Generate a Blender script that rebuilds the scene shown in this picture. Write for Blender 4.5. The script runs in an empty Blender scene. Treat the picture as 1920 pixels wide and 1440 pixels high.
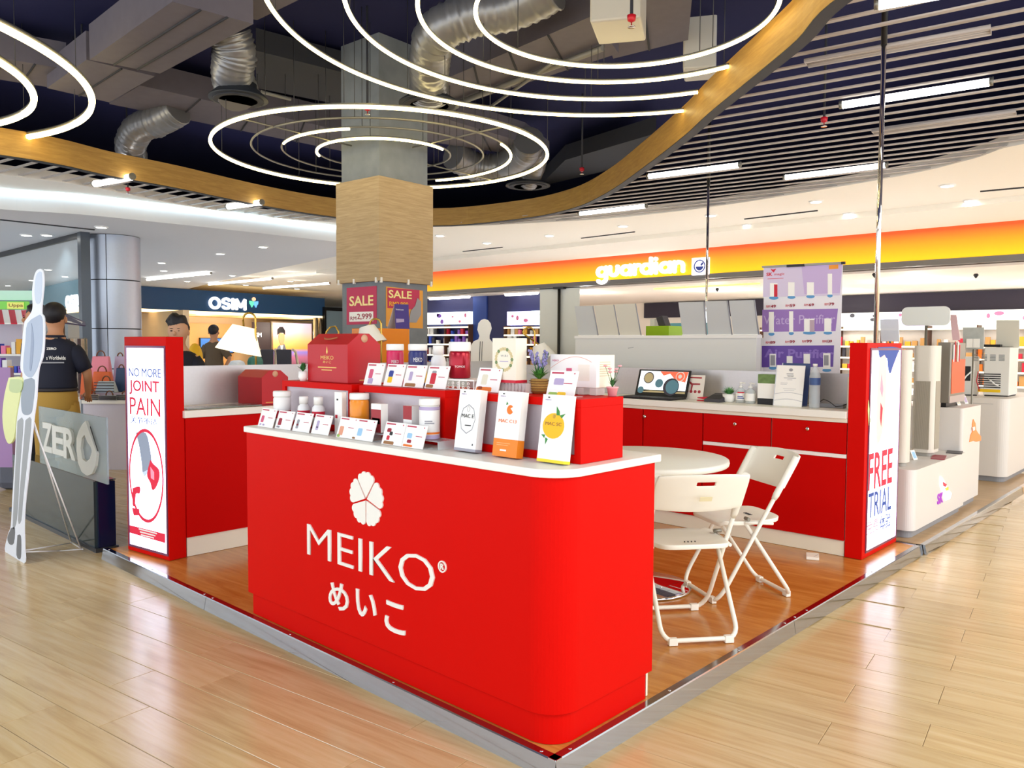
import bpy, math, random
from mathutils import Vector as V, Matrix
random.seed(7)
PI = math.pi
C = bpy.context.scene.collection
sc = bpy.context.scene

# ---------------------------------------------------------------- camera
FPX = 1489.77
YAW, PITCH, ROLL = math.radians(43.0), math.radians(2.8337), math.radians(0.2973)
CAM = V((-2.040, -1.689, 1.490))
_f = V((math.cos(YAW)*math.cos(PITCH), math.sin(YAW)*math.cos(PITCH), -math.sin(PITCH)))
_r0 = V((math.sin(YAW), -math.cos(YAW), 0)); _u0 = _r0.cross(_f)
_r = _r0*math.cos(ROLL) + _u0*math.sin(ROLL)
_u = -_r0*math.sin(ROLL) + _u0*math.cos(ROLL)
cd = bpy.data.cameras.new('camera'); cam = bpy.data.objects.new('camera', cd); C.objects.link(cam)
cam.matrix_world = Matrix(((_r.x, _u.x, -_f.x, CAM.x), (_r.y, _u.y, -_f.y, CAM.y), (_r.z, _u.z, -_f.z, CAM.z), (0, 0, 0, 1)))
cd.sensor_width = 36; cd.lens = 36*FPX/1920; cd.clip_end = 200; cd.clip_start = .05
sc.camera = cam

def ray(px, py): return _f + _r*((px-960)/FPX) - _u*((py-720)/FPX)
def oz(px, py, z):
    d = ray(px, py); return CAM + d*((z-CAM.z)/d.z)
def oy(px, py, y):
    d = ray(px, py); return CAM + d*((y-CAM.y)/d.y)
def ox(px, py, x):
    d = ray(px, py); return CAM + d*((x-CAM.x)/d.x)
def od(px, py, D): return CAM + ray(px, py)*D
def opl(px, py, P0, n):
    d = ray(px, py); return CAM + d*((P0-CAM).dot(n)/d.dot(n))

# ---------------------------------------------------------------- world, lights, exposure
w = bpy.data.worlds.new('world'); sc.world = w; w.use_nodes = True
bg = w.node_tree.nodes['Background']; bg.inputs[0].default_value = (.86, .93, 1, 1); bg.inputs[1].default_value = 2.7
sc.view_settings.view_transform = 'Standard'; sc.view_settings.look = 'None'
sc.view_settings.exposure = 0.0; sc.view_settings.gamma = 1; sc.view_settings.use_curve_mapping = False

def area(name, loc, size, power, col, rot=(0, 0, 0), sy=None):
    l = bpy.data.lights.new(name, 'AREA'); l.energy = power; l.size = size; l.color = col
    if sy: l.shape = 'RECTANGLE'; l.size_y = sy
    o = bpy.data.objects.new(name, l); o.location = loc; o.rotation_euler = rot; C.objects.link(o); return o
# added fill lights, unseen, above and behind the camera and over the right aisle
area('fill_area_light', (-4.2, -1.5, 3.7), 3.0, 170, (.86, .92, 1.0))
area('fill_area_light', (0.4, -4.4, 3.7), 3.0, 240, (1, .93, .82))
area('fill_area_light', (5.5, -4.6, 3.7), 3.0, 200, (1, .90, .76))
area('fill_area_light', (-4.5, 4.5, 3.7), 2.5, 150, (.86, .92, 1.0))

# ---------------------------------------------------------------- materials
def lin(c):
    return c/12.92 if c <= .04045 else ((c+.055)/1.055)**2.4
def H(s):
    return tuple(lin(int(s[i:i+2], 16)/255) for i in (0, 2, 4)) + (1,)
MATS = {}
def M(name, col='808080', rough=.5, metal=0, emit=0, spec=.5, alpha=1, trans=0, ior=1.45, ecol=None, coat=0, noise=0, nscale=20):
    if name in MATS: return MATS[name]
    m = bpy.data.materials.new(name); m.use_nodes = True; b = m.node_tree.nodes['Principled BSDF']
    c = H(col) if isinstance(col, str) else col
    b.inputs['Base Color'].default_value = c; b.inputs['Roughness'].default_value = rough
    b.inputs['Metallic'].default_value = metal; b.inputs['IOR'].default_value = ior
    b.inputs['Alpha'].default_value = alpha; b.inputs['Transmission Weight'].default_value = trans
    b.inputs['Coat Weight'].default_value = coat; b.inputs['Specular IOR Level'].default_value = spec
    if emit:
        b.inputs['Emission Color'].default_value = H(ecol) if ecol else c; b.inputs['Emission Strength'].default_value = emit
    if noise:
        nt = m.node_tree; n = nt.nodes.new('ShaderNodeTexNoise'); n.inputs['Scale'].default_value = nscale; n.inputs['Detail'].default_value = 6
        tc = nt.nodes.new('ShaderNodeTexCoord'); nt.links.new(tc.outputs['Object'], n.inputs['Vector'])
        mx = nt.nodes.new('ShaderNodeMixRGB'); mx.inputs[1].default_value = tuple(x*(1-noise) for x in c[:3])+(1,); mx.inputs[2].default_value = tuple(min(1, x*(1+noise)) for x in c[:3])+(1,)
        nt.links.new(n.outputs['Fac'], mx.inputs[0]); nt.links.new(mx.outputs[0], b.inputs['Base Color'])
        bp = nt.nodes.new('ShaderNodeBump'); bp.inputs['Strength'].default_value = .05; nt.links.new(n.outputs['Fac'], bp.inputs['Height']); nt.links.new(bp.outputs[0], b.inputs['Normal'])
    MATS[name] = m; return m

def wood(name, c1, c2, rough, scale=(1, 1, 1), rot=0, strength=1, rand=.10, bump=.02, c3=None):
    m = bpy.data.materials.new(name); m.use_nodes = True; nt = m.node_tree; b = nt.nodes['Principled BSDF']; N = nt.nodes.new; L = nt.links.new
    geo = N('ShaderNodeNewGeometry'); mp = N('ShaderNodeMapping'); mp.inputs['Rotation'].default_value = (0, 0, rot); mp.vector_type = 'TEXTURE'
    L(geo.outputs['Position'], mp.inputs['Vector'])
    oi = N('ShaderNodeObjectInfo'); cmb = N('ShaderNodeVectorMath'); cmb.operation = 'ADD'
    mul = N('ShaderNodeMath'); mul.operation = 'MULTIPLY'; mul.inputs[1].default_value = 40; L(oi.outputs['Random'], mul.inputs[0])
    cx = N('ShaderNodeCombineXYZ'); L(mul.outputs[0], cx.inputs[0]); L(mul.outputs[0], cx.inputs[1])
    L(mp.outputs[0], cmb.inputs[0]); L(cx.outputs[0], cmb.inputs[1])
    mp2 = N('ShaderNodeMapping'); mp2.inputs['Scale'].default_value = scale; L(cmb.outputs[0], mp2.inputs['Vector'])
    n1 = N('ShaderNodeTexNoise'); n1.inputs['Scale'].default_value = 1; n1.inputs['Detail'].default_value = 8; n1.inputs['Roughness'].default_value = .65; n1.inputs['Distortion'].default_value = .6
    L(mp2.outputs[0], n1.inputs['Vector'])
    cr = N('ShaderNodeValToRGB'); cr.color_ramp.elements[0].position = .32; cr.color_ramp.elements[1].position = .68
    cr.color_ramp.elements[0].color = H(c2); cr.color_ramp.elements[1].color = H(c1)
    if c3: e = cr.color_ramp.elements.new(.5); e.color = H(c3)
    L(n1.outputs['Fac'], cr.inputs[0])
    hs = N('ShaderNodeHueSaturation'); mr = N('ShaderNodeMapRange'); mr.inputs['To Min'].default_value = 1-rand; mr.inputs['To Max'].default_value = 1+rand
    L(oi.outputs['Random'], mr.inputs['Value']); L(mr.outputs[0], hs.inputs['Value']); L(cr.outputs[0], hs.inputs['Color']); L(hs.outputs[0], b.inputs['Base Color'])
    bp = N('ShaderNodeBump'); bp.inputs['Strength'].default_value = bump; bp.inputs['Distance'].default_value = .01; L(n1.outputs['Fac'], bp.inputs['Height']); L(bp.outputs[0], b.inputs['Normal'])
    b.inputs['Roughness'].default_value = rough; b.inputs['Specular IOR Level'].default_value = 1.0 if 'tile' in name or 'deck' in name else .4
    MATS[name] = m; return m

A8 = math.radians(8.0)
red = M('red_laminate', 'D20A04', .45, spec=.08, noise=.03, nscale=3)
redd = M('red_cabinet', 'C80402', .5, spec=.08)
white = M('white_laminate', 'F4F3EA', .35)
whitep = M('white_paint', 'F2F0EC', .6)
creamp = M('cream_ceiling_paint', 'F8F1E4', .7)
greyceil = M('grey_white_ceiling_paint', 'D8D6D6', .7)
offw = M('off_white_plinth', 'EFEBD8', .5)
steel = M('polished_steel', 'A4A9B0', .12, 1, noise=.04, nscale=9)
chrome = M('chrome', 'E8E8EA', .05, 1)
brushed = M('brushed_silver_panel', 'C9C6C6', .33, .55, noise=.05, nscale=60)
plast = M('white_plastic', 'F6F4EA', .4)
tubew = M('white_enamelled_tube', 'F3F0E4', .3)
black = M('black_plastic', '0E0E12', .4)
dark = M('dark_grey', '2C2C30', .6)
navy = M('navy_plenum', '0E1248', .9)
gold = wood('gold_wood_band', 'C79C50', 'AC8240', .5, (3, 3, 30), 0, bump=.0, rand=.02)
wood_col = wood('column_cladding_wood', 'C2A983', 'A58C66', .6, (3, 3, 60), 0, rand=.02, bump=.01)
concrete = M('concrete', '7F858C', .85, noise=.25, nscale=6)
led = M('warm_led', 'FFF1C0', .5, emit=9, ecol='FFE8A0')
ledc = M('cool_led_tube', 'FFFFFF', .5, emit=9, ecol='FFFDF6')
rail = M('grey_rail', '8E8B80', .4, .6)
glass = M('clear_glass', 'FFFFFF', .02, trans=1, ior=1.25, alpha=1)
acryl = M('clear_acrylic', 'FFFFFF', .03, trans=1, ior=1.15)
paper = M('white_paper', 'FBF9F4', .5)
redp = M('red_print', 'D01A34', .5)
dkred = M('dark_red_print', '9C1830', .5)
bluep = M('blue_print', '2B3F96', .5)
blackp = M('black_print', '1A1A1E', .5)
greyp = M('grey_print', '9A9AA0', .5)
goldp = M('gold_foil_print', 'D9B25A', .3, .3)
orangep = M('orange_print', 'F07A1C', .5)
yellowp = M('yellow_print', 'F5C81C', .5)
greenp = M('green_print', '3C8A3C', .5)
pinkp = M('pink_print', 'D8577A', .5)
lidw = M('white_lid_plastic', 'F3F2EE', .35)
leaf = M('green_leaf', '4C8A3A', .5, noise=.3, nscale=40)
leafd = M('dark_green_leaf', '2F6B34', .5)
skin = M('skin', 'C08A66', .55)
hair = M('black_hair', '15121A', .6)

# ---------------------------------------------------------------- mesh helpers
def chain_matrix(o):
    m = Matrix.Identity(4)
    while o is not None:
        m = o.matrix_basis @ m; o = o.parent
    return m
class MB:
    def __init__(s): s.v = []; s.f = []; s.sm = []
    def add(s, vs, fs, smooth=False):
        n = len(s.v); s.v += [V(p) for p in vs]; s.f += [tuple(i+n for i in f) for f in fs]; s.sm += [smooth]*len(fs); return s
    def box(s, a, b, rz=0, c=None):
        x0, y0, z0 = a; x1, y1, z1 = b
        vs = [V((x, y, z)) for z in (z0, z1) for x, y in ((x0, y0), (x1, y0), (x1, y1), (x0, y1))]
        if rz:
            c = V(c or ((x0+x1)/2, (y0+y1)/2, 0)); R = Matrix.Rotation(rz, 3, 'Z'); vs = [R @ (p-c) + c for p in vs]
        return s.add(vs, [(3, 2, 1, 0), (4, 5, 6, 7), (0, 1, 5, 4), (1, 2, 6, 5), (2, 3, 7, 6), (3, 0, 4, 7)])
    def hexa(s, lo, hi):
        return s.add(list(lo)+list(hi), [(3, 2, 1, 0), (4, 5, 6, 7), (0, 1, 5, 4), (1, 2, 6, 5), (2, 3, 7, 6), (3, 0, 4, 7)])
    def slab(s, q, t):
        """quad q (4 points, seen from outside anticlockwise) thickened backwards by t"""
        q = [V(p) for p in q]; n = (q[1]-q[0]).cross(q[3]-q[0]).normalized()
        return s.hexa([p-n*t for p in q], q)
    def prism(s, poly, z0, z1):
        n = len(poly); vs = [(p[0], p[1], z0) for p in poly]+[(p[0], p[1], z1) for p in poly]
        return s.add(vs, [tuple(range(n-1, -1, -1)), tuple(range(n, 2*n))]+[(i, (i+1) % n, n+(i+1) % n, n+i) for i in range(n)])
    def flat(s, poly, O, R, U, d=.001, d0=0.0):
        """2D polygon in the plane O,R,U, raised by d along R x U"""
        O, R, U = V(O), V(R).normalized(), V(U).normalized(); Nn = R.cross(U).normalized(); n = len(poly)
        a = sum(poly[i][0]*poly[(i+1) % n][1]-poly[(i+1) % n][0]*poly[i][1] for i in range(n))
        if a < 0: poly = poly[::-1]
        vs = [O+R*p[0]+U*p[1]+Nn*d0 for p in poly]+[O+R*p[0]+U*p[1]+Nn*(d0+d) for p in poly]
        return s.add(vs, [tuple(range(n-1, -1, -1)), tuple(range(n, 2*n))]+[(i, (i+1) % n, n+(i+1) % n, n+i) for i in range(n)])
    def lathe(s, prof, c, seg=24, axis=None, cap=True):
        c = V(c); vs = []; k = len(prof)
        Z = V(axis).normalized() if axis else V((0, 0, 1)); X = Z.orthogonal().normalized() if axis else V((1, 0, 0)); Y = Z.cross(X)
        for j in range(seg):
            a = 2*PI*j/seg
            for r, z in prof: vs.append(c+(X*math.cos(a)+Y*math.sin(a))*r+Z*z)
        fs = [(j*k+i, ((j+1) % seg)*k+i, ((j+1) % seg)*k+i+1, j*k+i+1) for j in range(seg) for i in range(k-1)]
        s.add(vs, fs, True)
        for i in (0, k-1):
            if cap and prof[i][0] > 1e-5:
                ring = [j*k+i for j in range(seg)]; n0 = len(s.v)-len(vs)
                s.f.append(tuple(n0+q for q in (ring[::-1] if i == 0 else ring))); s.sm.append(False)
        return s
    def tube(s, pts, r, seg=8, closed=False, cap=True):
        pts = [V(p) for p in pts]; n = len(pts); rr = r if isinstance(r, (list, tuple)) else [r]*n; vs = []; up = None
        for i, p in enumerate(pts):
            a = pts[(i-1) % n] if (i or closed) else p; b = pts[(i+1) % n] if (i < n-1 or closed) else p
            t = (b-a).normalized()
            if up is None: up = t.orthogonal().normalized()
            up = (up-t*up.dot(t)).normalized(); sd = t.cross(up)
            vs += [p+(up*math.cos(2*PI*k/seg)+sd*math.sin(2*PI*k/seg))*rr[i] for k in range(seg)]
        m = n if closed else n-1
        fs = [(i*seg+k, i*seg+(k+1) % seg, ((i+1) % n)*seg+(k+1) % seg, ((i+1) % n)*seg+k) for i in range(m) for k in range(seg)]
        s.add(vs, fs, True)
        if not closed and cap:
            n0 = len(s.v)-len(vs); s.f.append(tuple(n0+k for k in range(seg-1, -1, -1))); s.f.append(tuple(n0+(n-1)*seg+k for k in range(seg))); s.sm += [False, False]
        return s
    def ell(s, c, r, seg=14, rings=8, R=None):
        c = V(c); vs = [];
        for i in range(rings+1):
            t = PI*i/rings
            for j in range(seg):
                a = 2*PI*j/seg; p = V((r[0]*math.sin(t)*math.cos(a), r[1]*math.sin(t)*math.sin(a), r[2]*math.cos(t)))
                vs.append(c+(R @ p if R else p))
        return s.add(vs, [(i*seg+j, (i+1)*seg+j, (i+1)*seg+(j+1) % seg, i*seg+(j+1) % seg) for i in range(rings) for j in range(seg)], True)
    def build(s, name, mat, parent=None, bevel=0, loc=None, bseg=2):
        me = bpy.data.meshes.new(name)
        if parent is None and loc is None:
            xs = [p.x for p in s.v]; ys = [p.y for p in s.v]; loc = V(((min(xs)+max(xs))/2, (min(ys)+max(ys))/2, min(p.z for p in s.v)))
        inv = Matrix.Translation(-V(loc)) if parent is None else chain_matrix(parent).inverted()
        me.from_pydata([inv @ p for p in s.v], [], s.f); me.polygons.foreach_set('use_smooth', s.sm)
        me.materials.append(mat); me.update()
        o = bpy.data.objects.new(name, me); C.objects.link(o)
        if parent is None: o.location = loc
        else: o.parent = parent
        if bevel:
            md = o.modifiers.new('bevel', 'BEVEL'); md.width = bevel; md.segments = bseg; md.limit_method = 'ANGLE'; md.angle_limit = .6
        return o
def tag(o, label=None, cat=None, group=None, kind=None):
    if label: o['label'] = label
    if cat: o['category'] = cat
    if group: o['group'] = group
    if kind: o['kind'] = kind
    return o
def thing(name, label, cat, loc, group=None, rz=0, kind=None):
    o = bpy.data.objects.new(name, None); C.objects.link(o); o.location = V(loc); o.rotation_euler = (0, 0, rz); o.empty_display_size = .1
    return tag(o, label, cat, group, kind)
def B(name, a, b, mat, parent=None, bevel=0, rz=0, c=None): return MB().box(a, b, rz, c).build(name, mat, parent, bevel)
TEXTS = []
def text(parent, s, O, R, U, mat, w=None, h=None, d=.0012, bold=0.0, name='lettering', d0=0.0, label=None):
    """lettering whose lower left corner lies at O, along R and U, fitted to w x h"""
    if 'M' in s or 'W' in s: bold = min(bold, 0)
    cu = bpy.data.curves.new(name, 'FONT'); cu.body = s; cu.extrude = .5; cu.offset = bold; cu.resolution_u = 3
    o = bpy.data.objects.new(name+'_outline', cu); C.objects.link(o)
    TEXTS.append((o, parent, V(O), V(R).normalized(), V(U).normalized(), mat, w, h, d, name, d0, label))
def finish_texts():
    bpy.context.view_layer.update(); dg = bpy.context.evaluated_depsgraph_get()
    for o, parent, O, R, U, mat, w_, h_, d, name, d0, label in TEXTS:
        me = bpy.data.meshes.new_from_object(o.evaluated_get(dg)); me.name = name
        vs = [v.co.copy() for v in me.vertices]
        if not vs: bpy.data.objects.remove(o); continue
        x0 = min(p.x for p in vs); x1 = max(p.x for p in vs); y0 = min(p.y for p in vs); y1 = max(p.y for p in vs)
        sx = w_/(x1-x0) if w_ else None; sy = h_/(y1-y0) if h_ else None
        sx = sx or sy; sy = sy or sx; Nn = R.cross(U).normalized(); inv = chain_matrix(parent).inverted() if parent else Matrix.Identity(4)
        for v, p in zip(me.vertices, vs):
            v.co = inv @ (O+R*((p.x-x0)*sx)+U*((p.y-y0)*sy)+Nn*(d0+(d if p.z > 0 else 0)))
        me.materials.clear(); me.materials.append(mat)
        q = bpy.data.objects.new(name, me); C.objects.link(q); q.parent = parent
        if label: q['label'] = label
        cu = o.data; bpy.data.objects.remove(o); bpy.data.curves.remove(cu)
XN, YN, ZU = V((0, -1, 0)), V((1, 0, 0)), V((0, 0, 1))   # R for faces looking to -X ; R for faces looking to -Y ; up
def circle(cx, cy, r, n=24, ry=None, a0=0, a1=2*PI): return [(cx+r*math.cos(a0+(a1-a0)*i/(n if a1-a0 >= 2*PI-.01 else n-1)), cy+(ry or r)*math.sin(a0+(a1-a0)*i/(n if a1-a0 >= 2*PI-.01 else n-1))) for i in range(n)]
def ringpoly(mb, cx, cy, r0, r1, O, R, U, d=.001, n=40, ky=1, d0=0):
    for i in range(n):
        a, b = 2*PI*i/n, 2*PI*(i+1)/n
        mb.flat([(cx+r0*math.cos(a), cy+r0*ky*math.sin(a)), (cx+r1*math.cos(a), cy+r1*ky*math.sin(a)), (cx+r1*math.cos(b), cy+r1*ky*math.sin(b)), (cx+r0*math.cos(b), cy+r0*ky*math.sin(b))], O, R, U, d, d0)
def rrect(x0, y0, x1, y1, rr, n=6):
    """rr: radii at (x0,y0),(x1,y0),(x1,y1),(x0,y1)"""
    P = []
    for (cx, cy, a), r in zip(((x0, y0, PI), (x1, y0, 1.5*PI), (x1, y1, 0), (x0, y1, PI/2)), rr):
        if r <= 0: P.append((cx, cy)); continue
        ox_, oy_ = cx+(r if cx == x0 else -r), cy+(r if cy == y0 else -r)
        P += [(ox_+r*math.cos(a+PI/2*i/n), oy_+r*math.sin(a+PI/2*i/n)) for i in range(n+1)]
    return P
def inpoly(x, y, P):
    c = False; j = len(P)-1
    for i in range(len(P)):
        if (P[i][1] > y) != (P[j][1] > y) and x < (P[j][0]-P[i][0])*(y-P[i][1])/(P[j][1]-P[i][1])+P[i][0]: c = not c
        j = i
    return c
def smooth_line(P, k=6):
    out = []
    for i in range(len(P)-1):
        p0, p1, p2, p3 = P[max(i-1, 0)], P[i], P[i+1], P[min(i+2, len(P)-1)]
        for j in range(k):
            t = j/k
            out.append(tuple(.5*((2*p1[a])+(-p0[a]+p2[a])*t+(2*p0[a]-5*p1[a]+4*p2[a]-p3[a])*t*t+(-p0[a]+3*p1[a]-3*p2[a]+p3[a])*t**3) for a in (0, 1)))
    return out+[tuple(P[-1][:2])]
def arc(cx, cy, r, a0, a1, n=16, ry=None): return [(cx+r*math.cos(math.radians(a0+(a1-a0)*i/n)), cy+(ry or r)*math.sin(math.radians(a0+(a1-a0)*i/n))) for i in range(n+1)]
GLY = {'g': (1.12, [arc(.5, .5, .38, 0, 360, 24), [(.88, .92), (.88, -.12)]+arc(.5, -.12, .38, 0, -150, 12)]), 'u': (1.02, [[(.12, .92), (.12, .45)]+arc(.45, .45, .33, 180, 360, 12)+[(.78, .92)]]),
       'a': (1.12, [arc(.5, .5, .38, 0, 360, 24), [(.88, .92), (.88, .08)]]), 'r': (.62, [[(.12, .08), (.12, .92)], [(.12, .5)]+arc(.45, .55, .33, 180, 90, 8)+[(.52, .88)]]),
       'd': (1.12, [arc(.5, .5, .38, 0, 360, 24), [(.88, 1.4), (.88, .08)]]), 'i': (.42, [[(.16, .92), (.16, .08)], [(.16, 1.30), (.16, 1.34)]]), 'n': (1.02, [[(.12, .08), (.12, .92)], [(.12, .5)]+arc(.45, .55, .33, 180, 0, 12)+[(.78, .08)]]),
       'O': (1.25, [arc(.55, .5, .45, 0, 360, 28, .42)]), 'S': (.92, [arc(.42, .71, .32, 20, 230, 12, .21)+arc(.42, .29, .32, 50, -160, 12, .21)]), 'I': (.42, [[(.16, .08), (.16, .92)]]), 'M': (1.25, [[(.12, .08), (.12, .92), (.55, .25), (.98, .92), (.98, .08)]])}
def strokes(par, word, O, R, U, mat, w, h, sw, d, name='sign_letter', y0=0.0, y1=1.0):
    O, R, U = V(O), V(R).normalized(), V(U).normalized(); tot = sum(GLY[c][0] for c in word); x = 0; ky = h/(y1-y0); kx = w/tot
    for c in word:
        m_ = MB()
        for pl in GLY[c][1]:
            P = [((x+p[0])*kx, (p[1]-y0)*ky) for p in pl]; hw = sw/2
            for i in range(len(P)-1):
                dx, dy = P[i+1][0]-P[i][0], P[i+1][1]-P[i][1]; l = math.hypot(dx, dy) or 1; nx_, ny_ = -dy/l*hw, dx/l*hw; ex, ey = dx/l*hw*.35, dy/l*hw*.35
                m_.flat([(P[i][0]+nx_-ex, P[i][1]+ny_-ey), (P[i][0]-nx_-ex, P[i][1]-ny_-ey), (P[i+1][0]-nx_+ex, P[i+1][1]-ny_+ey), (P[i+1][0]+nx_+ex, P[i+1][1]+ny_+ey)], O, R, U, d)
            for q in (P[0], P[-1]): m_.flat(circle(q[0], q[1], hw, 10), O, R, U, d)
        m_.build(name, mat, par); x += GLY[c][0]
# ================================================================ THE SETTING
E1 = V((math.cos(A8), math.sin(A8), 0)); E2 = V((-math.sin(A8), math.cos(A8), 0))
def to_px(p):
    d = V(p)-CAM; z = d.dot(_f); return (960+FPX*d.dot(_r)/z, 720-FPX*d.dot(_u)/z, z)
tile_m = wood('wood_look_floor_tile', 'D6C094', 'BC9F6C', .21, (22, 1.4, 1), A8, rand=.05, bump=.006, c3='CDB381')
floor = MB().box((-6.5, -6, -.2), (45, 50, -.004)).build('floor', tile_m, loc=(0, 0, -.2)); tag(floor, kind='structure')
def tile_mesh():
    b = MB(); c = .0012
    b.add([(-.1054, -.659, -.004), (.1054, -.659, -.004), (.1054, .659, -.004), (-.1054, .659, -.004), (-.1054, -.659, -c), (.1054, -.659, -c), (.1054, .659, -c), (-.1054, .659, -c),
           (-.1054+c, -.659+c, 0), (.1054-c, -.659+c, 0), (.1054-c, .659-c, 0), (-.1054+c, .659-c, 0)],
          [(8, 9, 10, 11), (4, 5, 9, 8), (5, 6, 10, 9), (6, 7, 11, 10), (7, 4, 8, 11), (0, 1, 5, 4), (1, 2, 6, 5), (2, 3, 7, 6), (3, 0, 4, 7)])
    me = bpy.data.meshes.new('tile'); me.from_pydata([tuple(v) for v in b.v], [], b.f); me.materials.append(tile_m); return me
tm = tile_mesh(); cands = []
for k in range(-45, 60):
    a = .79+.21333*k+.1067
    for j in range(-12, 18):
        l = (-.665 if k % 2 == 0 else -.988)+1.32*j+.66
        p = E1*a+E2*l
        best = 0
        if p.x > .25 and p.x < 8 and p.y > .25 and p.y < 3.7: continue
        for s in (-.6, -.3, 0, .3, .6):
            x, y, z = to_px(p+E2*s)
            if z > .5 and -60 < x < 1980 and 500 < y < 1500: best = max(best, 1/z**3)
        if best: cands.append((best, p))
cands.sort(key=lambda q: -q[0])
bounce_floor = M('pale_bounce_floor', 'E2E6EC', .3, noise=.03, nscale=2)  # unseen pale floor zones, added to bounce neutral light onto the ceilings
for nm, a, b_ in (('floor', (9.9, .3, -.003), (24, 26, .002)), ('floor', (-6, 9.6, -.003), (9.85, 26, .002)), ('floor', (-6, 26, -.003), (40, 44, .002))):
    tag(B(nm, a, b_, bounce_floor), kind='structure')
gap_m = M('tile_joint_grout', '6B5844', .9)
joint_bed = MB()
for _, p in cands[:298]:
    o = bpy.data.objects.new('tile', tm); C.objects.link(o); o.parent = floor; o.location = (p.x, p.y, .2); o.rotation_euler = (0, 0, A8)
    q = [p+E1*sx*.10667+E2*sy*.66 for sx, sy in ((-1, -1), (1, -1), (1, 1), (-1, 1))]
    joint_bed.add([V((v.x, v.y, -.003)) for v in q], [(0, 1, 2, 3)])
joint_bed.build('joint_bed', gap_m, floor)

CZ = 3.8
def pxy(p, z): v = oz(p[0], p[1], z); return (v.x, v.y)
band_in = [pxy(p, CZ) for p in [(0, 287), (110, 305), (213, 328), (333, 350), (493, 383), (633, 405), (811, 421), (973, 408), (1073, 388), (1140, 357), (1207, 310), (1280, 253), (1330, 207), (1423, 130), (1493, 70), (1557, 0)]]
K0 = smooth_line([(-9, 6), (-6.5, 9), (-3, 10.0), (-.8, 9.8)]+band_in+[(2.85, -.35), (1.8, -1.9), (-1, -3.6), (-5, -4.2), (-8.5, -2), (-9.8, 2), (-9, 6)], 5)[:-1]
lv = [pxy(p, CZ) for p in [(0, 327), (167, 350), (333, 383), (500, 407), (633, 417), (811, 423.5), (900, 423), (1000, 418), (1140, 410), (1280, 395), (1403, 378), (1563, 352), (1713, 325), (1827, 297), (1920, 270)]]
K1 = smooth_line([(-12, 7), (-8, 10.6), (-3, 11.3)]+lv+[(8.9, -1), (7.6, -5), (3, -8), (-5, -9), (-11, -5), (-13, 2), (-12, 7)], 5)[:-1]
# slab and louvre ceiling
K1x = [(2+(x-2)*1.03, 3+(y-3)*1.03) for x, y in K1]
slab = MB().box((-14, -10, 5.05), (45, 50, 5.3)).build('ceiling', navy); tag(slab, kind='structure')
slat_m = M('tan_aluminium_slat', 'B9AFA8', .5)
louvre = thing('louvre_ceiling', None, None, (3, 3, CZ)); tag(louvre, kind='structure')
beamb = MB()
s = -14.0; ns = 0
while s < 16:
    run = None; pieces = []
    t = -16.0
    while t < 18:
        p = E1*s+E2*t; ins = inpoly(p.x, p.y, K1x) and not inpoly(p.x, p.y, K0)
        if ins and run is None: run = t+(.08 if inpoly(p.x-E2.x*.06, p.y-E2.y*.06, K0) else 0)
        if (not ins) and run is not None: pieces.append((run, t-(.12 if inpoly(p.x, p.y, K0) else 0))); run = None
        t += .04
    for a, b_ in pieces:
        if b_-a < .1: continue
        vis = any(-150 < to_px(E1*s+E2*(a+(b_-a)*i/12)+V((0, 0, CZ)))[0] < 2070 and to_px(E1*s+E2*(a+(b_-a)*i/12)+V((0, 0, CZ)))[2] > 1 for i in range(13))
        m_ = MB(); q = [E1*(s+dx)+E2*y for dx, y in ((-.026, a), (.026, a), (.026, b_), (-.026, b_))]
        m_.hexa([V((v.x, v.y, CZ+.015)) for v in q], [V((v.x, v.y, CZ+.027)) for v in q])
        m_.build('slat', slat_m, louvre); ns += 1
    s += .27
# white ceiling around the louvres
cx0, cy0 = 2.0, 3.0
outer = []
for x, y in K1:
    a = math.atan2(y-cy0, x-cx0); outer.append((max(-14, cx0+45*math.cos(a)), max(-10, cy0+45*math.sin(a))))
n = len(K1); mb = MB()
mb.add([(x, y, CZ) for x, y in K1]+[(x, y, CZ) for x, y in outer]+[(x, y, CZ+.14) for x, y in K1]+[(x, y, CZ+.14) for x, y in outer],
       [(i, (i+1) % n, n+(i+1) % n, n+i) for i in range(n)]+[(i, 2*n+i, 2*n+(i+1) % n, (i+1) % n) for i in range(n)]+[(2*n+i, 3*n+i, 3*n+(i+1) % n, 2*n+(i+1) % n) for i in range(n)])
ceilA = mb.build('ceiling', creamp, loc=(0, 0, CZ)); tag(ceilA, kind='structure')
# gold band around the open ceiling
def wall_strip(P, z0, z1, t, closed=True):
    m_ = MB(); n = len(P); ctr = V((sum(p[0] for p in P)/n, sum(p[1] for p in P)/n)); nor = []
    for i in range(n):
        a, b_ = V(P[(i-1) % n]), V(P[(i+1) % n]); d = (b_-a).normalized(); nn = V((d.y, -d.x)); nor.append(nn)
    area_ = sum(P[i][0]*P[(i+1) % n][1]-P[(i+1) % n][0]*P[i][1] for i in range(n))
    sg = 1 if area_ > 0 else -1
    vs = []
    for p, nn in zip(P, nor):
        q = V(p)+nn*t*sg
        vs += [(p[0], p[1], z0), (p[0], p[1], z1), (q.x, q.y, z1), (q.x, q.y, z0)]
    m_.add(vs, [(4*i+a, 4*((i+1) % n)+a, 4*((i+1) % n)+(a+1) % 4, 4*i+(a+1) % 4) for i in range(n) for a in range(4)], False)
    return m_
band = wall_strip(K0, CZ-.02, CZ+.31, .05).build('trim_1', gold, loc=(0, 0, CZ)); tag(band, kind='structure')
K0b = [(cx0+(x-cx0)*1.012, cy0+(y-cy0)*1.012) for x, y in K0]
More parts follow.
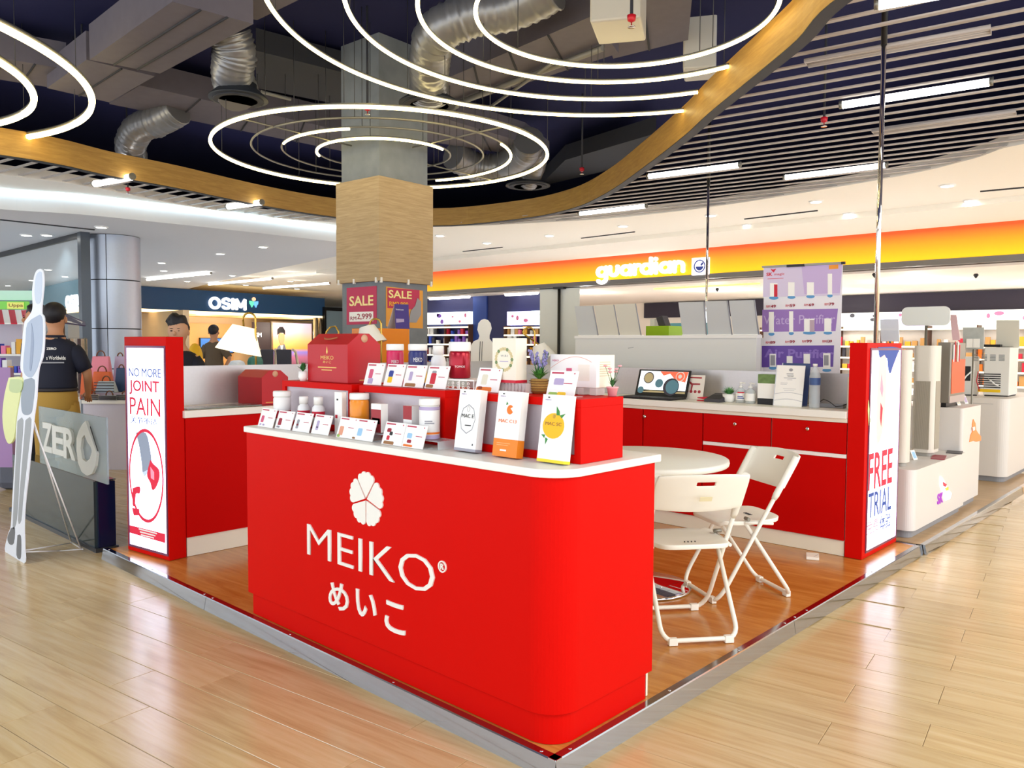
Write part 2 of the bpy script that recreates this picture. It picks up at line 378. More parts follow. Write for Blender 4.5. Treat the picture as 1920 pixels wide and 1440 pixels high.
wall_strip(K0, CZ-.028, CZ-.018, .11).build('edge_strip', dark, band)
# lower ceiling with cove on the left
led_px = [(-160, 372), (0, 392), (150, 402), (300, 417), (450, 433), (600, 450), (720, 462)]
ledge = smooth_line([pxy(p, 3.5) for p in led_px], 5)
poly = ledge+[(ledge[-1][0]+1.5, ledge[-1][1]+8), (ledge[-1][0]+7, 45), (-25, 45), (-25, ledge[0][1])]
ceilB = MB().prism(poly, 3.5, 3.79).build('ceiling', greyceil, loc=(0, 20, 3.5)); tag(ceilB, kind='structure')
m_ = MB(); cove = [(x, y-.10) for x, y in ledge]
m_.tube([(x, y-.05, 3.775) for x, y in ledge[3:]], .022, 6)
t_ = m_.build('cove_light_strip', M('cove_led', 'D6F2FF', .5, emit=7, ecol='CFEFFF')); tag(t_, 'long cool blue-white cove light curving along the ceiling step on the left', 'cove light')

# perimeter walls that close the hall out of sight
for nm, a, b_ in (('wall_north', (-25, 44, 0), (45, 44.3, 5)), ('wall_east', (36, -22, 0), (36.3, 44, 5))):
    tag(B(nm, a, b_, whitep), kind='structure')

# ---------------------------------------------------------------- open ceiling services
duct_m = M('grey_duct_paint', '625D68', .7, noise=.12, nscale=8)
ductd = M('dark_duct_paint', '33343B', .8)
flex = M('crinkled_foil_flex_duct', '86868A', .34, .55)
def duct(label, q, z, h, mat=duct_m, seams=0):
    P = [oz(x, y, z) for x, y in q]; a = sum(P[i].x*P[(i+1) % 4].y-P[(i+1) % 4].x*P[i].y for i in range(4))
    if a < 0: P = P[::-1]
    c = sum(P, V((0, 0, 0)))/4
    t = thing('air_duct', label, 'duct', c, 'dark air ducts in the open ceiling')
    MB().hexa([V((p.x, p.y, z)) for p in P], [V((p.x, p.y, z+h)) for p in P]).build('duct_body', mat, t)
    f_ = MB()
    for i in range(1, seams+1):
        k = i/(seams+1); a_, b_ = P[0].lerp(P[1], k), P[3].lerp(P[2], k); f_.tube([(a_.x, a_.y, z-.004), (b_.x, b_.y, z-.004)], .012, 5)
    if seams: f_.build('flange', ductd, t)
    for k in (.25, .75): a_ = P[0].lerp(P[1], k).lerp(P[3].lerp(P[2], k), .5); MB().tube([(a_.x, a_.y, z+h), (a_.x, a_.y, 5.05)], .01, 5).build('hanger_rod', ductd, t)
    return t
duct('wide grey rectangular duct left of the crinkled duct, its broad underside showing', [(323, 3), (475, 45), (300, 138), (168, 112)], 4.35, .35, seams=2)
duct('short grey duct piece stepping down beside the widest duct', [(162, 112), (290, 143), (205, 192), (88, 165)], 4.45, .3, seams=1)
duct('grey duct stub at the top edge beside the large ring lights', [(330, -60), (580, -10), (482, 38), (330, 0)], 4.6, .3)
duct('grey duct running to the left picture edge behind the ring lights', [(-60, 98), (125, 130), (88, 163), (-60, 140)], 4.6, .3, seams=2)
duct('long narrow grey duct passing behind the column cladding', [(262, 160), (655, 248), (650, 285), (205, 195)], 4.6, .3, seams=3)
duct('long dark duct running under the large rings towards the column', [(480, 95), (660, 140), (655, 200), (480, 165)], 4.75, .25, ductd)
duct('broad grey duct crossing behind the middle of the large ring lights', [(830, 150), (1110, 30), (1160, 100), (835, 205)], 4.6, .35, seams=3)
duct('grey duct above the white loudspeaker beside the gold band', [(1120, 30), (1300, -30), (1290, 75), (1150, 110)], 4.7, .3, seams=1)
duct('low grey duct to the right of the column top behind the small rings', [(800, 212), (985, 268), (1030, 300), (800, 265)], 4.5, .3, seams=1)
duct('dark duct far back to the right of the small rings', [(1060, 300), (1230, 250), (1180, 310), (1010, 350)], 4.6, .25, ductd)
def flexduct(label, pts, r, zs, diff=None):
    W = [oz(x, y, z) for (x, y), z in zip(pts, zs)]
    P = []
    for i in range(len(W)-1):
        p0, p1, p2, p3 = W[max(i-1, 0)], W[i], W[i+1], W[min(i+2, len(W)-1)]
        for j in range(14):
            t = j/14; P.append(.5*((2*p1)+(-p0+p2)*t+(2*p0-5*p1+4*p2-p3)*t*t+(-p0+3*p1-3*p2+p3)*t**3))
    t_ = thing('flexible_duct', label, 'duct', W[-1], 'foil flexible ducts in the open ceiling')
    R = [r*(1+.05*math.sin(i*2.3)+random.uniform(-.035, .035)) for i in range(len(P))]
    MB().tube(P, R, 16).build('duct_sleeve', flex, t_)
    if diff:
        c = W[-1]-V((0, 0, .06)); dm = M('black_diffuser', '23262C', .5)
        MB().lathe([(.02, .0), (diff, 0), (diff, .02), (r*.9, .12), (r*.9, .16)], c, 28).build('diffuser', dm, t_)
        rr = MB()
        for q in (.35, .6, .82): rr.lathe([(diff*q-.012, -.012), (diff*q+.012, -.012), (diff*q+.012, 0)], c, 28)
        rr.build('diffuser_ring', ductd, t_)
flexduct('crinkled foil duct hanging straight down to a round diffuser left of the small rings', [(430, 60), (440, 95), (436, 130), (440, 160), (447, 176)], .21, (4.6, 4.45, 4.3, 4.2, 4.1), .30)
flexduct('curled foil duct below the widest grey duct at far left', [(335, 205), (300, 225), (262, 240), (245, 270), (248, 292)], .2, (4.6, 4.5, 4.45, 4.3, 4.2))
flexduct('large bent foil duct behind the innermost large ring light', [(1040, -25), (960, 15), (880, 30), (822, 60), (806, 110), (805, 160), (805, 186)], .2, (4.7, 4.6, 4.55, 4.45, 4.35, 4.25, 4.15), .33)
flexduct('foil duct lying in a sagging curve behind the small ring lights', [(850, 290), (890, 312), (940, 312), (985, 285), (992, 262)], .22, (4.4, 4.3, 4.3, 4.4, 4.5))
flexduct('short foil duct end at the far right of the small ring lights', [(1000, 275), (1006, 300), (998, 325), (990, 342)], .16, (4.5, 4.35, 4.2, 4.1), .36)
def strut(label, a, b_, z, r=.03):
    t_ = MB().tube([oz(*a, z), oz(*b_, z)], r, 6).build('ceiling_strut', M('galvanised_strut', '8C8A86', .5, .4)); tag(t_, label, 'strut', 'metal struts in the open ceiling')
strut('galvanised strut crossing diagonally behind the large rings from the column top', (800, 216), (1130, 90), 4.55, .035)
strut('thinner galvanised strut crossing the longer diagonal one', (920, 200), (1045, 112), 4.5, .02)
strut('galvanised strut left of the small rings ending near the diffuser', (490, 172), (545, 186), 4.3, .02)
for lb, x, y, z, s_ in (('white hanging loudspeaker box beside a red sprinkler at the top', 1160, 60, 4.25, .27), ('white loudspeaker box hanging behind the ends of the large rings', 1312, 140, 4.5, .22)):
    c = oz(x, y, z); t_ = thing('ceiling_speaker', lb, 'speaker', c)
    MB().box((c.x-s_, c.y-s_*.8, c.z), (c.x+s_, c.y+s_*.8, c.z+.62), .5).build('cabinet', M('speaker_shell', 'C8C4BC', .5), t_, .02)
    MB().box((c.x-.03, c.y-.03, c.z+.62), (c.x+.03, c.y+.03, 5.05)).build('hanger', black, t_)
def sprinkler(label, x, y, z, top=5.05):
    c = oz(x, y, z); t_ = thing('fire_sprinkler', label, 'sprinkler', c, 'fire sprinklers')
    MB().tube([(c.x, c.y, c.z+.06), (c.x, c.y, top)], .013, 8).build('drop_pipe', ductd, t_)
    MB().lathe([(.012, .07), (.035, .06), (.03, .02), (.012, .01)], c, 12).build('red_body', M('sprinkler_red', 'C4182A', .4), t_)
    MB().lathe([(.004, .02), (.006, -.02), (.03, -.025), (.03, -.03), (.0, -.03)], c, 12).build('deflector', chrome, t_)
sprinkler('red fire sprinkler beside the larger white loudspeaker', 1184, 44, 3.95)
sprinkler('red fire sprinkler in front of the bare column top', 689, 210, 3.95)
sprinkler('red fire sprinkler right of the small rings on a long pipe', 1091, 323, 3.95)
sprinkler('red fire sprinkler among the louvres left of the tall steel pole', 1545, 232, 3.72)
sprinkler('red fire sprinkler among the narrow louvres at left', 240, 360, 3.72)

# ---------------------------------------------------------------- ring lights
RZ = 4.05
wirem = M('dark_wire', '4A4A4C', .5, .5)
def ring_light(label, cx, cy, r, z, rad, lit, clip=None, rods=10, group='concentric ring lights'):
    t_ = thing('ring_light', label, 'light', (cx, cy, z), group)
    N_ = 220; ang = [2*PI*i/N_ for i in range(N_+1)]; pt = lambda a, dz=0, dr=0: V((cx+(r+dr)*math.cos(a), cy+(r+dr)*math.sin(a), z+dz))
    ok = [True if clip is None else inpoly(pt(a).x, pt(a).y, clip) for a in ang]
    def runs(flag):
        out = []; cur = []
        for i, a in enumerate(ang):
            if flag(i): cur.append(a)
            else:
                if len(cur) > 1: out.append(cur)
                cur = []
        if len(cur) > 1: out.append(cur)
        return out
    rm = MB(); lm = MB()
    for R_ in runs(lambda i: ok[i]): rm.tube([pt(a, rad*1.2) for a in R_], rad*.75, 6)
    for R_ in runs(lambda i: ok[i] and lit(math.degrees(ang[i]) % 360)): lm.tube([pt(a, 0) for a in R_], rad, 6)
    rm.build('rail', rail, t_)
    if lm.v: lm.build('light_strip', led, t_)
    for i in range(0, N_, N_//rods):
        if ok[i]: p = pt(ang[i], rad); MB().tube([p, V((p.x, p.y, 5.05))], .004, 4).build('suspension_wire', wirem, t_)
cxb, cyb = 3.146, 1.98
allon = lambda a: True
for r_, lb in ((2.71, 'outermost of the large warm ring lights above the kiosk'), (2.13, 'second large warm ring light inside the outermost one'), (1.59, 'third large ring light, just outside the innermost'), (1.15, 'innermost and smallest of the large ring lights overhead')):
    ring_light(lb, cxb, cyb, r_, RZ, .017, allon, K0, 8, 'large ring lights')
ring_light('larger warm ring light at the left picture edge ending on the gold band', -1.83, 8.52, 3.2, RZ, .034, allon, K0, 10, 'left ring lights')
ring_light('smaller warm ring light nested inside the one at the left edge', -1.68, 8.52, 2.52, RZ, .034, allon, K0, 10, 'left ring lights')
# column geometry first, the small rings are centred on it
fh = V((math.cos(YAW), math.sin(YAW), 0)); rh = V((math.sin(YAW), -math.cos(YAW), 0))
CC = CAM+fh*9.2-rh*1.537; CC.z = 0
ca = math.radians(3); cX = V((math.cos(ca), math.sin(ca), 0)); cY = V((-math.sin(ca), math.cos(ca), 0))
cen = CC+cX*.43+cY*.40
sr = (('outermost fully lit ring of the small set around the column', 1.98, .020, allon), ('second ring of the small set, mostly dark grey', 1.54, .016, lambda a: a < 25 or a > 290),
      ('third ring of the small set, lit only at its left front', 1.20, .015, lambda a: 160 < a < 215), ('innermost ring of the small set, half lit, close to the column', .80, .016, lambda a: 130 < a < 290))
for lb, r_, rad, lit in sr: ring_light(lb, cen.x, cen.y, r_, 3.78, rad, lit, None, 8, 'small ring lights')
# thin cross rods of the small set
t_ = MB().tube([cen+cX*-1.98+V((0, 0, 3.80)), cen+cX*-.5+V((0, 0, 3.80))], .01, 5).tube([cen+cX*.6+V((0, 0, 3.80)), cen+cX*1.98+V((0, 0, 3.80))], .01, 5).tube([cen+cY*-1.98+V((0, 0, 3.80)), cen+cY*-.5+V((0, 0, 3.80))], .01, 5).build('ring_support_frame', rail); tag(t_, 'thin grey cross rods joining the small rings to the column', 'frame')

# ---------------------------------------------------------------- linear lights, downlights, slots
def linlight(label, a, b_, z=CZ, r=.035, grp='linear tube lights in the louvre ceiling'):
    A, B_ = oz(*a, z), oz(*b_, z); t_ = thing('tube_light', label, 'light', (A+B_)/2, grp)
    d = (B_-A).normalized()
    MB().tube([A+V((0, 0, -.005)), B_+V((0, 0, -.005))], r, 10).build('diffuser', ledc, t_)
    for q0, q1 in ((A-d*.03, A), (B_, B_+d*.03)): MB().tube([q0, q1], r*1.1, 10).build('end_cap', rail, t_)
linlight('bright tube light crossed by the tall steel pole', (1580, 196), (1855, 153))
linlight('tube light at the top right picture edge', (1648, 7), (1850, -28))
linlight('tube light in the louvres just left of the pole, above the white ceiling', (1473, 332), (1660, 309))
linlight('tube light above the shop name, beside the gold band', (1217, 330), (1385, 309))
linlight('short far tube light close above the white ceiling edge', (1088, 400), (1210, 386))
linlight('leftmost short tube light in the narrow louvres', (178, 344), (247, 331), r=.045)
linlight('tube light in the narrow louvres nearer the column', (428, 387), (490, 379), r=.045)
for lb, a, b_ in (('linear light behind the steel-clad column', (276, 524), (395, 512)), ('linear light above the navy fascia lettering', (392, 533), (510, 522)), ('linear light nearest the concrete column', (494, 540), (618, 531))):
    linlight(lb, a, b_, 3.45, .035, 'thin linear lights in the left ceiling')
DLP = 230
dl_glow = M('downlight_glow', 'FFFFFF', .5, emit=14, ecol='FFFAF0')
def downlight(x, y, z, grp, lb):
    c = oz(x, y, z); t_ = thing('downlight', lb, 'light', c, grp)
    MB().lathe([(.0, -.02), (.085, -.02), (.085, -.01)], c, 18).build('lens', dl_glow, t_)
    MB().lathe([(.085, -.022), (.11, -.016), (.115, 0)], c, 18, cap=False).build('bezel', whitep, t_)
    l = bpy.data.lights.new('downlight_beam', 'SPOT'); l.energy = DLP if z > 3.6 else 70; l.spot_size = 2.3; l.spot_blend = .7; l.shadow_soft_size = .08; l.color = (1, .97, .93) if z > 3.6 else (.80, .90, 1)
    o = bpy.data.objects.new('downlight_beam', l); C.objects.link(o); o.parent = t_; o.location = (0, 0, -.03)
for x, y in ((825, 441), (913, 455), (993, 467), (1030, 441), (1108, 455), (1168, 423), (890, 478), (1333, 403), (1402, 421), (1530, 377), (1592, 400), (1776, 347), (1820, 375)):
    downlight(x, y, CZ, 'downlights in the cream ceiling', 'round downlight in the cream ceiling above the orange fascia')
for x, y in ((50, 440), (88, 440), (190, 425), (413, 475), (493, 462)):
    downlight(x, y, 3.5, 'downlights near the cove', 'round downlight in the grey ceiling below the cove')
for x, y in ((303, 492), (307, 507), (351, 527), (436, 516), (461, 534), (545, 527), (557, 541), (90, 505), (122, 518), (60, 525), (15, 535)):
    downlight(x, y, 3.5, 'downlights before the navy fascia', 'small bright downlight in the far left ceiling')
for lb, a, b_, z in (('dark air slot in the cream ceiling nearest the column', (868, 471), (942, 463), CZ), ('dark air slot above the start of the shop name', (1090, 446), (1190, 434), CZ), ('dark air slot above the end of the shop name', (1396, 410), (1533, 394), CZ), ('dark air slot at the right edge of the cream ceiling', (1838, 358), (1925, 350), CZ), ('long dark air slot in the left ceiling by the cove', (0, 411), (177, 430), 3.5)):
    A, B_ = oz(*a, z), oz(*b_, z); t_ = MB().tube([A, B_], .02, 6).build('air_slot', dark); tag(t_, lb, 'vent')
for lb, a, b_, wd in (('long slotted air grille between louvres above the pole light', (1512, 119), (1858, 56), .13), ('long slotted air grille low in the louvres right of the pole', (1637, 248), (1905, 211), .13)):
    A, B_ = oz(*a, CZ-.02), oz(*b_, CZ-.02); t_ = thing('air_grille', lb, 'vent', (A+B_)/2); d = (B_-A).normalized(); sd = V((d.y, -d.x, 0))
    fr = MB(); fr.tube([A-sd*wd/2, B_-sd*wd/2, B_+sd*wd/2, A+sd*wd/2], .02, 4, True); fr.build('frame', slat_m, t_)
    for k in (-.17, .17): MB().tube([A+sd*wd*k, B_+sd*wd*k], .011, 5).build('vane', slat_m, t_)

# ---------------------------------------------------------------- square column
def crect(d, z0, z1, mat, name, par, bevel=0):
    P = [CC+cX*d+cY*d, CC+cX*(.865-d)+cY*d, CC+cX*(.865-d)+cY*(.79-d), CC+cX*d+cY*(.79-d)]
    return MB().prism([(p.x, p.y) for p in P], z0, z1).build(name, mat, par, bevel)
col = thing('column', 'square concrete column with pale wood cladding and sale posters', 'column', CC+cX*.43+cY*.4)
crect(.05, 0, 5.05, concrete, 'shaft', col)
crect(0, 2.22, 3.42, wood_col, 'cladding', col, .004)
for k, (fx, fy) in enumerate(((.0, .05), (.0, .45), (.0, .74), (.03, 0), (.45, 0), (.83, 0))):
    p = CC+cX*fx+cY*fy; MB().box((p.x-.012, p.y-.012, 2.20), (p.x+.012, p.y+.012, 2.26)).build('bracket', whitep, col)
FL, FR_ = -cY, cX     # R of the left face (seen from -X), R of the right face
def onL(px, py, d=.045): return opl(px, py, CC+cX*d, cX)
def onR(px, py, d=.045): return opl(px, py, CC+cY*d, cY)
def poster(parent, q, mat, name='sheet', t=.004):
    return MB().slab(q, t).build(name, mat, parent)
# left poster
a, b_, c_, d_ = onL(650, 609), onL(706, 607), onL(706, 536), onL(650, 540)
pst = thing('sale_poster', 'crimson sale poster on the left face of the concrete column', 'poster', a)
poster(pst, [a, b_, c_, d_], M('crimson_poster', 'C22A55', .5)); W_, H_ = (b_-a).length, (d_-a).length
lemon = M('pale_yellow_print', 'FBEBA0', .5)
text(pst, 'SALE', a+ZU*H_*.50+FL*W_*.10, FL, ZU, lemon, W_*.80, H_*.27, bold=.02)
MB().slab([a+FL*W_*.1+ZU*H_*.08, a+FL*W_*.9+ZU*H_*.08, a+FL*W_*.9+ZU*H_*.34, a+FL*W_*.1+ZU*H_*.34], .001).build('price_panel', paper, pst).location += -cX*.003
text(pst, 'RM', a+ZU*H_*.12+FL*W_*.14-cX*.004, FL, ZU, dkred, W_*.2, H_*.10)
text(pst, '2,999', a+ZU*H_*.12+FL*W_*.37-cX*.004, FL, ZU, dkred, W_*.48, H_*.17, bold=.01)
a, b_, c_, d_ = onR(724, 612), onR(793, 616), onR(793, 545), onR(724, 537)
pst = thing('sale_poster', 'sale poster with a massage chair on the right face of the column', 'poster', a)
poster(pst, [a, b_, c_, d_], M('amber_poster', 'E8A23C', .5)); W_, H_ = (b_-a).length, (d_-a).length
MB().slab([a+FR_*.02+ZU*H_*.46, a+FR_*W_*.9+ZU*H_*.46, a+FR_*W_*.9+ZU*H_*.97, a+FR_*.02+ZU*H_*.97], .001).build('red_panel', M('crimson_poster'), pst).location += -cY*.002
text(pst, 'SALE', a+ZU*H_*.72+FR_*W_*.06, FR_, ZU, lemon, W_*.62, H_*.2, bold=.02, d0=.004)
text(pst, 'RM2,999', a+ZU*H_*.5+FR_*W_*.08, FR_, ZU, yellowp, W_*.5, H_*.13, d0=.004)
MB().flat([(0, 0), (.12, .0), (.2, .1), (.2, .26), (.14, .3), (.1, .2), (.03, .14)], a+FR_*W_*.6+ZU*H_*.12, FR_, ZU, .003, .004).build('massage_chair_print', greyp, pst)
# ================================================================ PHARMACY SHOPFRONT (right, far)
GX = 14.75
def grad(name, c0, c1, z0, z1, emit, axis=2):
    m = bpy.data.materials.new(name); m.use_nodes = True; nt = m.node_tree; b = nt.nodes['Principled BSDF']
    g = nt.nodes.new('ShaderNodeNewGeometry'); sp = nt.nodes.new('ShaderNodeSeparateXYZ'); mr = nt.nodes.new('ShaderNodeMapRange'); cr = nt.nodes.new('ShaderNodeValToRGB')
    nt.links.new(g.outputs['Position'], sp.inputs[0]); nt.links.new(sp.outputs[axis], mr.inputs['Value']); mr.inputs['From Min'].default_value = z0; mr.inputs['From Max'].default_value = z1
    nt.links.new(mr.outputs[0], cr.inputs[0]); cs = [c0, c1] if isinstance(c0, str) else c0
    if not isinstance(c0, str):
        for i, (p, c) in enumerate(cs):
            e = cr.color_ramp.elements[i] if i < 2 else cr.color_ramp.elements.new(p)
            e.position = p; e.color = H(c)
    else:
        cr.color_ramp.elements[0].color = H(c0); cr.color_ramp.elements[1].color = H(c1)
    nt.links.new(cr.outputs[0], b.inputs['Base Color']); b.inputs['Roughness'].default_value = .5
    if emit: nt.links.new(cr.outputs[0], b.inputs['Emission Color']); b.inputs['Emission Strength'].default_value = emit
    return m
fz0, fz1 = 3.17, 3.78
shop = thing('shop_fascia', 'long backlit orange and yellow shop fascia carrying white lettering', 'sign', (GX, 5, fz0))
B('backlit_panel', (GX, -12, fz0), (GX+.25, 20, fz1), grad('orange_backlit', 'FFC400', 'F04A08', fz0+.02, fz1-.05, .42), shop)
B('lower_frame', (GX-.02, -12, fz0-.11), (GX+.3, 20, fz0), M('fascia_frame_grey', '6E6A66', .35, .6), shop)
glow_w = M('white_sign_glow', 'FFFFFF', .5, emit=1.0)
ya, yb_ = ox(1120, 510, GX-.02).y, ox(1288, 490, GX-.02).y
strokes(shop, 'guardian', V((GX-.02, ya, fz0-.06)), XN, ZU, glow_w, ya-yb_, .52, .088, .07, y0=-.5, y1=1.4)
a = ox(1300, 510, GX-.02); b_ = ox(1330, 508, GX-.02)
B('logo_tile', (GX-.1, b_.y, fz0-.02), (GX, a.y, fz0+.38), glow_w, shop)
lg = MB(); wl = a.y-b_.y
ringpoly(lg, wl/2, .20, .125, .15, V((GX-.1, a.y, fz0-.02)), XN, ZU, .01)
lg.flat(circle(wl/2, .2, .1, 14, None, PI*1.02, PI*1.98), V((GX-.1, a.y, fz0-.02)), XN, ZU, .01)
lg.flat([(wl/2+.02, .24), (wl/2+.08, .29), (wl/2+.1, .25), (wl/2+.04, .2)], V((GX-.1, a.y, fz0-.02)), XN, ZU, .01)
lg.build('logo_mark', bluep, shop)
# cove light ledge over the fascia
t_ = B('ceiling_soffit', (GX-2.6, -12, 3.71), (GX-.5, 20, 3.80), creamp); tag(t_, kind='structure'); t_.name = 'trim_6'
cv = MB().tube([(GX-.38, -12, 3.775), (GX-.38, 20, 3.775)], .015, 6).build('cove_light_strip', M('warm_cove_led', 'FFF2DC', .5, emit=7, ecol='FFF0D8')); tag(cv, 'long warm cove light tucked behind the soffit over the orange fascia', 'cove light')
# interior
tag(B('ceiling', (GX+.25, -14, 3.0), (24, 20, 3.05), M('shop_ceiling', 'F6E6D6', .7)), kind='structure')
tag(B('wall_shop_back', (22, -14, 0), (22.2, 22, 3.0), M('shop_wall', 'EFE3D2', .7)), kind='structure')
frz = M('dark_frieze', '2A2230', .6)
t_ = B('wall_frieze', (21.85, -14, 2.46), (22, 14.2, 2.98), frz); tag(t_, kind='structure')
for k, (y0, y1) in enumerate(((-6, 14),)):
    t_ = MB().tube([(15.9, ox(1425, 520, 15.9).y, 2.975), (15.9, ox(1226, 540, 15.9).y, 2.975)], .018, 6).build('linear_light', M('amber_cove', 'FFC860', .5, emit=3, ecol='FFC050')); tag(t_, 'amber light line just inside the orange shopfront ceiling', 'light')
lbm = [M('lightbox_white', 'F4FFFC', .5, emit=1.5), M('lightbox_mint', 'DFF7F0', .5, emit=1.4), M('lightbox_pink', 'FFDCE8', .5, emit=1.3), M('lightbox_lilac', 'DCD6FF', .5, emit=1.3)]
shelfm = M('shelf_white', 'F4EEE4', .5); shelfglow = M('shelf_edge_glow', 'FFF0D0', .5, emit=1.6)
prodm = [M('prod_%s' % n_, c_, .5) for n_, c_ in (('orange', 'F07818'), ('amber', 'F0B030'), ('white', 'F2F2F2'), ('red', 'C8203A'), ('blue', '2B50C8'), ('pink', 'EE7FA8'), ('dark', '30303A'), ('green', '5FB070'), ('violet', '8B5CC8'), ('tan', 'C89858'))]
def shelf_unit(x, y0, y1, label, grp, ztop, zlb, cells, rows, pal, plabel, seed):
    """wall shelving facing -X, from y0 down to y1 (y0>y1), light boxes from zlb to ztop"""
    rnd = random.Random(seed); t_ = thing('shelf_unit', label, 'shelving', (x, (y0+y1)/2, 0), grp)
    B('back_panel', (x+.38, y1, 0), (x+.42, y0, ztop), shelfm, t_)
    wd = (y0-y1)/cells
    for i in range(cells):
        ya_ = y0-i*wd; p = B('header_lightbox', (x+.1, ya_-wd+.03, zlb+.02), (x+.38, ya_-.03, ztop-.02), lbm[rnd.randrange(4) if rnd.random() < .5 else 0], t_)
        g = MB(); O = V((x+.1, ya_-.03, zlb+.02))
        for q in range(3): g.flat(circle(rnd.uniform(.15, wd-.2), rnd.uniform(.08, ztop-zlb-.1), rnd.uniform(.04, .12), 10, rnd.uniform(.03, .08)), O, XN, ZU, .004)
        g.build('face_print', rnd.choice([prodm[5], prodm[8], prodm[6], prodm[2]]), p)
    for i in range(cells+1): B('upright', (x, y0-i*wd-.015, 0), (x+.38, y0-i*wd+.015, zlb), M('shelf_upright', '5A3A28', .6), t_)
    n_ = len(rows)
    for j, z in enumerate(rows):
        s_ = B('shelf', (x, y1, z-.03), (x+.38, y0, z), shelfm, t_); B('light_edge', (x-.01, y1, z-.035), (x, y0, z+.01), shelfglow, s_)
        if j == n_-1: continue
        y = y0-.06
        while y > y1+.15:
            w_ = rnd.uniform(.07, .16); h_ = rnd.uniform(.12, .27); 
            v = to_px((x, y, z)); 
            if -20 < v[0] < 1940 and rnd.random() < .85:
                src = PROD[rnd.choice(pal)]; o = src.copy(); C.objects.link(o); o.location = (x+.12, y-w_/2, z); o.scale = (1, w_/.1, h_/.2); cn = PROD_NAMES[PROD.index(src)]; tag(o, plabel.replace('small', 'small '+cn, 1), 'product', cn+' packs on the '+grp)
            y -= w_+rnd.uniform(.01, .12)
    return t_
PROD = []; PROD_NAMES = ['orange', 'amber', 'white', 'red', 'blue', 'pink', 'dark', 'green', 'violet', 'tan']
for m_ in prodm:
    me = bpy.data.meshes.new('product_box'); q = MB().box((-.04, -.05, 0), (.04, .05, .2)); me.from_pydata([tuple(v) for v in q.v], [], q.f); me.materials.append(m_)
    PROD.append(bpy.data.objects.new('product_box', me))
shelf_unit(21.2, 9.5, -1.2, 'long warm lit wall shelving beneath the dark frieze on the right', 'right shop shelving', 2.46, 2.06, 9, [.5, .85, 1.18, 1.5, 1.98][::1], [0, 1, 2, 0, 6, 9, 3, 1], 'small product box on the warm lit shelves at the back of the shop', 3)
yL0, yL1 = ox(806, 600, 15.3).y, ox(878, 600, 15.3).y
shelf_unit(15.3, yL0+.4, yL1, 'bluish lit shelving just right of the concrete column', 'blue shelving by the column', 2.55, 2.12, 2, [.4, .8, 1.15, 1.5, 1.8, 2.05], [4, 2, 8, 4, 3, 2, 6], 'small product on the bluish lit shelves beside the column', 5)
yM0, yM1 = ox(945, 600, 15.3).y, ox(1012, 600, 15.3).y
shelf_unit(15.3, yM0, yM1-.5, 'lit cosmetics shelving between the navy wall panel and the hanging banner', 'cosmetics shelving', 2.5, 2.05, 2, [.4, .8, 1.15, 1.5, 1.78, 2.0], [2, 9, 6, 5, 1, 2], 'small cosmetics pack on the shelves left of the hanging banner', 8)
t_ = B('wall_panel_blue', (15.55, yM1-.6, 0), (15.7, yL0+.6, 3.1), M('navy_wall', '2C2F5C', .6)); tag(t_, kind='structure')
t_ = B('wall_panel_bright', (15.5, ox(912, 600, 15.5).y, 0), (15.56, yL1, 3.1), M('blue_wall', '2B4690', .6)); tag(t_, kind='structure')
for lb, x0, x1 in (('cool strip light over the bluish shelving', 806, 880), ('cool strip light over the cosmetics shelving', 948, 1008)):
    A_, B_ = ox(x0, 552, 15.2), ox(x1, 550, 15.2); t_ = MB().tube([(15.2, A_.y, 2.98), (15.2, B_.y, 2.98)], .05, 6).build('strip_light', ledc); tag(t_, lb, 'light')
for x, y in ((17.5, 9), (17.5, 4), (17.5, -1), (19.8, 7), (19.8, 1.5), (19.8, -4), (16.2, 12.5), (16.8, 16.5)):
    l = bpy.data.lights.new('shop_fill_light', 'POINT'); l.energy = 75; l.shadow_soft_size = .15; l.color = (1, .95, .9); o = bpy.data.objects.new('shop_fill_light', l); o.location = (x, y, 2.35); C.objects.link(o)  # point lights without fixtures, added to brighten the pharmacy interior
# ceiling signs and sprinklers inside the shop
for x, y in ((1640, 512), (1345, 540), (1830, 513)):
    p = oz(x, y, 2.98); t_ = MB().lathe([(.03, 0), (.05, -.03), (.02, -.08), (0, -.1)], p, 10).build('ceiling_sensor', dark); tag(t_, 'small dark sensor on the pharmacy ceiling', 'sensor', 'sensors on the shop ceiling')

# ================================================================ MASSAGE CHAIR SHOP (left, far)
O0 = V((9.61, 27.2, 0)); OD = E1.copy(); ON = E2.copy()   # runs along E1, depth along E2
def os_(px, py, t=0): return opl(px, py, O0+ON*t, ON)
def osx(px, t=0): v = os_(px, 600, t); return V((v.x, v.y, 0))
def oslab(px0, px1, z0, z1, t, th, mat, name, par=None, lab=None, cat=None, bevel=0, kind=None):
    A, B_ = osx(px0, t), osx(px1, t); P = [A, B_, B_+ON*th, A+ON*th]
    o = MB().prism([(p.x, p.y) for p in P], z0, z1).build(name, mat, par, bevel)
    if lab: tag(o, lab, cat)
    if kind: tag(o, kind=kind)
    return o
teal = M('navy_fascia', '28507C', .35)
osf = thing('shop_fascia', 'dark navy shop fascia with large white lettering and a small figure logo', 'sign', osx(430))
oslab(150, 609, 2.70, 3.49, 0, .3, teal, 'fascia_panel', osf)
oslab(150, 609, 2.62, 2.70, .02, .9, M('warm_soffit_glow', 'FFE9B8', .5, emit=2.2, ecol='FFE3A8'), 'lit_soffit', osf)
a = os_(391, 581, -.02); b_ = os_(463, 581, -.02)
zt, zb = os_(430, 559, -.02).z, os_(430, 580.5, -.02).z
strokes(osf, 'OSIM', V((a.x, a.y, zb)), OD, ZU, glow_w, (b_-a).length, zt-zb, .10, .08)
lp = lambda x, y: os_(x, y, -.02)
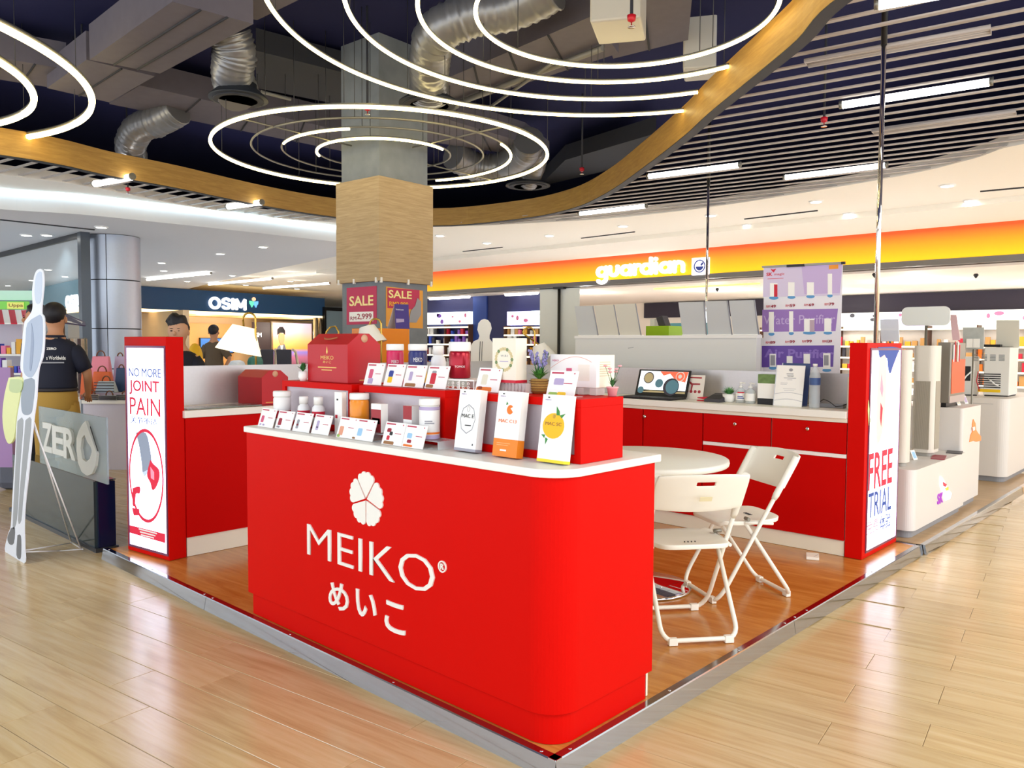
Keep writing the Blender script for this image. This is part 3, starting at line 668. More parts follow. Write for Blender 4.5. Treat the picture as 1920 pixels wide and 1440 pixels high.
def dot(px, py, r, mat, nm):
    c = lp(px, py); o = MB().flat(circle(0, 0, r, 16), c, OD, ZU, .06).build(nm, mat, osf)
dot(475, 561, .075, M('peach_glow', 'F7C9A0', .5, emit=1), 'logo_head')
MB().flat([(-.2, .12), (-.02, .1), (-.02, -.02), (-.1, -.14), (-.14, -.04), (-.19, .0)], lp(475, 570), OD, ZU, .06).build('logo_left_leaf', M('mint_glow', '66D6B0', .5, emit=1), osf)
MB().flat([(.2, .12), (.02, .1), (.02, -.02), (.1, -.14), (.14, -.04), (.19, .0)], lp(475, 570), OD, ZU, .06).build('logo_right_leaf', M('sky_glow', '6FB7F2', .5, emit=1), osf)
oslab(120, 620, 2.62, 2.64, .9, 3.3, M('tan_shop_ceiling', 'D8B070', .6), 'ceiling', kind='structure')
oslab(255, 640, 0, 2.62, 4.0, .2, M('tan_shop_wall', 'C7A982', .6), 'wall_osim_back', kind='structure').name = 'wall_back_left'
oslab(352, 437, .2, 2.35, 3.9, .08, M('orange_wood_panel', 'C8965C', .5, noise=.1), 'wall_panel_wood', kind='structure')
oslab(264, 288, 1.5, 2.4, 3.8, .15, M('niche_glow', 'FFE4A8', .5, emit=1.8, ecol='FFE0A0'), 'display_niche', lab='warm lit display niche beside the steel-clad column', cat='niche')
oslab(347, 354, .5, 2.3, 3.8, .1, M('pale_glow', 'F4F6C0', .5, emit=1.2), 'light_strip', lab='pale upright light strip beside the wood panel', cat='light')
tv = oslab(374, 438, 1.05, 1.72, 3.82, .06, black, 'television', lab='wide black television behind the man in the brown shirt', cat='television')
oslab(376, 436, 1.08, 1.69, 3.81, .01, M('tv_blue', '2A5FA8', .4, emit=.9, ecol='3A70B8'), 'screen', tv)
dp = oslab(476, 508, .3, 2.45, 3.0, .15, M('dark_brown_panel', '3A2E34', .5), 'sign_panel', lab='dark brown upright sign panel left of the sunset poster', cat='sign')
a = os_(471, 640, 2.98); zz = os_(480, 632, 2.98).z; text(dp, 'OSIM', V((a.x, a.y, zz)), OD, ZU, glow_w, (os_(490, 640, 2.98)-a).length, .2, d=.02, bold=.04)
MB().flat([(0, 0), (.3, 0), (.3, .05), (0, .05)], V((a.x, a.y, zz-.2)), OD, ZU, .02).build('text_line_print', glow_w, dp)
for px_, t_0 in ((300, 2.2), (380, 2.0), (470, 2.2), (560, 1.8)):
    v = osx(px_, t_0); l = bpy.data.lights.new('massage_shop_fill_light', 'POINT'); l.energy = 90; l.shadow_soft_size = .15; l.color = (1, .92, .78); o = bpy.data.objects.new('massage_shop_fill_light', l); o.location = (v.x, v.y, 2.2); C.objects.link(o)  # added fill inside the massage shop, no lamp bodies
# poster
pz0, pz1 = os_(545, 688, 2.9).z, os_(545, 606, 2.9).z
pp = thing('framed_poster', 'large framed poster of a man in a grey suit before a sunset', 'poster', osx(548, 2.9))
oslab(509, 587, pz0-.1, pz1+.06, 2.95, .1, M('grey_metal_frame', '8C7C68', .4, .5), 'frame', pp)
sun = grad('sunset_print', [(0, '7A4A50'), (.22, 'B46A8A'), (.34, '8E7FD0'), (.42, 'F2A24A'), (.6, 'F6B878'), (.8, 'E9BFC2'), (1, 'CFC4DC')], None, pz0, pz1, .8)
oslab(512, 584, pz0, pz1, 2.93, .02, sun, 'print', pp)
mp = lambda mb, pts, mat, nm, d=.01: mb.flat([((os_(x, y, 2.92)-os_(512, 688, 2.92)).dot(OD), os_(x, y, 2.92).z-os_(512, 688, 2.92).z) for x, y in pts], os_(512, 688, 2.92), OD, ZU, d).build(nm, mat, pp)
mp(MB(), [(515, 688), (516, 660), (521, 650), (527, 645), (533, 645), (536, 654), (538, 670), (536, 688)], M('suit_print', '6E7686', .5), 'suit_print')
mp(MB(), [(525, 647), (528, 662), (531, 647)], paper, 'shirt_print', .015)
mp(MB(), [(522, 630), (523, 640), (527, 648), (531, 646), (533, 637), (533, 626), (524, 624)], M('face_print', 'DDA57C', .5), 'portrait_face_print', .02)
mp(MB(), [(520, 628), (520, 618), (524, 613), (530, 613), (534, 620), (534, 628), (531, 624), (524, 624)], hair, 'portrait_hair_print', .025)
mp(MB(), [(551, 663), (553, 660), (556, 663), (554, 667)], M('sun_print', 'FFE060', .5, emit=1), 'sun_print', .015)
# steel posts and glass at the shop's right end
for k, px in enumerate((592, 600, 607)):
    v = osx(px, .1); t_ = MB().lathe([(.11, 0), (.11, 2.62)], v, 14).build('steel_post', M('warm_steel', 'A89C8C', .25, .9)); tag(t_, ('left', 'middle', 'right')[k]+' of three slim steel posts at the right end of the navy fascia', 'post')
oslab(611, 660, .3, 2.95, -.1, .05, M('blue_grey_glass', '8FA6B4', .15, .2), 'window_1', kind='structure')
oslab(611, 660, 2.95, 3.1, -.15, .15, black, 'trim_2', kind='structure')
oslab(609, 612, 0, 3.1, -.15, .15, black, 'trim_3', kind='structure')
# second fascia seen left of the steel column
PA, PB = od(158, 560, 24.7), od(70, 560, 29.6); PA.z = PB.z = 0; dL = (PA-PB).normalized(); PB -= dL*9; nL = V((-dL.y, dL.x, 0))
f2 = thing('shop_fascia', 'teal shop fascia left of the steel column with partly hidden lettering', 'sign', (PA+PB)/2)
MB().prism([(p.x, p.y) for p in (PB, PA, PA+nL*.3, PB+nL*.3)], 2.62, 3.49).build('fascia_panel', M('teal_fascia', '2A7488', .35), f2)
MB().prism([(p.x, p.y) for p in (PB, PA, PA+nL*.6, PB+nL*.6)], 2.54, 2.62).build('lit_soffit', M('warm_soffit_glow'), f2)
a = opl(126, 576, PA-nL*.02, nL); b_ = opl(155, 574, PA-nL*.02, nL)
strokes(f2, 'OSIM', V((a.x, a.y, opl(140, 577, PA, nL).z)), dL, ZU, glow_w, (b_-a).length, .40, .09, .06)
MB().prism([(p.x, p.y) for p in (PB+nL*3, PA+nL*3, PA+nL*3.2, PB+nL*3.2)], 0, 2.6).build('back_wall', M('tan_shop_wall'), f2)

# ---------------------------------------------------------------- steel clad round column
scx = od(216, 600, 15.2); sc_ = thing('steel_column', 'round column clad in brushed steel panels beside the bag display', 'column', (scx.x, scx.y, 0))
stl = M('brushed_steel_cladding', 'B4BAC6', .42, .75, noise=.04, nscale=30); seam = M('dark_seam', '20242C', .6)
MB().lathe([(.44, 0), (.44, 3.5)], (scx.x, scx.y, 0), 40).build('core', seam, sc_)
zs = [0, 1.0, 1.75, 2.66, 3.5]
base_a = math.atan2(CAM.y-scx.y, CAM.x-scx.x)
for i in range(4):
    for a0, a1 in ((base_a-PI*.75, base_a-.30), (base_a-.27, base_a+.95+.4), (base_a+1.38, base_a+PI*1.23)):
        n_ = 36; P = [(scx.x+.46*math.cos(a0+(a1-a0)*k/n_), scx.y+.46*math.sin(a0+(a1-a0)*k/n_)) for k in range(n_+1)]
        Q = [(scx.x+.43*math.cos(a0+(a1-a0)*k/n_), scx.y+.43*math.sin(a0+(a1-a0)*k/n_)) for k in range(n_, -1, -1)]
        m_ = MB(); PQ = P+Q; m_.prism(PQ, zs[i]+.01, zs[i+1]-.01)
        m_.build('steel_panel', stl, sc_)
# glass shopfront corner left of it
gA, gB = od(160, 600, 14.6), od(0, 600, 18.2); gA.z = gB.z = 0; gd = (gB-gA).normalized()
gt = MB().prism([(gA.x-.08, gA.y-.08), (gA.x+.08, gA.y-.08), (gA.x+.08, gA.y+.08), (gA.x-.08, gA.y+.08)], 0, 3.5).build('trim_4', M('dark_steel_frame', '50565E', .3, .7)); tag(gt, kind='structure')
thin = M('thin_glass', 'CFE4EA', .03, alpha=.10)
pn = V((-gd.y, gd.x, 0)); gb2 = gA+gd*8
t_ = MB().prism([(p.x, p.y) for p in (gA, gb2, gb2+pn*.02, gA+pn*.02)], .1, 3.42).build('window_2', thin); tag(t_, kind='structure')
t_ = MB().prism([(p.x, p.y) for p in (gA, gb2, gb2+pn*.06, gA+pn*.06)], 3.40, 3.5).build('trim_5', black); tag(t_, kind='structure')
# ================================================================ THE RED KIOSK
plat = thing('kiosk_platform', 'low wood-look platform with polished steel edging under the red kiosk', 'platform', (2, 2, 0))
deck_m = wood('amber_wood_deck', 'D4984A', 'AE6E26', .22, (16, 2.0, 1), math.radians(4), rand=0, bump=.01, c3='C28238')
B('deck', (.02, .02, 0), (4.08, 4.04, .068), deck_m, plat)
def trim_run(p0, p1, nrm, name='edge_trim', par=plat, screws=(), h=.07):
    """steel edging: sloped outer face and a flat lip inwards"""
    p0, p1, nn = V(p0), V(p1), V(nrm); d = (p1-p0).normalized()
    prof = [(.0, 0), (.012, 0), (.0, h-.003), (-.003, h+.002), (-.035, h+.002), (-.035, h-.004)]
    m_ = MB(); k = len(prof); vs = []
    for q in (p0, p1): vs += [q+nn*a+ZU*z for a, z in prof]
    m_.add(vs, [(i, (i+1) % k, k+(i+1) % k, k+i) for i in range(k)]+[tuple(range(k)), tuple(range(2*k-1, k-1, -1))])
    o = m_.build(name, steel, par)
    for s_ in screws:
        c = p0+d*s_-nn*.018+ZU*(h+.002); MB().lathe([(.007, 0), (.006, .0015), (0, .003)], c, 8).build('screw', chrome, o)
    return o
trim_run((0, 0, 0), (0, 2.545, 0), (-1, 0, 0), screws=(.08, .9, 1.7, 2.5)); trim_run((0, 2.548, 0), (0, 4.06, 0), (-1, 0, 0), screws=(.05, .75, 1.45))
trim_run((0, 0, 0), (1.92, 0, 0), (0, -1, 0), screws=(.1, .75, 1.35, 1.85)); trim_run((1.923, 0, 0), (4.09, 0, 0), (0, -1, 0), screws=(.05, .2, 1.2, 2.1))
trim_run((4.09, 0, 0), (4.09, 3.5, 0), (1, 0, 0)).name = 'edge_trim_far'

# ---- front counter
fc = thing('front_counter', 'glossy red front counter with rounded corner, white top and white lettering', 'counter', (.33, 1.08, .07))
MB().prism(rrect(.05, .05, .62, 2.115, (.11, .0, 0, 0), 10), .07, .185).build('toe_kick', red, fc)
bd = MB().prism(rrect(.03, .03, .637, 2.13, (.13, .0, 0, .0), 14), .185, 1.028).build('body', red, fc, .002)
MB().prism(rrect(.015, .012, .655, 2.145, (.14, .0, .05, .02), 14), 1.03, 1.06).build('worktop', white, fc, .004)
B('back_panel', (.640, .06, .07), (.652, 2.1, 1.02), offw, fc)
FO = V((.03, 0, 0))
def fy(px, py, x=.03): return ox(px, py, x)
a, b_ = fy(578, 1042), fy(816, 1100)
zt = (fy(580, 984).z+fy(640, 996).z)/2; zb = fy(590, 1043).z
text(fc, 'MEIKO', V((.03, a.y, zb)), XN, ZU, white, a.y-b_.y, zt-zb, d=.006, bold=-.012, label='raised white lettering')
for ch, p0, p1 in (('め', (618, 1090), (655, 1145)), ('い', (669, 1107), (707, 1160)), ('こ', (723, 1127), (761, 1188))):
    a, b_ = fy(p0[0], p1[1]), fy(p1[0], p1[1]); m0 = fy((p0[0]+p1[0])/2, p0[1]); m1 = fy((p0[0]+p1[0])/2, p1[1])
    text(fc, ch, V((.03, a.y, m1.z+.004)), XN, ZU, white, a.y-b_.y, m0.z-m1.z-.01, d=.006, bold=.012)
a = fy(823, 1068); b_ = fy(838, 1068); rr_ = (a.y-b_.y)/2; cz_ = fy(830, 1062).z; Oc = V((.03, (a.y+b_.y)/2, cz_))
g = MB(); ringpoly(g, 0, 0, rr_*.78, rr_, Oc, XN, ZU, .006, 24, 1.0); g.build('mark_ring', white, fc)
text(fc, 'R', Oc+V((0, rr_*.4, -rr_*.5)), XN, ZU, white, rr_*.8, rr_*1.0, d=.006, bold=.02)
cpt = fy(688, 936); y0, y1 = fy(656, 930).y, fy(721, 942).y; rz_ = (fy(688, 884).z-fy(688, 987).z)/2; ry_ = (y0-y1)/2
Rf = (rz_+ry_)/2
for k in range(5):
    am = PI/2-k*2*PI/5; hw = PI/5-.035; P_ = [(math.cos(am)*.06*Rf, math.sin(am)*.06*Rf)]
    n_ = 40
    for i in range(n_+1):
        t = -1+2*i/n_; aa = am+hw*t
        env = .97-.10*abs(t)**2.2; sc4 = .075*(abs(math.sin((t+1)*PI*2))-.5)
        r_ = Rf*(env+sc4*(.8)); 
        if abs(t) > .93: r_ *= 1-.9*(abs(t)-.93)
        P_.append((r_*math.cos(aa), r_*math.sin(aa)))
    MB().flat(P_, V((.03, cpt.y, cpt.z)), XN, ZU, .006).build('petal', white, fc)

# ---- left backlit advertising box
La, Lb = V((.182, 3.426, 0)), V((.114, 3.923, 0)); Ld = (Lb-La).normalized(); Ln = V((-Ld.y, Ld.x, 0)); Ln = Ln if Ln.x < 0 else -Ln   # Ln looks out
LR = -Ld
lb_ = thing('lightbox_sign', 'tall backlit knee pain advertising box in red frame, left of the red counter', 'sign', (La+Lb)/2+V((.05, 0, .07)))
P_ = [La, La-Ln*.122, Lb-Ln*.122, Lb]
MB().prism([(p.x, p.y) for p in P_], .07, 1.53).build('casing', red, lb_, .003)
panelw = M('lightbox_panel', 'FFFFFF', .4, emit=3.6, ecol='D8DEFF')
Lw = (Lb-La).length; LO = Lb+ZU*.07; LO2 = LO+Ln*.004
def LP(px, py): v = opl(px, py, LO, Ln)-LO; return (v.dot(LR), v.z)
MB().flat([(.035, .045), (Lw-.02, .045), (Lw-.02, 1.385), (.035, 1.385)], LO, LR, ZU, .004).build('lit_panel', panelw, lb_)
edge = MB()
for q in ([(.02, .03), (Lw-.008, .03), (Lw-.008, .045), (.02, .045)], [(.02, 1.385), (Lw-.008, 1.385), (Lw-.008, 1.40), (.02, 1.40)], [(.02, .045), (.035, .045), (.035, 1.385), (.02, 1.385)], [(Lw-.02, .045), (Lw-.008, .045), (Lw-.008, 1.385), (Lw-.02, 1.385)]): edge.flat(q, LO, LR, ZU, .007)
edge.build('frame_edge', M('purple_grey_edge', '7A4A6A', .3, .4), lb_)
lbblue = M('lit_blue_print', '2A4CA0', .5, emit=.2); lbred = M('lit_red_print', 'D82040', .5, emit=.3); lbpink = M('lit_pink_print', 'F08CA0', .5, emit=.6); lbgrey = M('lit_grey_print', '8A94A6', .5, emit=.35); lbpale = M('lit_pale_print', 'D8E2F0', .5, emit=.9); lbskin = M('lit_skin_print', 'F6C8B4', .5, emit=.7)
def ltxt(par, s_, p0, p1, p2, PF, O, R, mat, off, bold=.0):
    """p0 lower left, p1 lower right, p2 upper left (pixels)"""
    a, b2, c2 = PF(*p0), PF(*p1), PF(*p2); text(par, s_, O+R*a[0]+ZU*((a[1]+b2[1])/2)+off, R, ZU, mat, b2[0]-a[0], c2[1]-a[1], d=.0015, bold=bold)
ltxt(lb_, 'NO MORE', (243, 705), (303, 709), (243, 689), LP, LO2, LR, lbblue, V((0, 0, 0)), .008)
ltxt(lb_, 'JOINT', (244, 740), (300, 742), (245, 713), LP, LO2, LR, lbred, V((0, 0, 0)), .015)
ltxt(lb_, 'PAIN', (245, 776), (302, 782), (246, 744), LP, LO2, LR, lbred, V((0, 0, 0)), .0)
ltxt(lb_, '关节不适', (246, 793), (296, 797), (246, 781), LP, LO2, LR, lbblue, V((0, 0, 0)), .0)
ltxt(lb_, 'MEIKO', (262, 662), (290, 663), (262, 656), LP, LO2, LR, lbpale, V((0, 0, 0)), .0)
def lpoly(pts, mat, nm, d=.0015): return MB().flat(smooth_line([LP(*p) for p in pts+[pts[0]]], 3)[:-1] if len(pts) > 4 else [LP(*p) for p in pts], LO2, LR, ZU, d).build(nm, mat, lb_)
lpoly([(256, 811), (275, 812), (283, 845), (285, 868), (279, 885), (270, 892), (267, 868), (262, 835)], lbgrey, 'thigh_print')
lpoly([(270, 885), (284, 880), (290, 895), (278, 925), (270, 950), (269, 975), (265, 968), (266, 925)], lbpale, 'shin_print')
lpoly([(284, 862), (289, 870), (299, 880), (300, 897), (293, 915), (287, 918), (284, 905), (278, 893), (279, 880)], lbred, 'knee_pain_print', .003)
lpoly([(284, 875), (291, 885), (291, 900), (285, 896)], lbpink, 'knee_glow_print', .004)
g = MB(); c0 = LP(275, 892); c1 = LP(308, 893); c2 = LP(275, 804); ringpoly(g, c0[0], c0[1], (c1[0]-c0[0])*.93, c1[0]-c0[0], LO2, LR, ZU, .0018, 48, (c2[1]-c0[1])/(c1[0]-c0[0])); g.build('circle_print', lbred, lb_)
lpoly([(250, 915), (263, 912), (263, 925), (256, 926), (254, 948), (250, 945)], lbred, 'bottle_print'); lpoly([(249, 952), (262, 954), (263, 966), (252, 966)], lbred, 'badge_print')
lpoly([(243, 984), (311, 1001), (311, 1018), (243, 998)], lbred, 'red_band_print')
for i in range(3): lpoly([(262+i*2, 992.5+i*5.5), (296-i*3, 1001.5+i*4), (296-i*3, 999+i*4), (262+i*2, 990+i*5.5)], paper, 'text_line_print', .003)

# ---- left back counter
lc = thing('left_counter', 'red back counter beside the knee pain lightbox, white top and cream plinth', 'counter', (1.8, 3.68, .07))
B('plinth', (.31, 3.45, .07), (3.35, 3.88, .2), offw, lc); B('body', (.305, 3.435, .2), (3.35, 3.9, .995), redd, lc)
B('worktop', (.29, 3.41, .998), (3.34, 3.9, 1.045), white, lc, .003)
t_ = B('splash_panel', (.28, 3.905, .07), (3.83, 3.93, 1.325), brushed); tag(t_, 'long brushed silver upstand panel behind the left counter', 'panel')
t_ = thing('glass_tray', 'thin smoked glass slab lying on the left counter', 'tray', (.75, 3.6, 1.046)); B('slab', (.33, 3.46, 1.048), (1.0, 3.62, 1.056), M('smoked_glass', '9AA5A0', .08, alpha=.6), t_, .002)

# ---- back counter with cabinets
bc = thing('back_counter', 'long red cabinet counter along the back with white top and drawers', 'counter', (3.6, 1.8, .07))
B('plinth', (3.385, .29, .07), (3.8, 3.40, .172), offw, bc); B('carcass', (3.392, .285, .172), (3.82, 3.40, .98), offw, bc)
B('worktop', (3.345, .285, 1.005), (3.83, 3.9, 1.055), white, bc, .003); B('under_strip', (3.365, .285, .978), (3.83, 3.9, 1.003), offw, bc)
def lock(c, par):
    o = MB().lathe([(.014, 0), (.014, .012), (.011, .016), (0, .016)], c, 16, axis=(-1, 0, 0)).build('lock', chrome, par); MB().box((c[0]-.0175, c[1]-.0015, c[2]-.006), (c[0]-.016, c[1]+.0015, c[2]+.006)).build('keyhole', blackp, o)
def front(name, y0, y1, z0, z1, lk=None):
    o = B(name, (3.37, y1+.003, z0), (3.39, y0-.003, z1), redd, bc, .0015)
    if lk: lock((3.37, lk[0], lk[1]), o)
front('door', 3.40, 2.66, .178, .975); front('door', 2.655, 1.907, .178, .975)
lk = ox(1210, 781, 3.37); front('door', 1.903, 1.366, .178, .975, (lk.y, lk.z))
lk = ox(1379, 795, 3.37); front('drawer', 1.362, .819, .765, .975, (lk.y, lk.z)); lk = ox(1515, 804, 3.37); front('drawer', .815, .285, .765, .975, (lk.y, lk.z))
front('door', 1.362, .286, .178, .735)
for y in (1.362,): B('grip_strip', (3.375, .286, .737), (3.385, y, .763), paper, bc)
t_ = B('splash_panel', (3.835, .3, .07), (3.855, 3.9, 1.292), brushed); tag(t_, 'brushed silver upstand panel along the back counter behind the laptop', 'panel')

# ---- right backlit advertising box
rb = thing('lightbox_sign', 'tall backlit FREE TRIAL advertising box at the right corner of the kiosk', 'sign', (3.72, .22, .07))
B('casing', (3.372, .168, .07), (4.07, .282, 1.515), red, rb, .003)
RO = V((3.372, .168, .07)); RO2 = RO+V((0, -.004, 0))
def RP(px, py): v = oy(px, py, .168)-RO; return (v.x, v.z)
MB().flat([(.07, .05), (.665, .05), (.665, 1.395), (.07, 1.395)], RO, YN, ZU, .004).build('lit_panel', panelw, rb)
edge = MB()
for q in ([(.055, .035), (.68, .035), (.68, .05), (.055, .05)], [(.055, 1.395), (.68, 1.395), (.68, 1.41), (.055, 1.41)], [(.055, .05), (.07, .05), (.07, 1.395), (.055, 1.395)], [(.665, .05), (.68, .05), (.68, 1.395), (.665, 1.395)]): edge.flat(q, RO, YN, ZU, .007)
edge.build('frame_edge', M('purple_grey_edge'), rb)
Z0 = V((0, 0, 0))
ltxt(rb, 'FREE', (1626, 921), (1671, 904), (1627, 852), RP, RO2, YN, lbred, Z0, .015)
ltxt(rb, 'TRIAL', (1626, 972), (1669, 955), (1627, 925), RP, RO2, YN, lbblue, Z0, .005)
ltxt(rb, '免费', (1624, 1003), (1645, 995), (1624, 978), RP, RO2, YN, lbpink, Z0, .0); ltxt(rb, '体验', (1648, 994), (1668, 987), (1648, 967), RP, RO2, YN, lbblue, Z0, .0)
def rpoly(pts, mat, nm, d=.0015): return MB().flat(smooth_line([RP(*p) for p in pts+[pts[0]]], 3)[:-1] if len(pts) > 4 else [RP(*p) for p in pts], RO2, YN, ZU, d).build(nm, mat, rb)
rpoly([(1645, 651), (1683, 652), (1678, 675), (1668, 700), (1664, 690), (1662, 672), (1655, 672), (1647, 668)], lbblue, 'blue_background_print')
rpoly([(1634, 655), (1646, 655), (1648, 690), (1646, 730), (1640, 745), (1633, 700)], lbpale, 'hand_left_print'); rpoly([(1648, 672), (1660, 672), (1658, 760), (1652, 812), (1642, 830), (1643, 740)], lbskin, 'finger_print', .003)
rpoly([(1651, 700), (1654, 730), (1652, 745), (1648, 730)], lbpink, 'sore_joint_print', .004); rpoly([(1649, 755), (1653, 765), (1650, 800), (1648, 785)], lbred, 'red_vein_print', .004)
rpoly([(1683, 660), (1684, 700), (1668, 765), (1658, 830), (1653, 835), (1657, 765), (1667, 705)], M('lit_rose_print', 'FBDDE2', .5, emit=1.2), 'hand_right_print', .0025); rpoly([(1627, 750), (1631, 790), (1628, 800), (1626, 770)], M('lit_green_print', 'BFE08A', .5, emit=.8), 'green_edge_print')

# ================================================================ display risers on the front counter
rim = M('riser_mesh_panel', 'B9AEB4', .4, .35, noise=.06, nscale=80)
def riser(label, y0, y1):
    t_ = thing('display_riser', label, 'riser', (.33, (y0+y1)/2, 1.061)); x0, x1, z0, z1 = .205, .465, 1.061, 1.295
    B('top_board', (x0, y0, z1-.03), (x1, y1, z1), red, t_, .001); B('bottom_board', (x0, y0+.03, z0), (x1, y1-.03, z0+.03), red, t_, .001)
    B('side_board', (x0, y0, z0), (x1, y0+.03, z1-.03), red, t_, .001); B('side_board', (x0, y1-.03, z0), (x1, y1, z1-.03), red, t_, .001)
    B('inset_panel', (x0+.012, y0+.03, z0+.03), (x0+.02, y1-.03, z1-.03), rim, t_)
riser('red display riser nearest the rounded corner, tall boxes leaning on it', .065, .604); riser('middle red display riser with four cards along its top edge', .79, 1.39); riser('left red display riser carrying the big red gift carton', 1.45, 2.07)

# ---- info cards
def card(label, BL, BR, TL, z0, prods, dx=.03, grp='acrylic product cards on the front counter', hdr='crimson_print'):
    a, b_ = oz(*BL, z0), oz(*BR, z0); x0 = (a.x+b_.x)/2 if z0 < 1.2 else min(.25, (a.x+b_.x)/2)
    a, b_ = ox(*BL, x0), ox(*BR, x0); tl = ox(*TL, x0+dx); ht = tl.z-z0
    P0 = V((x0, a.y, z0+.001)); P1 = V((x0, b_.y, z0+.001)); up = V((dx, 0, ht)); 
    t_ = thing('product_card', label, 'card', (x0+.02, (a.y+b_.y)/2, z0), grp)
    q = [P0, P1, P1+up, P0+up]
    MB().slab(q, .003).build('card_sheet', paper, t_)
    n_ = (q[1]-q[0]).cross(q[3]-q[0]).normalized()
    s_ = MB(); s_.slab([P1+V((.004, 0, 0)), P0+V((.004, 0, 0)), P0+V((.05, 0, .0)), P1+V((.05, 0, 0))], .002) if False else s_.box((x0+.004, b_.y, z0+.0005), (x0+.055, a.y, z0+.003)); s_.build('acrylic_foot', M('acrylic_sheet', 'E4EEF0', .05, alpha=.35), t_)
    U = up.normalized(); W_ = a.y-b_.y; Hh = up.length
    hm = M(hdr, 'C23A56', .5); hb = MB(); tx = MB()
    nc = 1 if W_ < .2 else 2
    for c in range(nc):
        x_ = c*W_/2 if nc == 2 else 0; w1 = W_/nc
        hb.flat([(x_+.06*w1, Hh*.88), (x_+w1*.5, Hh*.88), (x_+w1*.5, Hh*.94), (x_+.06*w1, Hh*.94)], P0, XN, U, .0006)
        tx.flat([(x_+.56*w1, Hh*.5), (x_+w1*.86, Hh*.5), (x_+w1*.86, Hh*.53), (x_+.56*w1, Hh*.53)], P0, XN, U, .0006)
        tx.flat([(x_+.86*w1, Hh*.88), (x_+w1*.9, Hh*.88), (x_+w1*.9, Hh*.93), (x_+.86*w1, Hh*.93)], P0, XN, U, .0006)
    hb.build('header_print', hm, t_); tx.build('text_print', M('crimson_print'), t_)
    for (u0, v0, u1, v1, m1) in prods:
        MB().flat(rrect(u0*W_, v0*Hh, u1*W_, v1*Hh, (.004, .004, .006, .006), 3), P0, XN, U, .0008).build('picture_print', m1, t_)
c1 = lambda x, y: (460+x/4.8, 600+y/4.8); c2 = lambda x, y: (800+x/4.8, 600+y/4.8)
W_T = 1.061
brownp = M('brown_print', '9C6A3C', .5); peachp = M('peach_print', 'E8A080', .5); skyp = M('sky_print', '9CC8E8', .5); limep = M('lime_print', '9CBF5A', .5); lilacp = M('lilac_print', 'B8A8CC', .5)
card('leftmost small white product card on the counter front edge', c1(110, 958), c1(240, 975), c1(140, 790), W_T, [(.12, .25, .3, .6, pinkp), (.1, .08, .22, .18, lilacp), (.3, .08, .44, .17, lilacp)])
card('white product card second from the left, in front of the white jar', c1(262, 975), c1(402, 995), c1(285, 810), W_T, [(.14, .2, .34, .58, dkred), (.1, .06, .3, .16, greyp)])
card('white card with a grey bottle picture in front of two white bottles', c1(420, 1000), c1(567, 1018), c1(452, 827), W_T, [(.16, .15, .3, .62, greyp), (.17, .3, .29, .4, dkred)])
card('white card with a pale bottle picture left of the tall slim carton', c1(590, 1018), c1(742, 1045), c1(620, 845), W_T, [(.2, .2, .34, .68, lilacp), (.22, .32, .32, .38, blackp)])
card('wide double product card with peach and blue pictures', c1(815, 1052), c1(1140, 1102), c1(842, 868), W_T, [(.05, .12, .16, .55, peachp), (.02, .02, .1, .16, limep), (.56, .2, .68, .55, skyp), (.45, .03, .53, .12, brownp)])
card('white card with dark carton pictures in front of the small red carton', c1(1222, 1118), c1(1402, 1138), c1(1255, 912), W_T, [(.15, .55, .35, .72, dkred), (.3, .42, .45, .58, blackp), (.1, .02, .6, .16, brownp), (.2, .2, .34, .4, redp)])
card('white card in front of the big white jar on the acrylic stand', c1(1405, 1142), c1(1592, 1168), c1(1437, 935), W_T, [(.15, .4, .38, .62, skyp), (.2, .2, .4, .34, dkred), (.05, .04, .5, .13, orangep)])
RT = 1.296
card('card with a pink jar picture on the middle riser, nearest the gift carton', c1(1062, 570), c1(1216, 582), c1(1092, 388), RT, [(.2, .3, .42, .72, pinkp), (.22, .05, .5, .3, lilacp)], grp='acrylic product cards on the risers')
card('card with a blue and yellow jar picture on the middle riser', c1(1240, 582), c1(1402, 592), c1(1263, 396), RT, [(.18, .42, .42, .7, bluep), (.18, .15, .42, .42, yellowp)], grp='acrylic product cards on the risers')
card('card with a white bottle and mushrooms picture on the middle riser', c1(1414, 592), c1(1594, 602), c1(1450, 405), RT, [(.22, .3, .38, .7, lilacp), (.1, .03, .62, .18, brownp)], grp='acrylic product cards on the risers')
card('card with a red jar picture on the middle riser beside the white fretwork stand', c1(1610, 604), c1(1797, 612), c1(1640, 412), RT, [(.2, .2, .45, .68, redp), (.22, .68, .43, .78, greyp), (.05, .03, .4, .18, brownp)], grp='acrylic product cards on the risers')
card('card with an oval wreath picture on the corner riser', c2(432, 632), c2(640, 642), c2(464, 430), RT, [(.2, .3, .44, .72, M('cream_print', 'E8E0C8', .5)), (.05, .02, .7, .2, orangep), (.1, .1, .3, .22, dkred)], grp='acrylic product cards on the risers')
card('card with green fruit picture on the corner riser in front of the long white box', c2(1072, 672), c2(1322, 686), c2(1106, 456), RT, [(.2, .45, .55, .7, lilacp), (.08, .02, .4, .16, limep), (.4, .03, .7, .18, yellowp)], grp='acrylic product cards on the risers')

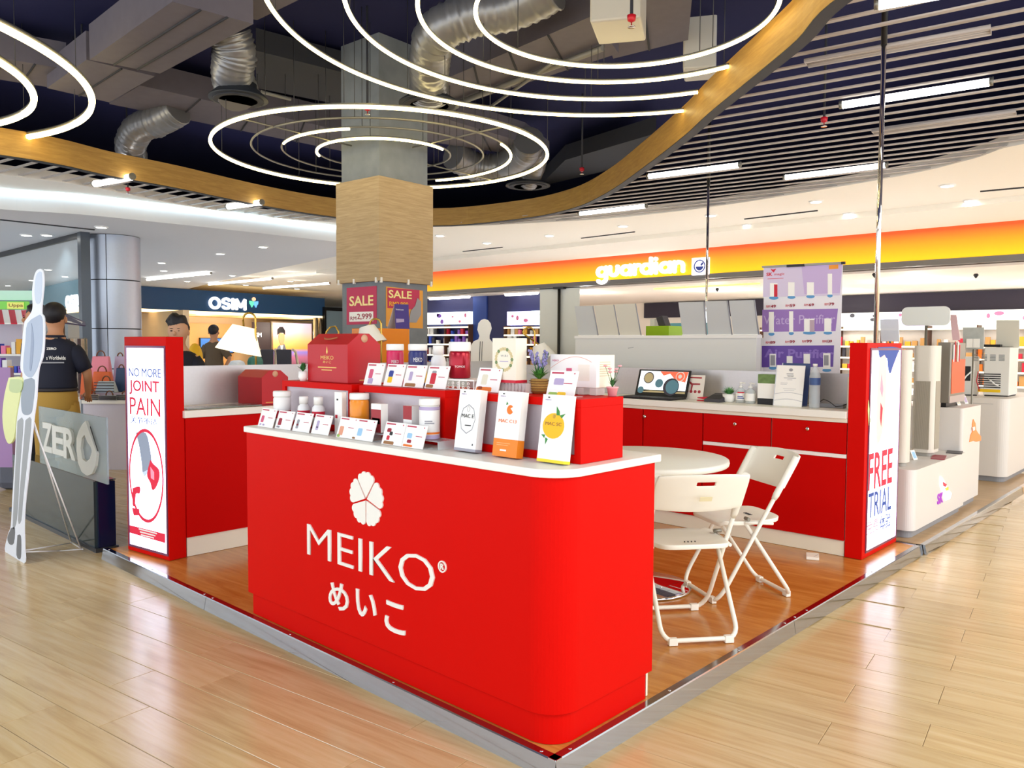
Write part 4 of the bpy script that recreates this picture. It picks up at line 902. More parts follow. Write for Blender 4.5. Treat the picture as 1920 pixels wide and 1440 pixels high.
# ---- jars and bottles
def iy(px, x, z=1.15): # world y where the column of pixels px meets the plane x
    return ox(px, to_px((x, 1.0, z))[1], x).y
def place(px0, px1, x, pyt, pyb=None):
    a, b_ = ox(px0, pyt, x), ox(px1, pyt, x); m_ = (a+b_)/2; return m_.y, (px1-px0)/2*(m_-CAM).dot(_f)/FPX, m_.z
def jar(label, px0, px1, pyt, x, z0, body, lid=lidw, lidh=.028, name='supplement_jar', bands=(), words=(), grp=None):
    y, r, zt = place(px0, px1, x, pyt); r *= .97; t_ = thing(name, label, 'jar', (x, y, z0), grp); h = zt-z0; bh = h-lidh
    MB().lathe([(r*.9, 0), (r*.97, .004), (r*.97, bh-.012), (r*.9, bh-.004), (r*.85, bh)], (x, y, z0), 28).build('jar_body', body, t_)
    MB().lathe([(r*.98, bh-.001), (r, bh+.004), (r, h-.005), (r*.95, h), (0, h)], (x, y, z0), 28).build('lid', lid, t_)
    for z_0, z_1, m1 in bands: MB().lathe([(r*.975, bh*z_0), (r*.98, bh*z_0+.0005), (r*.98, bh*z_1), (r*.975, bh*z_1)], (x, y, z0), 28, cap=False).build('label_band', m1, t_)
    for s_, v0, hh, m1, ww in words: curved_text(t_, s_, V((x, y, z0+bh*v0)), r*.985, hh*bh, m1, ww*r)
    return t_, (x, y, r, bh)
def curved_text(par, s_, c, r, h, mat, w_):
    dv = V((CAM.x-c.x, CAM.y-c.y, 0)).normalized(); R_ = V((-dv.y, dv.x, 0)); O = c+dv*(r+.001)-R_*w_/2
    if s_.startswith('-'):      # print too small to read: plain bars
        for k in range(len(s_)): MB().flat([(0, h*(k+.2)/len(s_)), (w_*(1-.2*k), h*(k+.2)/len(s_)), (w_*(1-.2*k), h*(k+.7)/len(s_)), (0, h*(k+.7)/len(s_))], O, R_, ZU, .0006).build('text_line_print', mat, par)
    else: text(par, s_, O, R_, ZU, mat, w_, h, d=.0006)
def bottle(label, px0, px1, pyt, x, z0, body, cap=lidw, band=None, name='pill_bottle', grp=None):
    y, r, zt = place(px0, px1, x, pyt); h = zt-z0; t_ = thing(name, label, 'bottle', (x, y, z0), grp)
    MB().lathe([(r*.9, 0), (r, .004), (r, h*.62), (r*.92, h*.7), (r*.62, h*.76), (r*.62, h*.78)], (x, y, z0), 24).build('bottle_body', body, t_)
    MB().lathe([(r*.72, h*.77), (r*.74, h*.97), (r*.68, h), (0, h)], (x, y, z0), 24).build('cap', cap, t_)
    if band: MB().lathe([(r*1.0, h*.42), (r*1.01, h*.42), (r*1.01, h*.58), (r*1.0, h*.58)], (x, y, z0), 24, cap=False).build('label_band', band, t_)
    return t_
jw = M('white_jar_plastic', 'F1F0EE', .35)
jar('white jar with a red swirl at the left end of the front counter', 512, 546, 733, .14, W_T, jw, bands=((.30, .55, redp),), words=(('od', .36, .12, paper, .5),))
bottle('white pill bottle with red label, left of its twin', 558, 581, 743, .15, W_T, jw, band=redp); bottle('white pill bottle with red label, right of its twin', 585, 609, 744, .15, W_T, jw, band=redp)
def carton(label, x, px0, px1, pyt, z0, depth, mat, name='carton', stripes=(), words=()):
    a, b_ = ox(px0, pyt, x), ox(px1, pyt, x); zt = (a.z+b_.z)/2; t_ = thing(name, label, 'box', (x+depth/2, (a.y+b_.y)/2, z0))
    B('box_body', (x, b_.y, z0), (x+depth, a.y, zt), mat, t_, .001); W_ = a.y-b_.y; Hh = zt-z0
    for u0, v0, u1, v1, m1 in stripes: MB().flat([(u0*W_, v0*Hh), (u1*W_, v0*Hh), (u1*W_, v1*Hh), (u0*W_, v1*Hh)], V((x, a.y, z0)), XN, ZU, .0006).build('print', m1, t_)
    for s_, u0, v0, ww, hh, m1 in words: text(t_, s_, V((x-.0006, a.y-u0*W_, z0+v0*Hh)), XN, ZU, m1, ww*W_, hh*Hh, d=.0005)
    return t_
carton('tall slim white carton with a small red square on the counter', .14, 627, 641, 735, W_T, .025, paper, stripes=((.1, .38, .4, .46, redp), (.3, .8, .5, .84, blackp)))
om = M('orange_jar', 'F2921E', .25, alpha=1, noise=.12, nscale=30)
jar('amber orange jar with a white lid standing between the left and middle risers', 655, 693, 737, .165, W_T, om, lidh=.028, words=(('MAC-10', .35, .14, brownp, 1.1),))
def stand(label, x0, x1, y0, y1, z0, z1):
    t_ = thing('acrylic_stand', label, 'stand', ((x0+x1)/2, (y0+y1)/2, z0)); ac = M('acrylic_sheet', 'E4EEF0', .05, alpha=.35)
    B('top_plate', (x0, y0, z1-.004), (x1, y1, z1), ac, t_); B('leg', (x0, y0, z0), (x1, y0+.004, z1-.004), ac, t_); B('leg', (x0, y1-.004, z0), (x1, y1, z1-.004), ac, t_)
ya_, yb2 = ox(698, 800, .13).y, ox(728, 800, .13).y
stand('low clear acrylic stand under the small red and white carton', .105, .195, yb2-.02, ya_+.02, W_T, W_T+.035)
carton('small red and white carton on an acrylic stand beside the orange jar', .125, 696, 714, 757, W_T+.036, .04, paper, stripes=((0, 0, 1, .8, M('maroon_print', 'A83038', .5)), (0, .8, .95, .97, paper), (.1, .3, .9, .5, peachp)), words=())
ya_, yb2 = ox(757, 810, .13).y, ox(826, 820, .13).y
stand('wide clear acrylic stand under the big white jar and a small carton', .10, .198, yb2-.02, ya_+.02, W_T, W_T+.035)
carton('small carton with red top on the wide acrylic stand', .13, 756, 772, 761, W_T+.036, .05, paper, stripes=((.0, .55, 1, 1, M('maroon_print')), (.1, .05, .9, .3, brownp)), words=())
jar('big white jar with lilac base and tomato picture on the acrylic stand', 785, 826, 747, .150, W_T+.036, jw, bands=((.86, .96, lilacp), (.0, .12, lilacp), (.14, .2, orangep)), words=(('--', .45, .12, greyp, .9),))
# leaning product boxes
def leaning(label, BL, BR, BS, TL, mat, side, deco, name='supplement_box', words=()):
    a, b_ = oz(*BL, W_T), oz(*BR, W_T); x0 = (a.x+b_.x)/2; x0 = min(x0, .165); a, b_ = ox(*BL, x0), ox(*BR, x0); dx = .035
    tl = ox(*TL, x0+dx); up = V((dx, 0, tl.z-W_T)); th = .036; U = up.normalized(); n_ = V((up.z, 0, -dx)).normalized()
    P0, P1 = V((x0, a.y, W_T)), V((x0, b_.y, W_T)); t_ = thing(name, label, 'box', (x0+.02, (a.y+b_.y)/2, W_T), 'tall supplement boxes')
    lo = [P0, P1, P1+n_*th, P0+n_*th]; 
    dz = min(p.z for p in lo); lift = V((0, 0, W_T+.0005-dz)); lo = [p+lift for p in lo]; P0, P1 = lo[0], lo[1]
    MB().hexa(lo[::-1], [p+up for p in lo][::-1]).build('box_body', mat, t_)
    W_ = a.y-b_.y; Hh = up.length
    for kind_, *q in deco:
        if kind_ == 'r': u0, v0, u1, v1, m1 = q; MB().flat([(u0*W_, v0*Hh), (u1*W_, v0*Hh), (u1*W_, v1*Hh), (u0*W_, v1*Hh)], P0, XN, U, .0008).build('print', m1, t_)
        if kind_ == 'base': 
            v1, m1 = q; e = .0006; k = up*v1
            g = MB().hexa([lo[0]-n_*e+XN*-e, lo[1]-n_*e+XN*e, lo[2]+XN*e, lo[3]-XN*e][::-1], [lo[0]-n_*e-XN*e+k, lo[1]-n_*e+XN*e+k, lo[2]+XN*e+k, lo[3]-XN*e+k][::-1]); g.build('base_band', m1, t_)
        if kind_ == 'e': u0, v0, r, ky, m1 = q; MB().flat(circle(u0*W_, v0*Hh, r*W_, 24, r*W_*ky), P0, XN, U, .001).build('print', m1, t_)
        if kind_ == 'o': u0, v0, r, ky, m1 = q; g = MB(); ringpoly(g, u0*W_, v0*Hh, r*W_*.94, r*W_, P0, XN, U, .0008, 8, ky); g.build('print', m1, t_)
        if kind_ == 'p': pts, m1 = q; MB().flat([(x*W_, y*Hh) for x, y in pts], P0, XN, U, .0014).build('print', m1, t_)
    for s_, u0, v0, ww, hh, m1 in words: text(t_, s_, P0+XN*u0*W_+U*v0*Hh-n_*.0016, XN, U, m1, ww*W_, hh*Hh, d=.0006)
leaning('tall white box with grey octagon outline and silver base, left of three', c2(245, 1183), c2(435, 1203), c2(492, 1195), c2(275, 630), paper, paper,
        [('base', .045, M('silver_base', 'A5A2AC', .4)), ('o', .5, .52, .36, 1.35, greyp), ('r', .4, .41, .68, .425, blackp), ('r', .2, .95, .27, .965, blackp), ('o', .5, .68, .06, 1.5, blackp), ('r', .82, .1, .86, .13, blackp)], words=(('MAC E', .22, .54, .56, .06, blackp), ('MEIKO', .12, .91, .22, .02, lilacp)))
leaning('tall white box with orange lower third and an orange fruit, middle of three', c2(590, 1232), c2(805, 1258), c2(862, 1250), c2(640, 648), paper, paper,
        [('base', .27, M('orange_base', 'F0861C', .45)), ('e', .56, .72, .13, 1.1, orangep), ('p', [(.46, .80), (.4, .84), (.38, .79)], greenp), ('p', [(.58, .74), (.74, .66), (.74, .78)], paper), ('r', .3, .085, .56, .11, paper), ('r', .14, .2, .7, .21, M('pale_orange_print', 'F8B070', .5)), ('r', .14, .17, .62, .18, M('pale_orange_print')), ('r', .2, .95, .27, .965, blackp)],
        words=(('MAC C13', .14, .52, .74, .05, orangep), ('MEIKO', .12, .91, .22, .02, lilacp)))
leaning('tall white box with a big yellow lemon and yellow base, right of three', c2(990, 1283), c2(1230, 1312), c2(1278, 1300), c2(1018, 678), paper, paper,
        [('base', .045, M('yellow_base', 'F5DC28', .45)), ('e', .5, .54, .40, .92, M('lemon_print', 'F6BE12', .5)), ('p', [(.58, .7), (.56, .83), (.68, .76), (.7, .7)], greenp), ('p', [(.7, .7), (.9, .73), (.78, .66)], greenp), ('p', [(.22, .4), (.08, .4), (.2, .35)], greenp), ('p', [(.24, .36), (.26, .26), (.34, .34)], greenp), ('r', .32, .415, .64, .445, paper), ('e', .5, .68, .06, 1, lemon), ('r', .2, .95, .27, .965, blackp)],
        words=(('MAC SC', .2, .545, .6, .05, brownp), ('MEIKO', .12, .91, .22, .02, lilacp)))
# ================================================================ goods on the risers
def gift(label, F0, F1, S1, zt_px, zr_px, z0, x0):
    """house-shaped carton: F0,F1 px of front bottom corners, S1 px of the far bottom corner of the right side"""
    a, b_ = ox(*F0, x0), ox(*F1, x0); dep = .20; sh = ox(F1[0], zt_px, x0).z; W_ = a.y-b_.y
    t_ = thing('gift_carton', label, 'box', (x0+dep/2, (a.y+b_.y)/2, z0)); zr = sh+.055
    y0, y1 = b_.y, a.y; rc = M('gift_red_card', 'BE1220', .45)
    MB().add([(x0, y0, z0), (x0, y1, z0), (x0+dep, y1, z0), (x0+dep, y0, z0), (x0, y0, sh), (x0, y1, sh), (x0+dep, y1, sh), (x0+dep, y0, sh), (x0+dep*.35, y0, zr), (x0+dep*.35, y1, zr), (x0+dep*.65, y1, zr), (x0+dep*.65, y0, zr)],
             [(0, 1, 2, 3), (1, 0, 4, 5), (2, 1, 5, 9, 10, 6), (3, 2, 6, 7), (0, 3, 7, 11, 8, 4), (5, 4, 8, 9), (7, 6, 10, 11), (9, 8, 11, 10)]).build('carton_body', rc, t_, .0015)
    ym = (y0+y1)/2
    MB().tube([(x0+dep*.12, ym-.055, sh+.035), (x0+dep*.05, ym-.03, sh+.028), (x0+dep*.04, ym, sh+.026), (x0+dep*.05, ym+.03, sh+.028), (x0+dep*.12, ym+.055, sh+.035)], .004, 6).build('rope_handle', M('rope', 'A8643C', .7), t_)
    o = MB().lathe([(.0, 0), (.02, 0), (.02, .002), (0, .002)], (x0+dep*.5, y0-.0005, sh+.03), 16, axis=(0, -1, 0)).build('tab', M('tab_card', 'D8A888', .6), t_)
    O = V((x0, y1, z0)); Hh = sh-z0
    MB().flat([(W_*.5-.008, Hh*.80), (W_*.5, Hh*.95), (W_*.5+.008, Hh*.80), (W_*.5, Hh*.74)], O, XN, ZU, .0008).build('flame_mark', goldp, t_)
    text(t_, 'MEIKO', O+XN*W_*.34+ZU*Hh*.60, XN, ZU, goldp, W_*.32, Hh*.10, d=.0006); text(t_, 'めいこ', O+XN*W_*.40+ZU*Hh*.50, XN, ZU, goldp, W_*.2, Hh*.07, d=.0006)
    
    for v_, u0_, u1_ in ((.38, .27, .73), (.31, .36, .62)): MB().flat([(W_*u0_, Hh*v_), (W_*u1_, Hh*v_), (W_*u1_, Hh*(v_+.025)), (W_*u0_, Hh*(v_+.025))], O, XN, ZU, .0006).build('text_line_print', goldp, t_)
    MB().flat([(dep*.35, .012), (dep*.8, .012), (dep*.8, .015), (dep*.35, .015)], V((x0, y0, z0)), YN, ZU, .0008).build('gold_line', goldp, t_)
    return t_
gift('big red gift carton with gold print standing on the left riser', (577, 711), (652, 716), (712, 712), 646, 625, RT, .255)
jar('bright pink supplement jar with a white lid behind the riser cards', 724, 758, 645, .385, RT, M('pink_jar', 'D8245C', .3), lidh=.03, words=(('MEIKO', .62, .10, paper, .8), ('ude', .25, .16, paper, .9)))
t_, (x, y, r, bh) = jar('navy and yellow supplement jar with a white lid behind the riser cards', 765, 802, 645, .385, RT, M('navy_jar', '2A3070', .3), lidh=.03, bands=((.08, .50, yellowp),), words=(('MEIKO', .68, .12, paper, .9), ('ledrum', .28, .16, bluep, 1.2)))
o = bottle('white pump-neck bottle between the navy jar and the red jar', 808, 836, 648, .40, RT, jw, band=None)
text(o, '18', V((.36, ox(818, 690, .36).y, RT+.05)), XN, ZU, redp, .02, .02)
fz = thing('fretwork_stand', 'white cut-out fretwork stand under the big dark red jar', 'stand', (.33, .79, RT+.001))
a, b_ = ox(838, 720, .28), ox(892, 720, .28)
B('top_plate', (.27, b_.y, RT+.040), (.41, a.y, RT+.046), paper, fz)
fr = MB(); W_ = a.y-b_.y; O = V((.27, a.y, RT+.001))
for u in (0, W_*.48, W_-.004): fr.flat([(u, 0), (u+.004, 0), (u+.004, .04), (u, .04)], O, XN, ZU, .003, -.003)
fr.flat([(0, 0), (W_, 0), (W_, .004), (0, .004)], O, XN, ZU, .003, -.003); fr.build('frame', paper, fz)
for k in range(10):
    g = MB(); u = .012+(k % 5)*(W_-.02)/5+.004; v = .012+.016*(k//5); ringpoly(g, u, v, .0045, .0065, O, XN, ZU, .003, 10, 1, -.003); g.build('fretwork_scroll', paper, fz)
B('back_plate', (.40, b_.y, RT+.001), (.404, a.y, RT+.04), paper, fz)
jar('big dark red shiny supplement jar on the white fretwork stand', 841, 884, 641, .345, RT+.047, M('metallic_red_jar', 'A8142A', .22, .35), lidh=.04, words=(('TOMOS', .4, .07, paper, .9),))
# wreath box on ribbed acrylic stand
a, b_ = ox(936, 730, .29), ox(975, 731, .29); st = thing('acrylic_stand', 'ribbed clear acrylic block under the white wreath box', 'stand', (.33, (a.y+b_.y)/2, RT+.001)); ac = M('acrylic_sheet')
B('block', (.29, b_.y-.03, RT+.001), (.38, a.y+.01, RT+.04), M('frosted_acrylic', 'E8DEDC', .2, alpha=.55), st)
for k in range(8): yk = b_.y-.025+k*(a.y-b_.y+.03)/8; MB().tube([(.287, yk, RT+.002), (.287, yk, RT+.039)], .0025, 6).build('rib', M('rib_acrylic', 'C8BABA', .15, alpha=.8), st)
a, b_ = ox(923, 709, .28), ox(967, 709, .28); zt = ox(940, 634, .28).z
wb = thing('supplement_box', 'white box with a gold flower wreath and a red base strip on the corner riser', 'box', (.31, (a.y+b_.y)/2, RT+.041))
B('box_body', (.28, b_.y, RT+.0415), (.345, a.y, zt), M('cream_box', 'F4ECD8', .45), wb, .001); B('red_base', (.278, b_.y-.001, RT+.041), (.347, a.y+.001, RT+.052), redp, wb)
W_ = a.y-b_.y; Hh = zt-RT-.041; O = V((.28, a.y, RT+.041))
for k in range(22):
    an = 2*PI*k/22; MB().flat(circle(W_*.5+W_*.34*math.cos(an), Hh*.52+Hh*.24*math.sin(an), W_*.06, 6), O, XN, ZU, .0008).build('wreath_flower_print', (M('gold_flower_print', 'DCCB98', .5), M('sage_print', '7E9460', .5))[k % 4 == 0], wb)
text(wb, 'W.B.I', O+XN*W_*.36+ZU*Hh*.58, XN, ZU, greyp, W_*.3, Hh*.045, d=.0006); MB().flat([(W_*.32, Hh*.47), (W_*.68, Hh*.47), (W_*.68, Hh*.485), (W_*.32, Hh*.485)], O, XN, ZU, .0006).build('text_line_print', lilacp, wb)
# flower basket
a = oz(1011, 736, RT); bx_, by_ = .36, ox(1011, 736, .36).y
fb = thing('potted_flowers', 'purple artificial lavender in a woven rattan pot on the corner riser', 'plant', (bx_, by_, RT))
wick = M('rattan', 'A9803C', .7, noise=.35, nscale=90)
MB().lathe([(.028, 0), (.038, .015), (.040, .035), (.033, .052), (.036, .058)], (bx_, by_, RT), 20).build('pot', wick, fb)
for k in range(5): MB().tube([(bx_+.0395*math.cos(q*PI/8), by_+.0395*math.sin(q*PI/8), RT+.010+k*.010) for q in range(16)], .0022, 5, True).build('rattan_coil', M('rattan_dark', '7E5A28', .7), fb)
def tuft(par, c, n_, L, w_, mat, name, spread=.8, up=.6, seed=1):
    rnd = random.Random(seed); m_ = MB()
    for i in range(n_):
        an = rnd.uniform(0, 2*PI); e = rnd.uniform(.1, spread); d = V((math.cos(an)*e, math.sin(an)*e, up)).normalized(); l = L*rnd.uniform(.7, 1.1); sd = d.cross(ZU).normalized()*w_/2; c0 = V(c)
        m0 = c0+d*l*.5+ZU*.002; tp = c0+d*l-ZU*l*.12*e
        m_.add([c0-sd*.4, c0+sd*.4, m0+sd, m0-sd, tp], [(0, 1, 2, 3), (3, 2, 4)])
    o = m_.build(name, mat, par); tag(o, kind='stuff'); return o
tuft(fb, (bx_, by_, RT+.055), 46, .062, .012, leaf, 'leaves', 1.1, .7, 2)
for k in range(7):
    rnd = random.Random(k+20); an = k*.9; d = V((math.cos(an)*.35, math.sin(an)*.35, 1)).normalized(); L_ = rnd.uniform(.085, .125); p = V((bx_, by_, RT+.055)); m_ = MB(); m_.tube([p, p+d*L_], .0015, 5); m_.build('stem', leafd, fb)
    m_ = MB()
    for q in range(9): m_.ell(p+d*(L_*(.55+q*.055))+V((rnd.uniform(-.006, .006), rnd.uniform(-.006, .006), 0)), (.0055, .0055, .0065), 6, 4)
    m_.build('flower_spike', M('lavender', '8B86B8', .6), fb)
# long white box
a, b_, s_ = ox(1032, 722, .40), ox(1118, 724, .40), None
lb2 = thing('supplement_box', 'long low white and cream box on the corner riser behind the fruit card', 'box', (.43, (a.y+b_.y)/2, RT+.03)); zt = ox(1075, 665, .40).z
st = thing('acrylic_stand', 'row of clear acrylic blocks under the long white box', 'stand', (.42, (a.y+b_.y)/2, RT+.001))
for k in range(4): yk = b_.y+.005+k*(a.y-b_.y-.04)/3.2; B('block', (.405, yk, RT+.001), (.46, yk+.03, RT+.029), M('frosted_acrylic'), st)
dpx = oy(1152, 724, b_.y).x-.40
B('box_body', (.40, b_.y, RT+.03), (.40+min(dpx, .16), a.y, zt), M('cream_box'), lb2, .001); W_ = a.y-b_.y; Hh = zt-RT-.03; O = V((.40, a.y, RT+.03))
B('white_sleeve', (.3992, b_.y-.0003, RT+.0305), (.42, a.y+.0005, zt+.0005), paper, lb2)
g = MB(); n_ = 20
for i in range(n_):
    t0, t1 = i/n_, (i+1)/n_; f = lambda t: (W_*(.0+.9*t), Hh*(.55+.38*math.sin(t*PI*.8)))
    (u0, v0), (u1, v1) = f(t0), f(t1); g.flat([(u0, v0), (u1, v1), (u1, v1+.0016), (u0, v0+.0016)], O+V((-.001, 0, 0)), XN, ZU, .0005)
g.build('arc_print', M('peach_print'), lb2)
text(lb2, 'MEIKO', O+XN*W_*.05+ZU*Hh*.78+V((-.001, 0, 0)), XN, ZU, pinkp, W_*.14, Hh*.06, d=.0005); MB().flat([(W_*.36, Hh*.42), (W_*.48, Hh*.42), (W_*.48, Hh*.58), (W_*.36, Hh*.58)], O+V((-.001, 0, 0)), XN, ZU, .0005).build('seal_print', pinkp, lb2)
MB().flat([(W_*.62, Hh*.2), (W_*.86, Hh*.2), (W_*.86, Hh*.7), (W_*.62, Hh*.7)], O+V((-.001, 0, 0)), XN, ZU, .0005).build('window_print', M('pale_cream_print', 'F7EFE0', .5), lb2)
for k in range(7): MB().flat([(.02, Hh*(.35+k*.07)), (min(dpx, .16)*.75, Hh*(.35+k*.07)), (min(dpx, .16)*.75, Hh*(.37+k*.07)), (.02, Hh*(.37+k*.07))], V((.40, b_.y, RT+.03)), YN, ZU, .0006).build('text_line_print', M('tan_print', 'CDBE9C', .5), lb2)
# pink pot
px_, py_ = .435, .095
pk = thing('potted_flowers', 'tiny pink artificial flowers in a pink pot at the riser corner', 'plant', (px_, py_, RT))
pinkpot = M('pink_pot', 'F0A8B0', .5); MB().lathe([(.016, 0), (.021, .03), (.024, .031), (.024, .036), (.0, .034)], (px_, py_, RT), 18).build('pot', pinkpot, pk)
tuft(pk, (px_, py_, RT+.034), 22, .045, .008, leafd, 'leaves', .8, .9, 4)
for k in range(6):
    d = V((math.cos(k*1.1)*.35, math.sin(k*1.1)*.35, 1)).normalized(); L_ = .06+.012*(k % 3); MB().tube([(px_, py_, RT+.034), V((px_, py_, RT+.034))+d*L_], .001, 5).build('stem', leafd, pk)
    MB().ell(V((px_, py_, RT+.036))+d*L_, (.009, .009, .004), 8, 4).build('bloom', pinkpot, pk)

# ================================================================ left counter things
a, b_ = ox(490, 747, 1.05), ox(512, 748, 1.05)
g2 = thing('gift_carton', 'smaller red gift carton standing on the left back counter by the silver panel', 'box', (.95, 3.5, 1.046))
xg0 = oy(491, 745, 3.46).x; xg1 = oy(513, 745, 3.46).x; zs_ = oy(500, 708, 3.46).z; zr_ = zs_+.05
q0, q1 = 3.46, 3.80
MB().add([(xg0, q0, 1.046), (xg1+.12, q0, 1.046), (xg1+.12, q1, 1.046), (xg0, q1, 1.046), (xg0, q0, zs_), (xg1+.12, q0, zs_), (xg1+.12, q1, zs_), (xg0, q1, zs_), (xg0+.06, q0, zr_), (xg1+.06, q0, zr_), (xg1+.06, q1, zr_), (xg0+.06, q1, zr_)],
         [(3, 2, 1, 0), (0, 1, 5, 9, 8, 4), (1, 2, 6, 5), (2, 3, 7, 11, 10, 6), (3, 0, 4, 7), (4, 8, 11, 7), (5, 6, 10, 9), (8, 9, 10, 11)]).build('carton_body', M('gift_red_card', 'BE1220', .45), g2, .0015)
MB().lathe([(.0, 0), (.022, 0), (.022, .002), (0, .002)], ((xg0+xg1+.12)/2, q0-.0005, zs_+.025), 16, axis=(0, -1, 0)).build('tab', M('tab_card'), g2)
MB().flat([(.03, .02), (.16, .02), (.16, .024), (.03, .024)], V((xg0, q0, 1.046)), YN, ZU, .0008).build('gold_line', goldp, g2)
# arched brass lamps clipped behind the counters
brass = M('brass', 'C9A44C', .25, .9)
def lamp(label, px_pole, py_base, px_hook, py_top, shade_px, D, glow=True, zb=None):
    (sx0, sy0), (sx1, sy1), tilt = shade_px
    base = od(px_pole, py_base, D); top = od((px_pole+px_hook)/2, py_top, D); hook = od(px_hook, (sy0+0), D)
    z0_ = zb if zb is not None else base.z; t_ = thing('table_lamp', label, 'lamp', (base.x, base.y, z0_), 'arched brass lamps')
    P = []; Rw = (od(px_hook, py_top, D)-od(px_pole, py_top, D)); Rw.z = 0; w_ = Rw.length; dR = Rw.normalized(); r_ = w_/2; cz = top.z-r_; b0 = V((base.x, base.y, z0_))
    P = [b0, V((base.x, base.y, cz))]+[V((base.x, base.y, cz))+dR*(r_-r_*math.cos(PI*k/12))+ZU*r_*math.sin(PI*k/12) for k in range(1, 13)]
    s0 = od((sx0), sy0, D); ax = (od(sx1, sy1, D)-s0); L_ = ax.length
    P.append(s0); MB().tube(P, .009, 8).build('arm', brass, t_)
    MB().lathe([(.07, 0), (.07, .012), (.015, .018)], b0, 20).build('base', brass, t_)
    rt, rb_ = L_*.42, L_*.86
    MB().lathe([(rt, 0), (rb_, L_)], s0, 28, axis=ax, cap=False).build('shade', M('lamp_shade_glow', 'FFF6DC', .6, emit=1.1, ecol='FFEFC8') if glow else paper, t_)
    MB().lathe([(rt, 0), (0, .002)], s0, 28, axis=ax, cap=False).build('shade_top', paper, t_)
    return t_
def shade(sx0, sy0, sx1, sy1): return ((sx0, sy0), (sx1, sy1), 0)
lamp('arched brass lamp with a glowing cream shade behind the left counter', 480, 700, 457, 587, shade(457, 612, 447, 660), 7.0, True, 0)
lamp('brass arch lamp with a white shade rising behind the big red gift carton', 715, 720, 694, 598, shade(688, 612, 697, 645), 7.6, False, 0)
lamp('slender brass arch lamp behind the white wreath box', 1002, 720, 980, 614, shade(1010, 646, 1020, 672), 8.3, False, .0)
_lb = od(635, 640, 7.6); t_ = MB().tube([V((_lb.x, _lb.y, 0)), _lb, od(635, 622, 7.6), od(629, 612, 7.6), od(620, 613, 7.6), od(612, 622, 7.6), od(610, 640, 7.6)], .009, 8).build('lamp_arch', brass); tag(t_, 'brass lamp arch peeping over the left end of the big gift carton', 'lamp')
t_ = B('cabinet', (2.9, 3.97, 0), (3.3, 4.3, 1.32), M('shade_grey_cabinet', '8A8684', .6)); tag(t_, 'grey cabinet behind the silver panel that carries the brass lamps', 'cabinet')
# small plant left of gift carton
pp_ = ox(570, 712, .6); sp = thing('potted_plant', 'small green succulent in a white pot left of the big gift carton', 'plant', (.236, ox(568, 712, .236).y, RT))
cx_, cy_ = .236, ox(568, 700, .236).y; MB().lathe([(.014, 0), (.024, .02), (.022, .05), (.019, .05)], (cx_, cy_, RT), 18).build('pot', paper, sp); tuft(sp, (cx_, cy_, RT+.05), 40, .05, .012, leafd, 'leaves', .9, .8, 9)

# ================================================================ things on the back counter
BT = 1.056
def bx(px, py=745, x=3.5): return ox(px, py, x)
lp_ = thing('laptop', 'open black laptop showing orange and round pictures on the back counter', 'laptop', (3.55, bx(1230).y, BT))
a, b_ = ox(1180, 745, 3.52), ox(1277, 749, 3.52); zt = ox(1243, 694, 3.62).z
B('base', (3.36, b_.y, BT), (3.6, a.y, BT+.016), black, lp_, .003)
B('keyboard', (3.40, b_.y+.02, BT+.016), (3.50, a.y-.02, BT+.018), dark, lp_); B('touchpad', (3.365, (a.y+b_.y)/2-.05, BT+.016), (3.395, (a.y+b_.y)/2+.05, BT+.0175), M('dark_grey'), lp_)
up = V((.07, 0, zt-BT-.016)); q = [V((3.60, a.y, BT+.016)), V((3.60, b_.y, BT+.016)), V((3.60, b_.y, BT+.016))+up, V((3.60, a.y, BT+.016))+up]
lid_ = MB().slab(q, .008).build('lid', black, lp_)
U = up.normalized(); W_ = a.y-b_.y; Hh = up.length; scr = M('screen_white', 'EAF0F4', .3, emit=.9)
MB().flat([(.02, .05), (W_-.02, .05), (W_-.02, Hh-.012), (.02, Hh-.012)], q[0], XN, U, .001).build('screen', scr, lp_)
def sc_c(u, v, r, mat, d=.002, ky=1.0): MB().flat(circle(u*W_, v*Hh, r*W_, 22, r*W_*ky), q[0], XN, U, d).build('screen_picture', mat, lp_)
sO = M('screen_orange', 'E8684A', .4, emit=.6); sD = M('screen_dark', '3A3440', .4, emit=.3); sT = M('screen_tan', 'A89870', .4, emit=.5); sG = M('screen_teal', '4E7480', .4, emit=.5)
MB().flat([(W_*.42, Hh-.013), (W_*.5, Hh*.78), (W_*.62, Hh*.86), (W_*.74, Hh*.62), (W_*.93, Hh*.55), (W_*.96, Hh-.013)], q[0], XN, U, .0015).build('screen_picture', sO, lp_)
sc_c(.22, .68, .10, sD, .002); sc_c(.22, .68, .085, sT, .003); sc_c(.44, .48, .075, sG, .003); sc_c(.68, .36, .15, sD, .003); sc_c(.70, .36, .12, sG, .004); sc_c(.82, .76, .085, paper, .003); sc_c(.82, .76, .07, sO, .004); sc_c(.82, .76, .035, paper, .005); sc_c(.1, .2, .06, sG, .003)
MB().flat([(W_*.04, Hh*.12), (W_*.96, Hh*.12), (W_*.96, Hh*.19), (W_*.6, Hh*.17), (W_*.3, Hh*.2)], q[0], XN, U, .0018).build('screen_picture', sT, lp_)
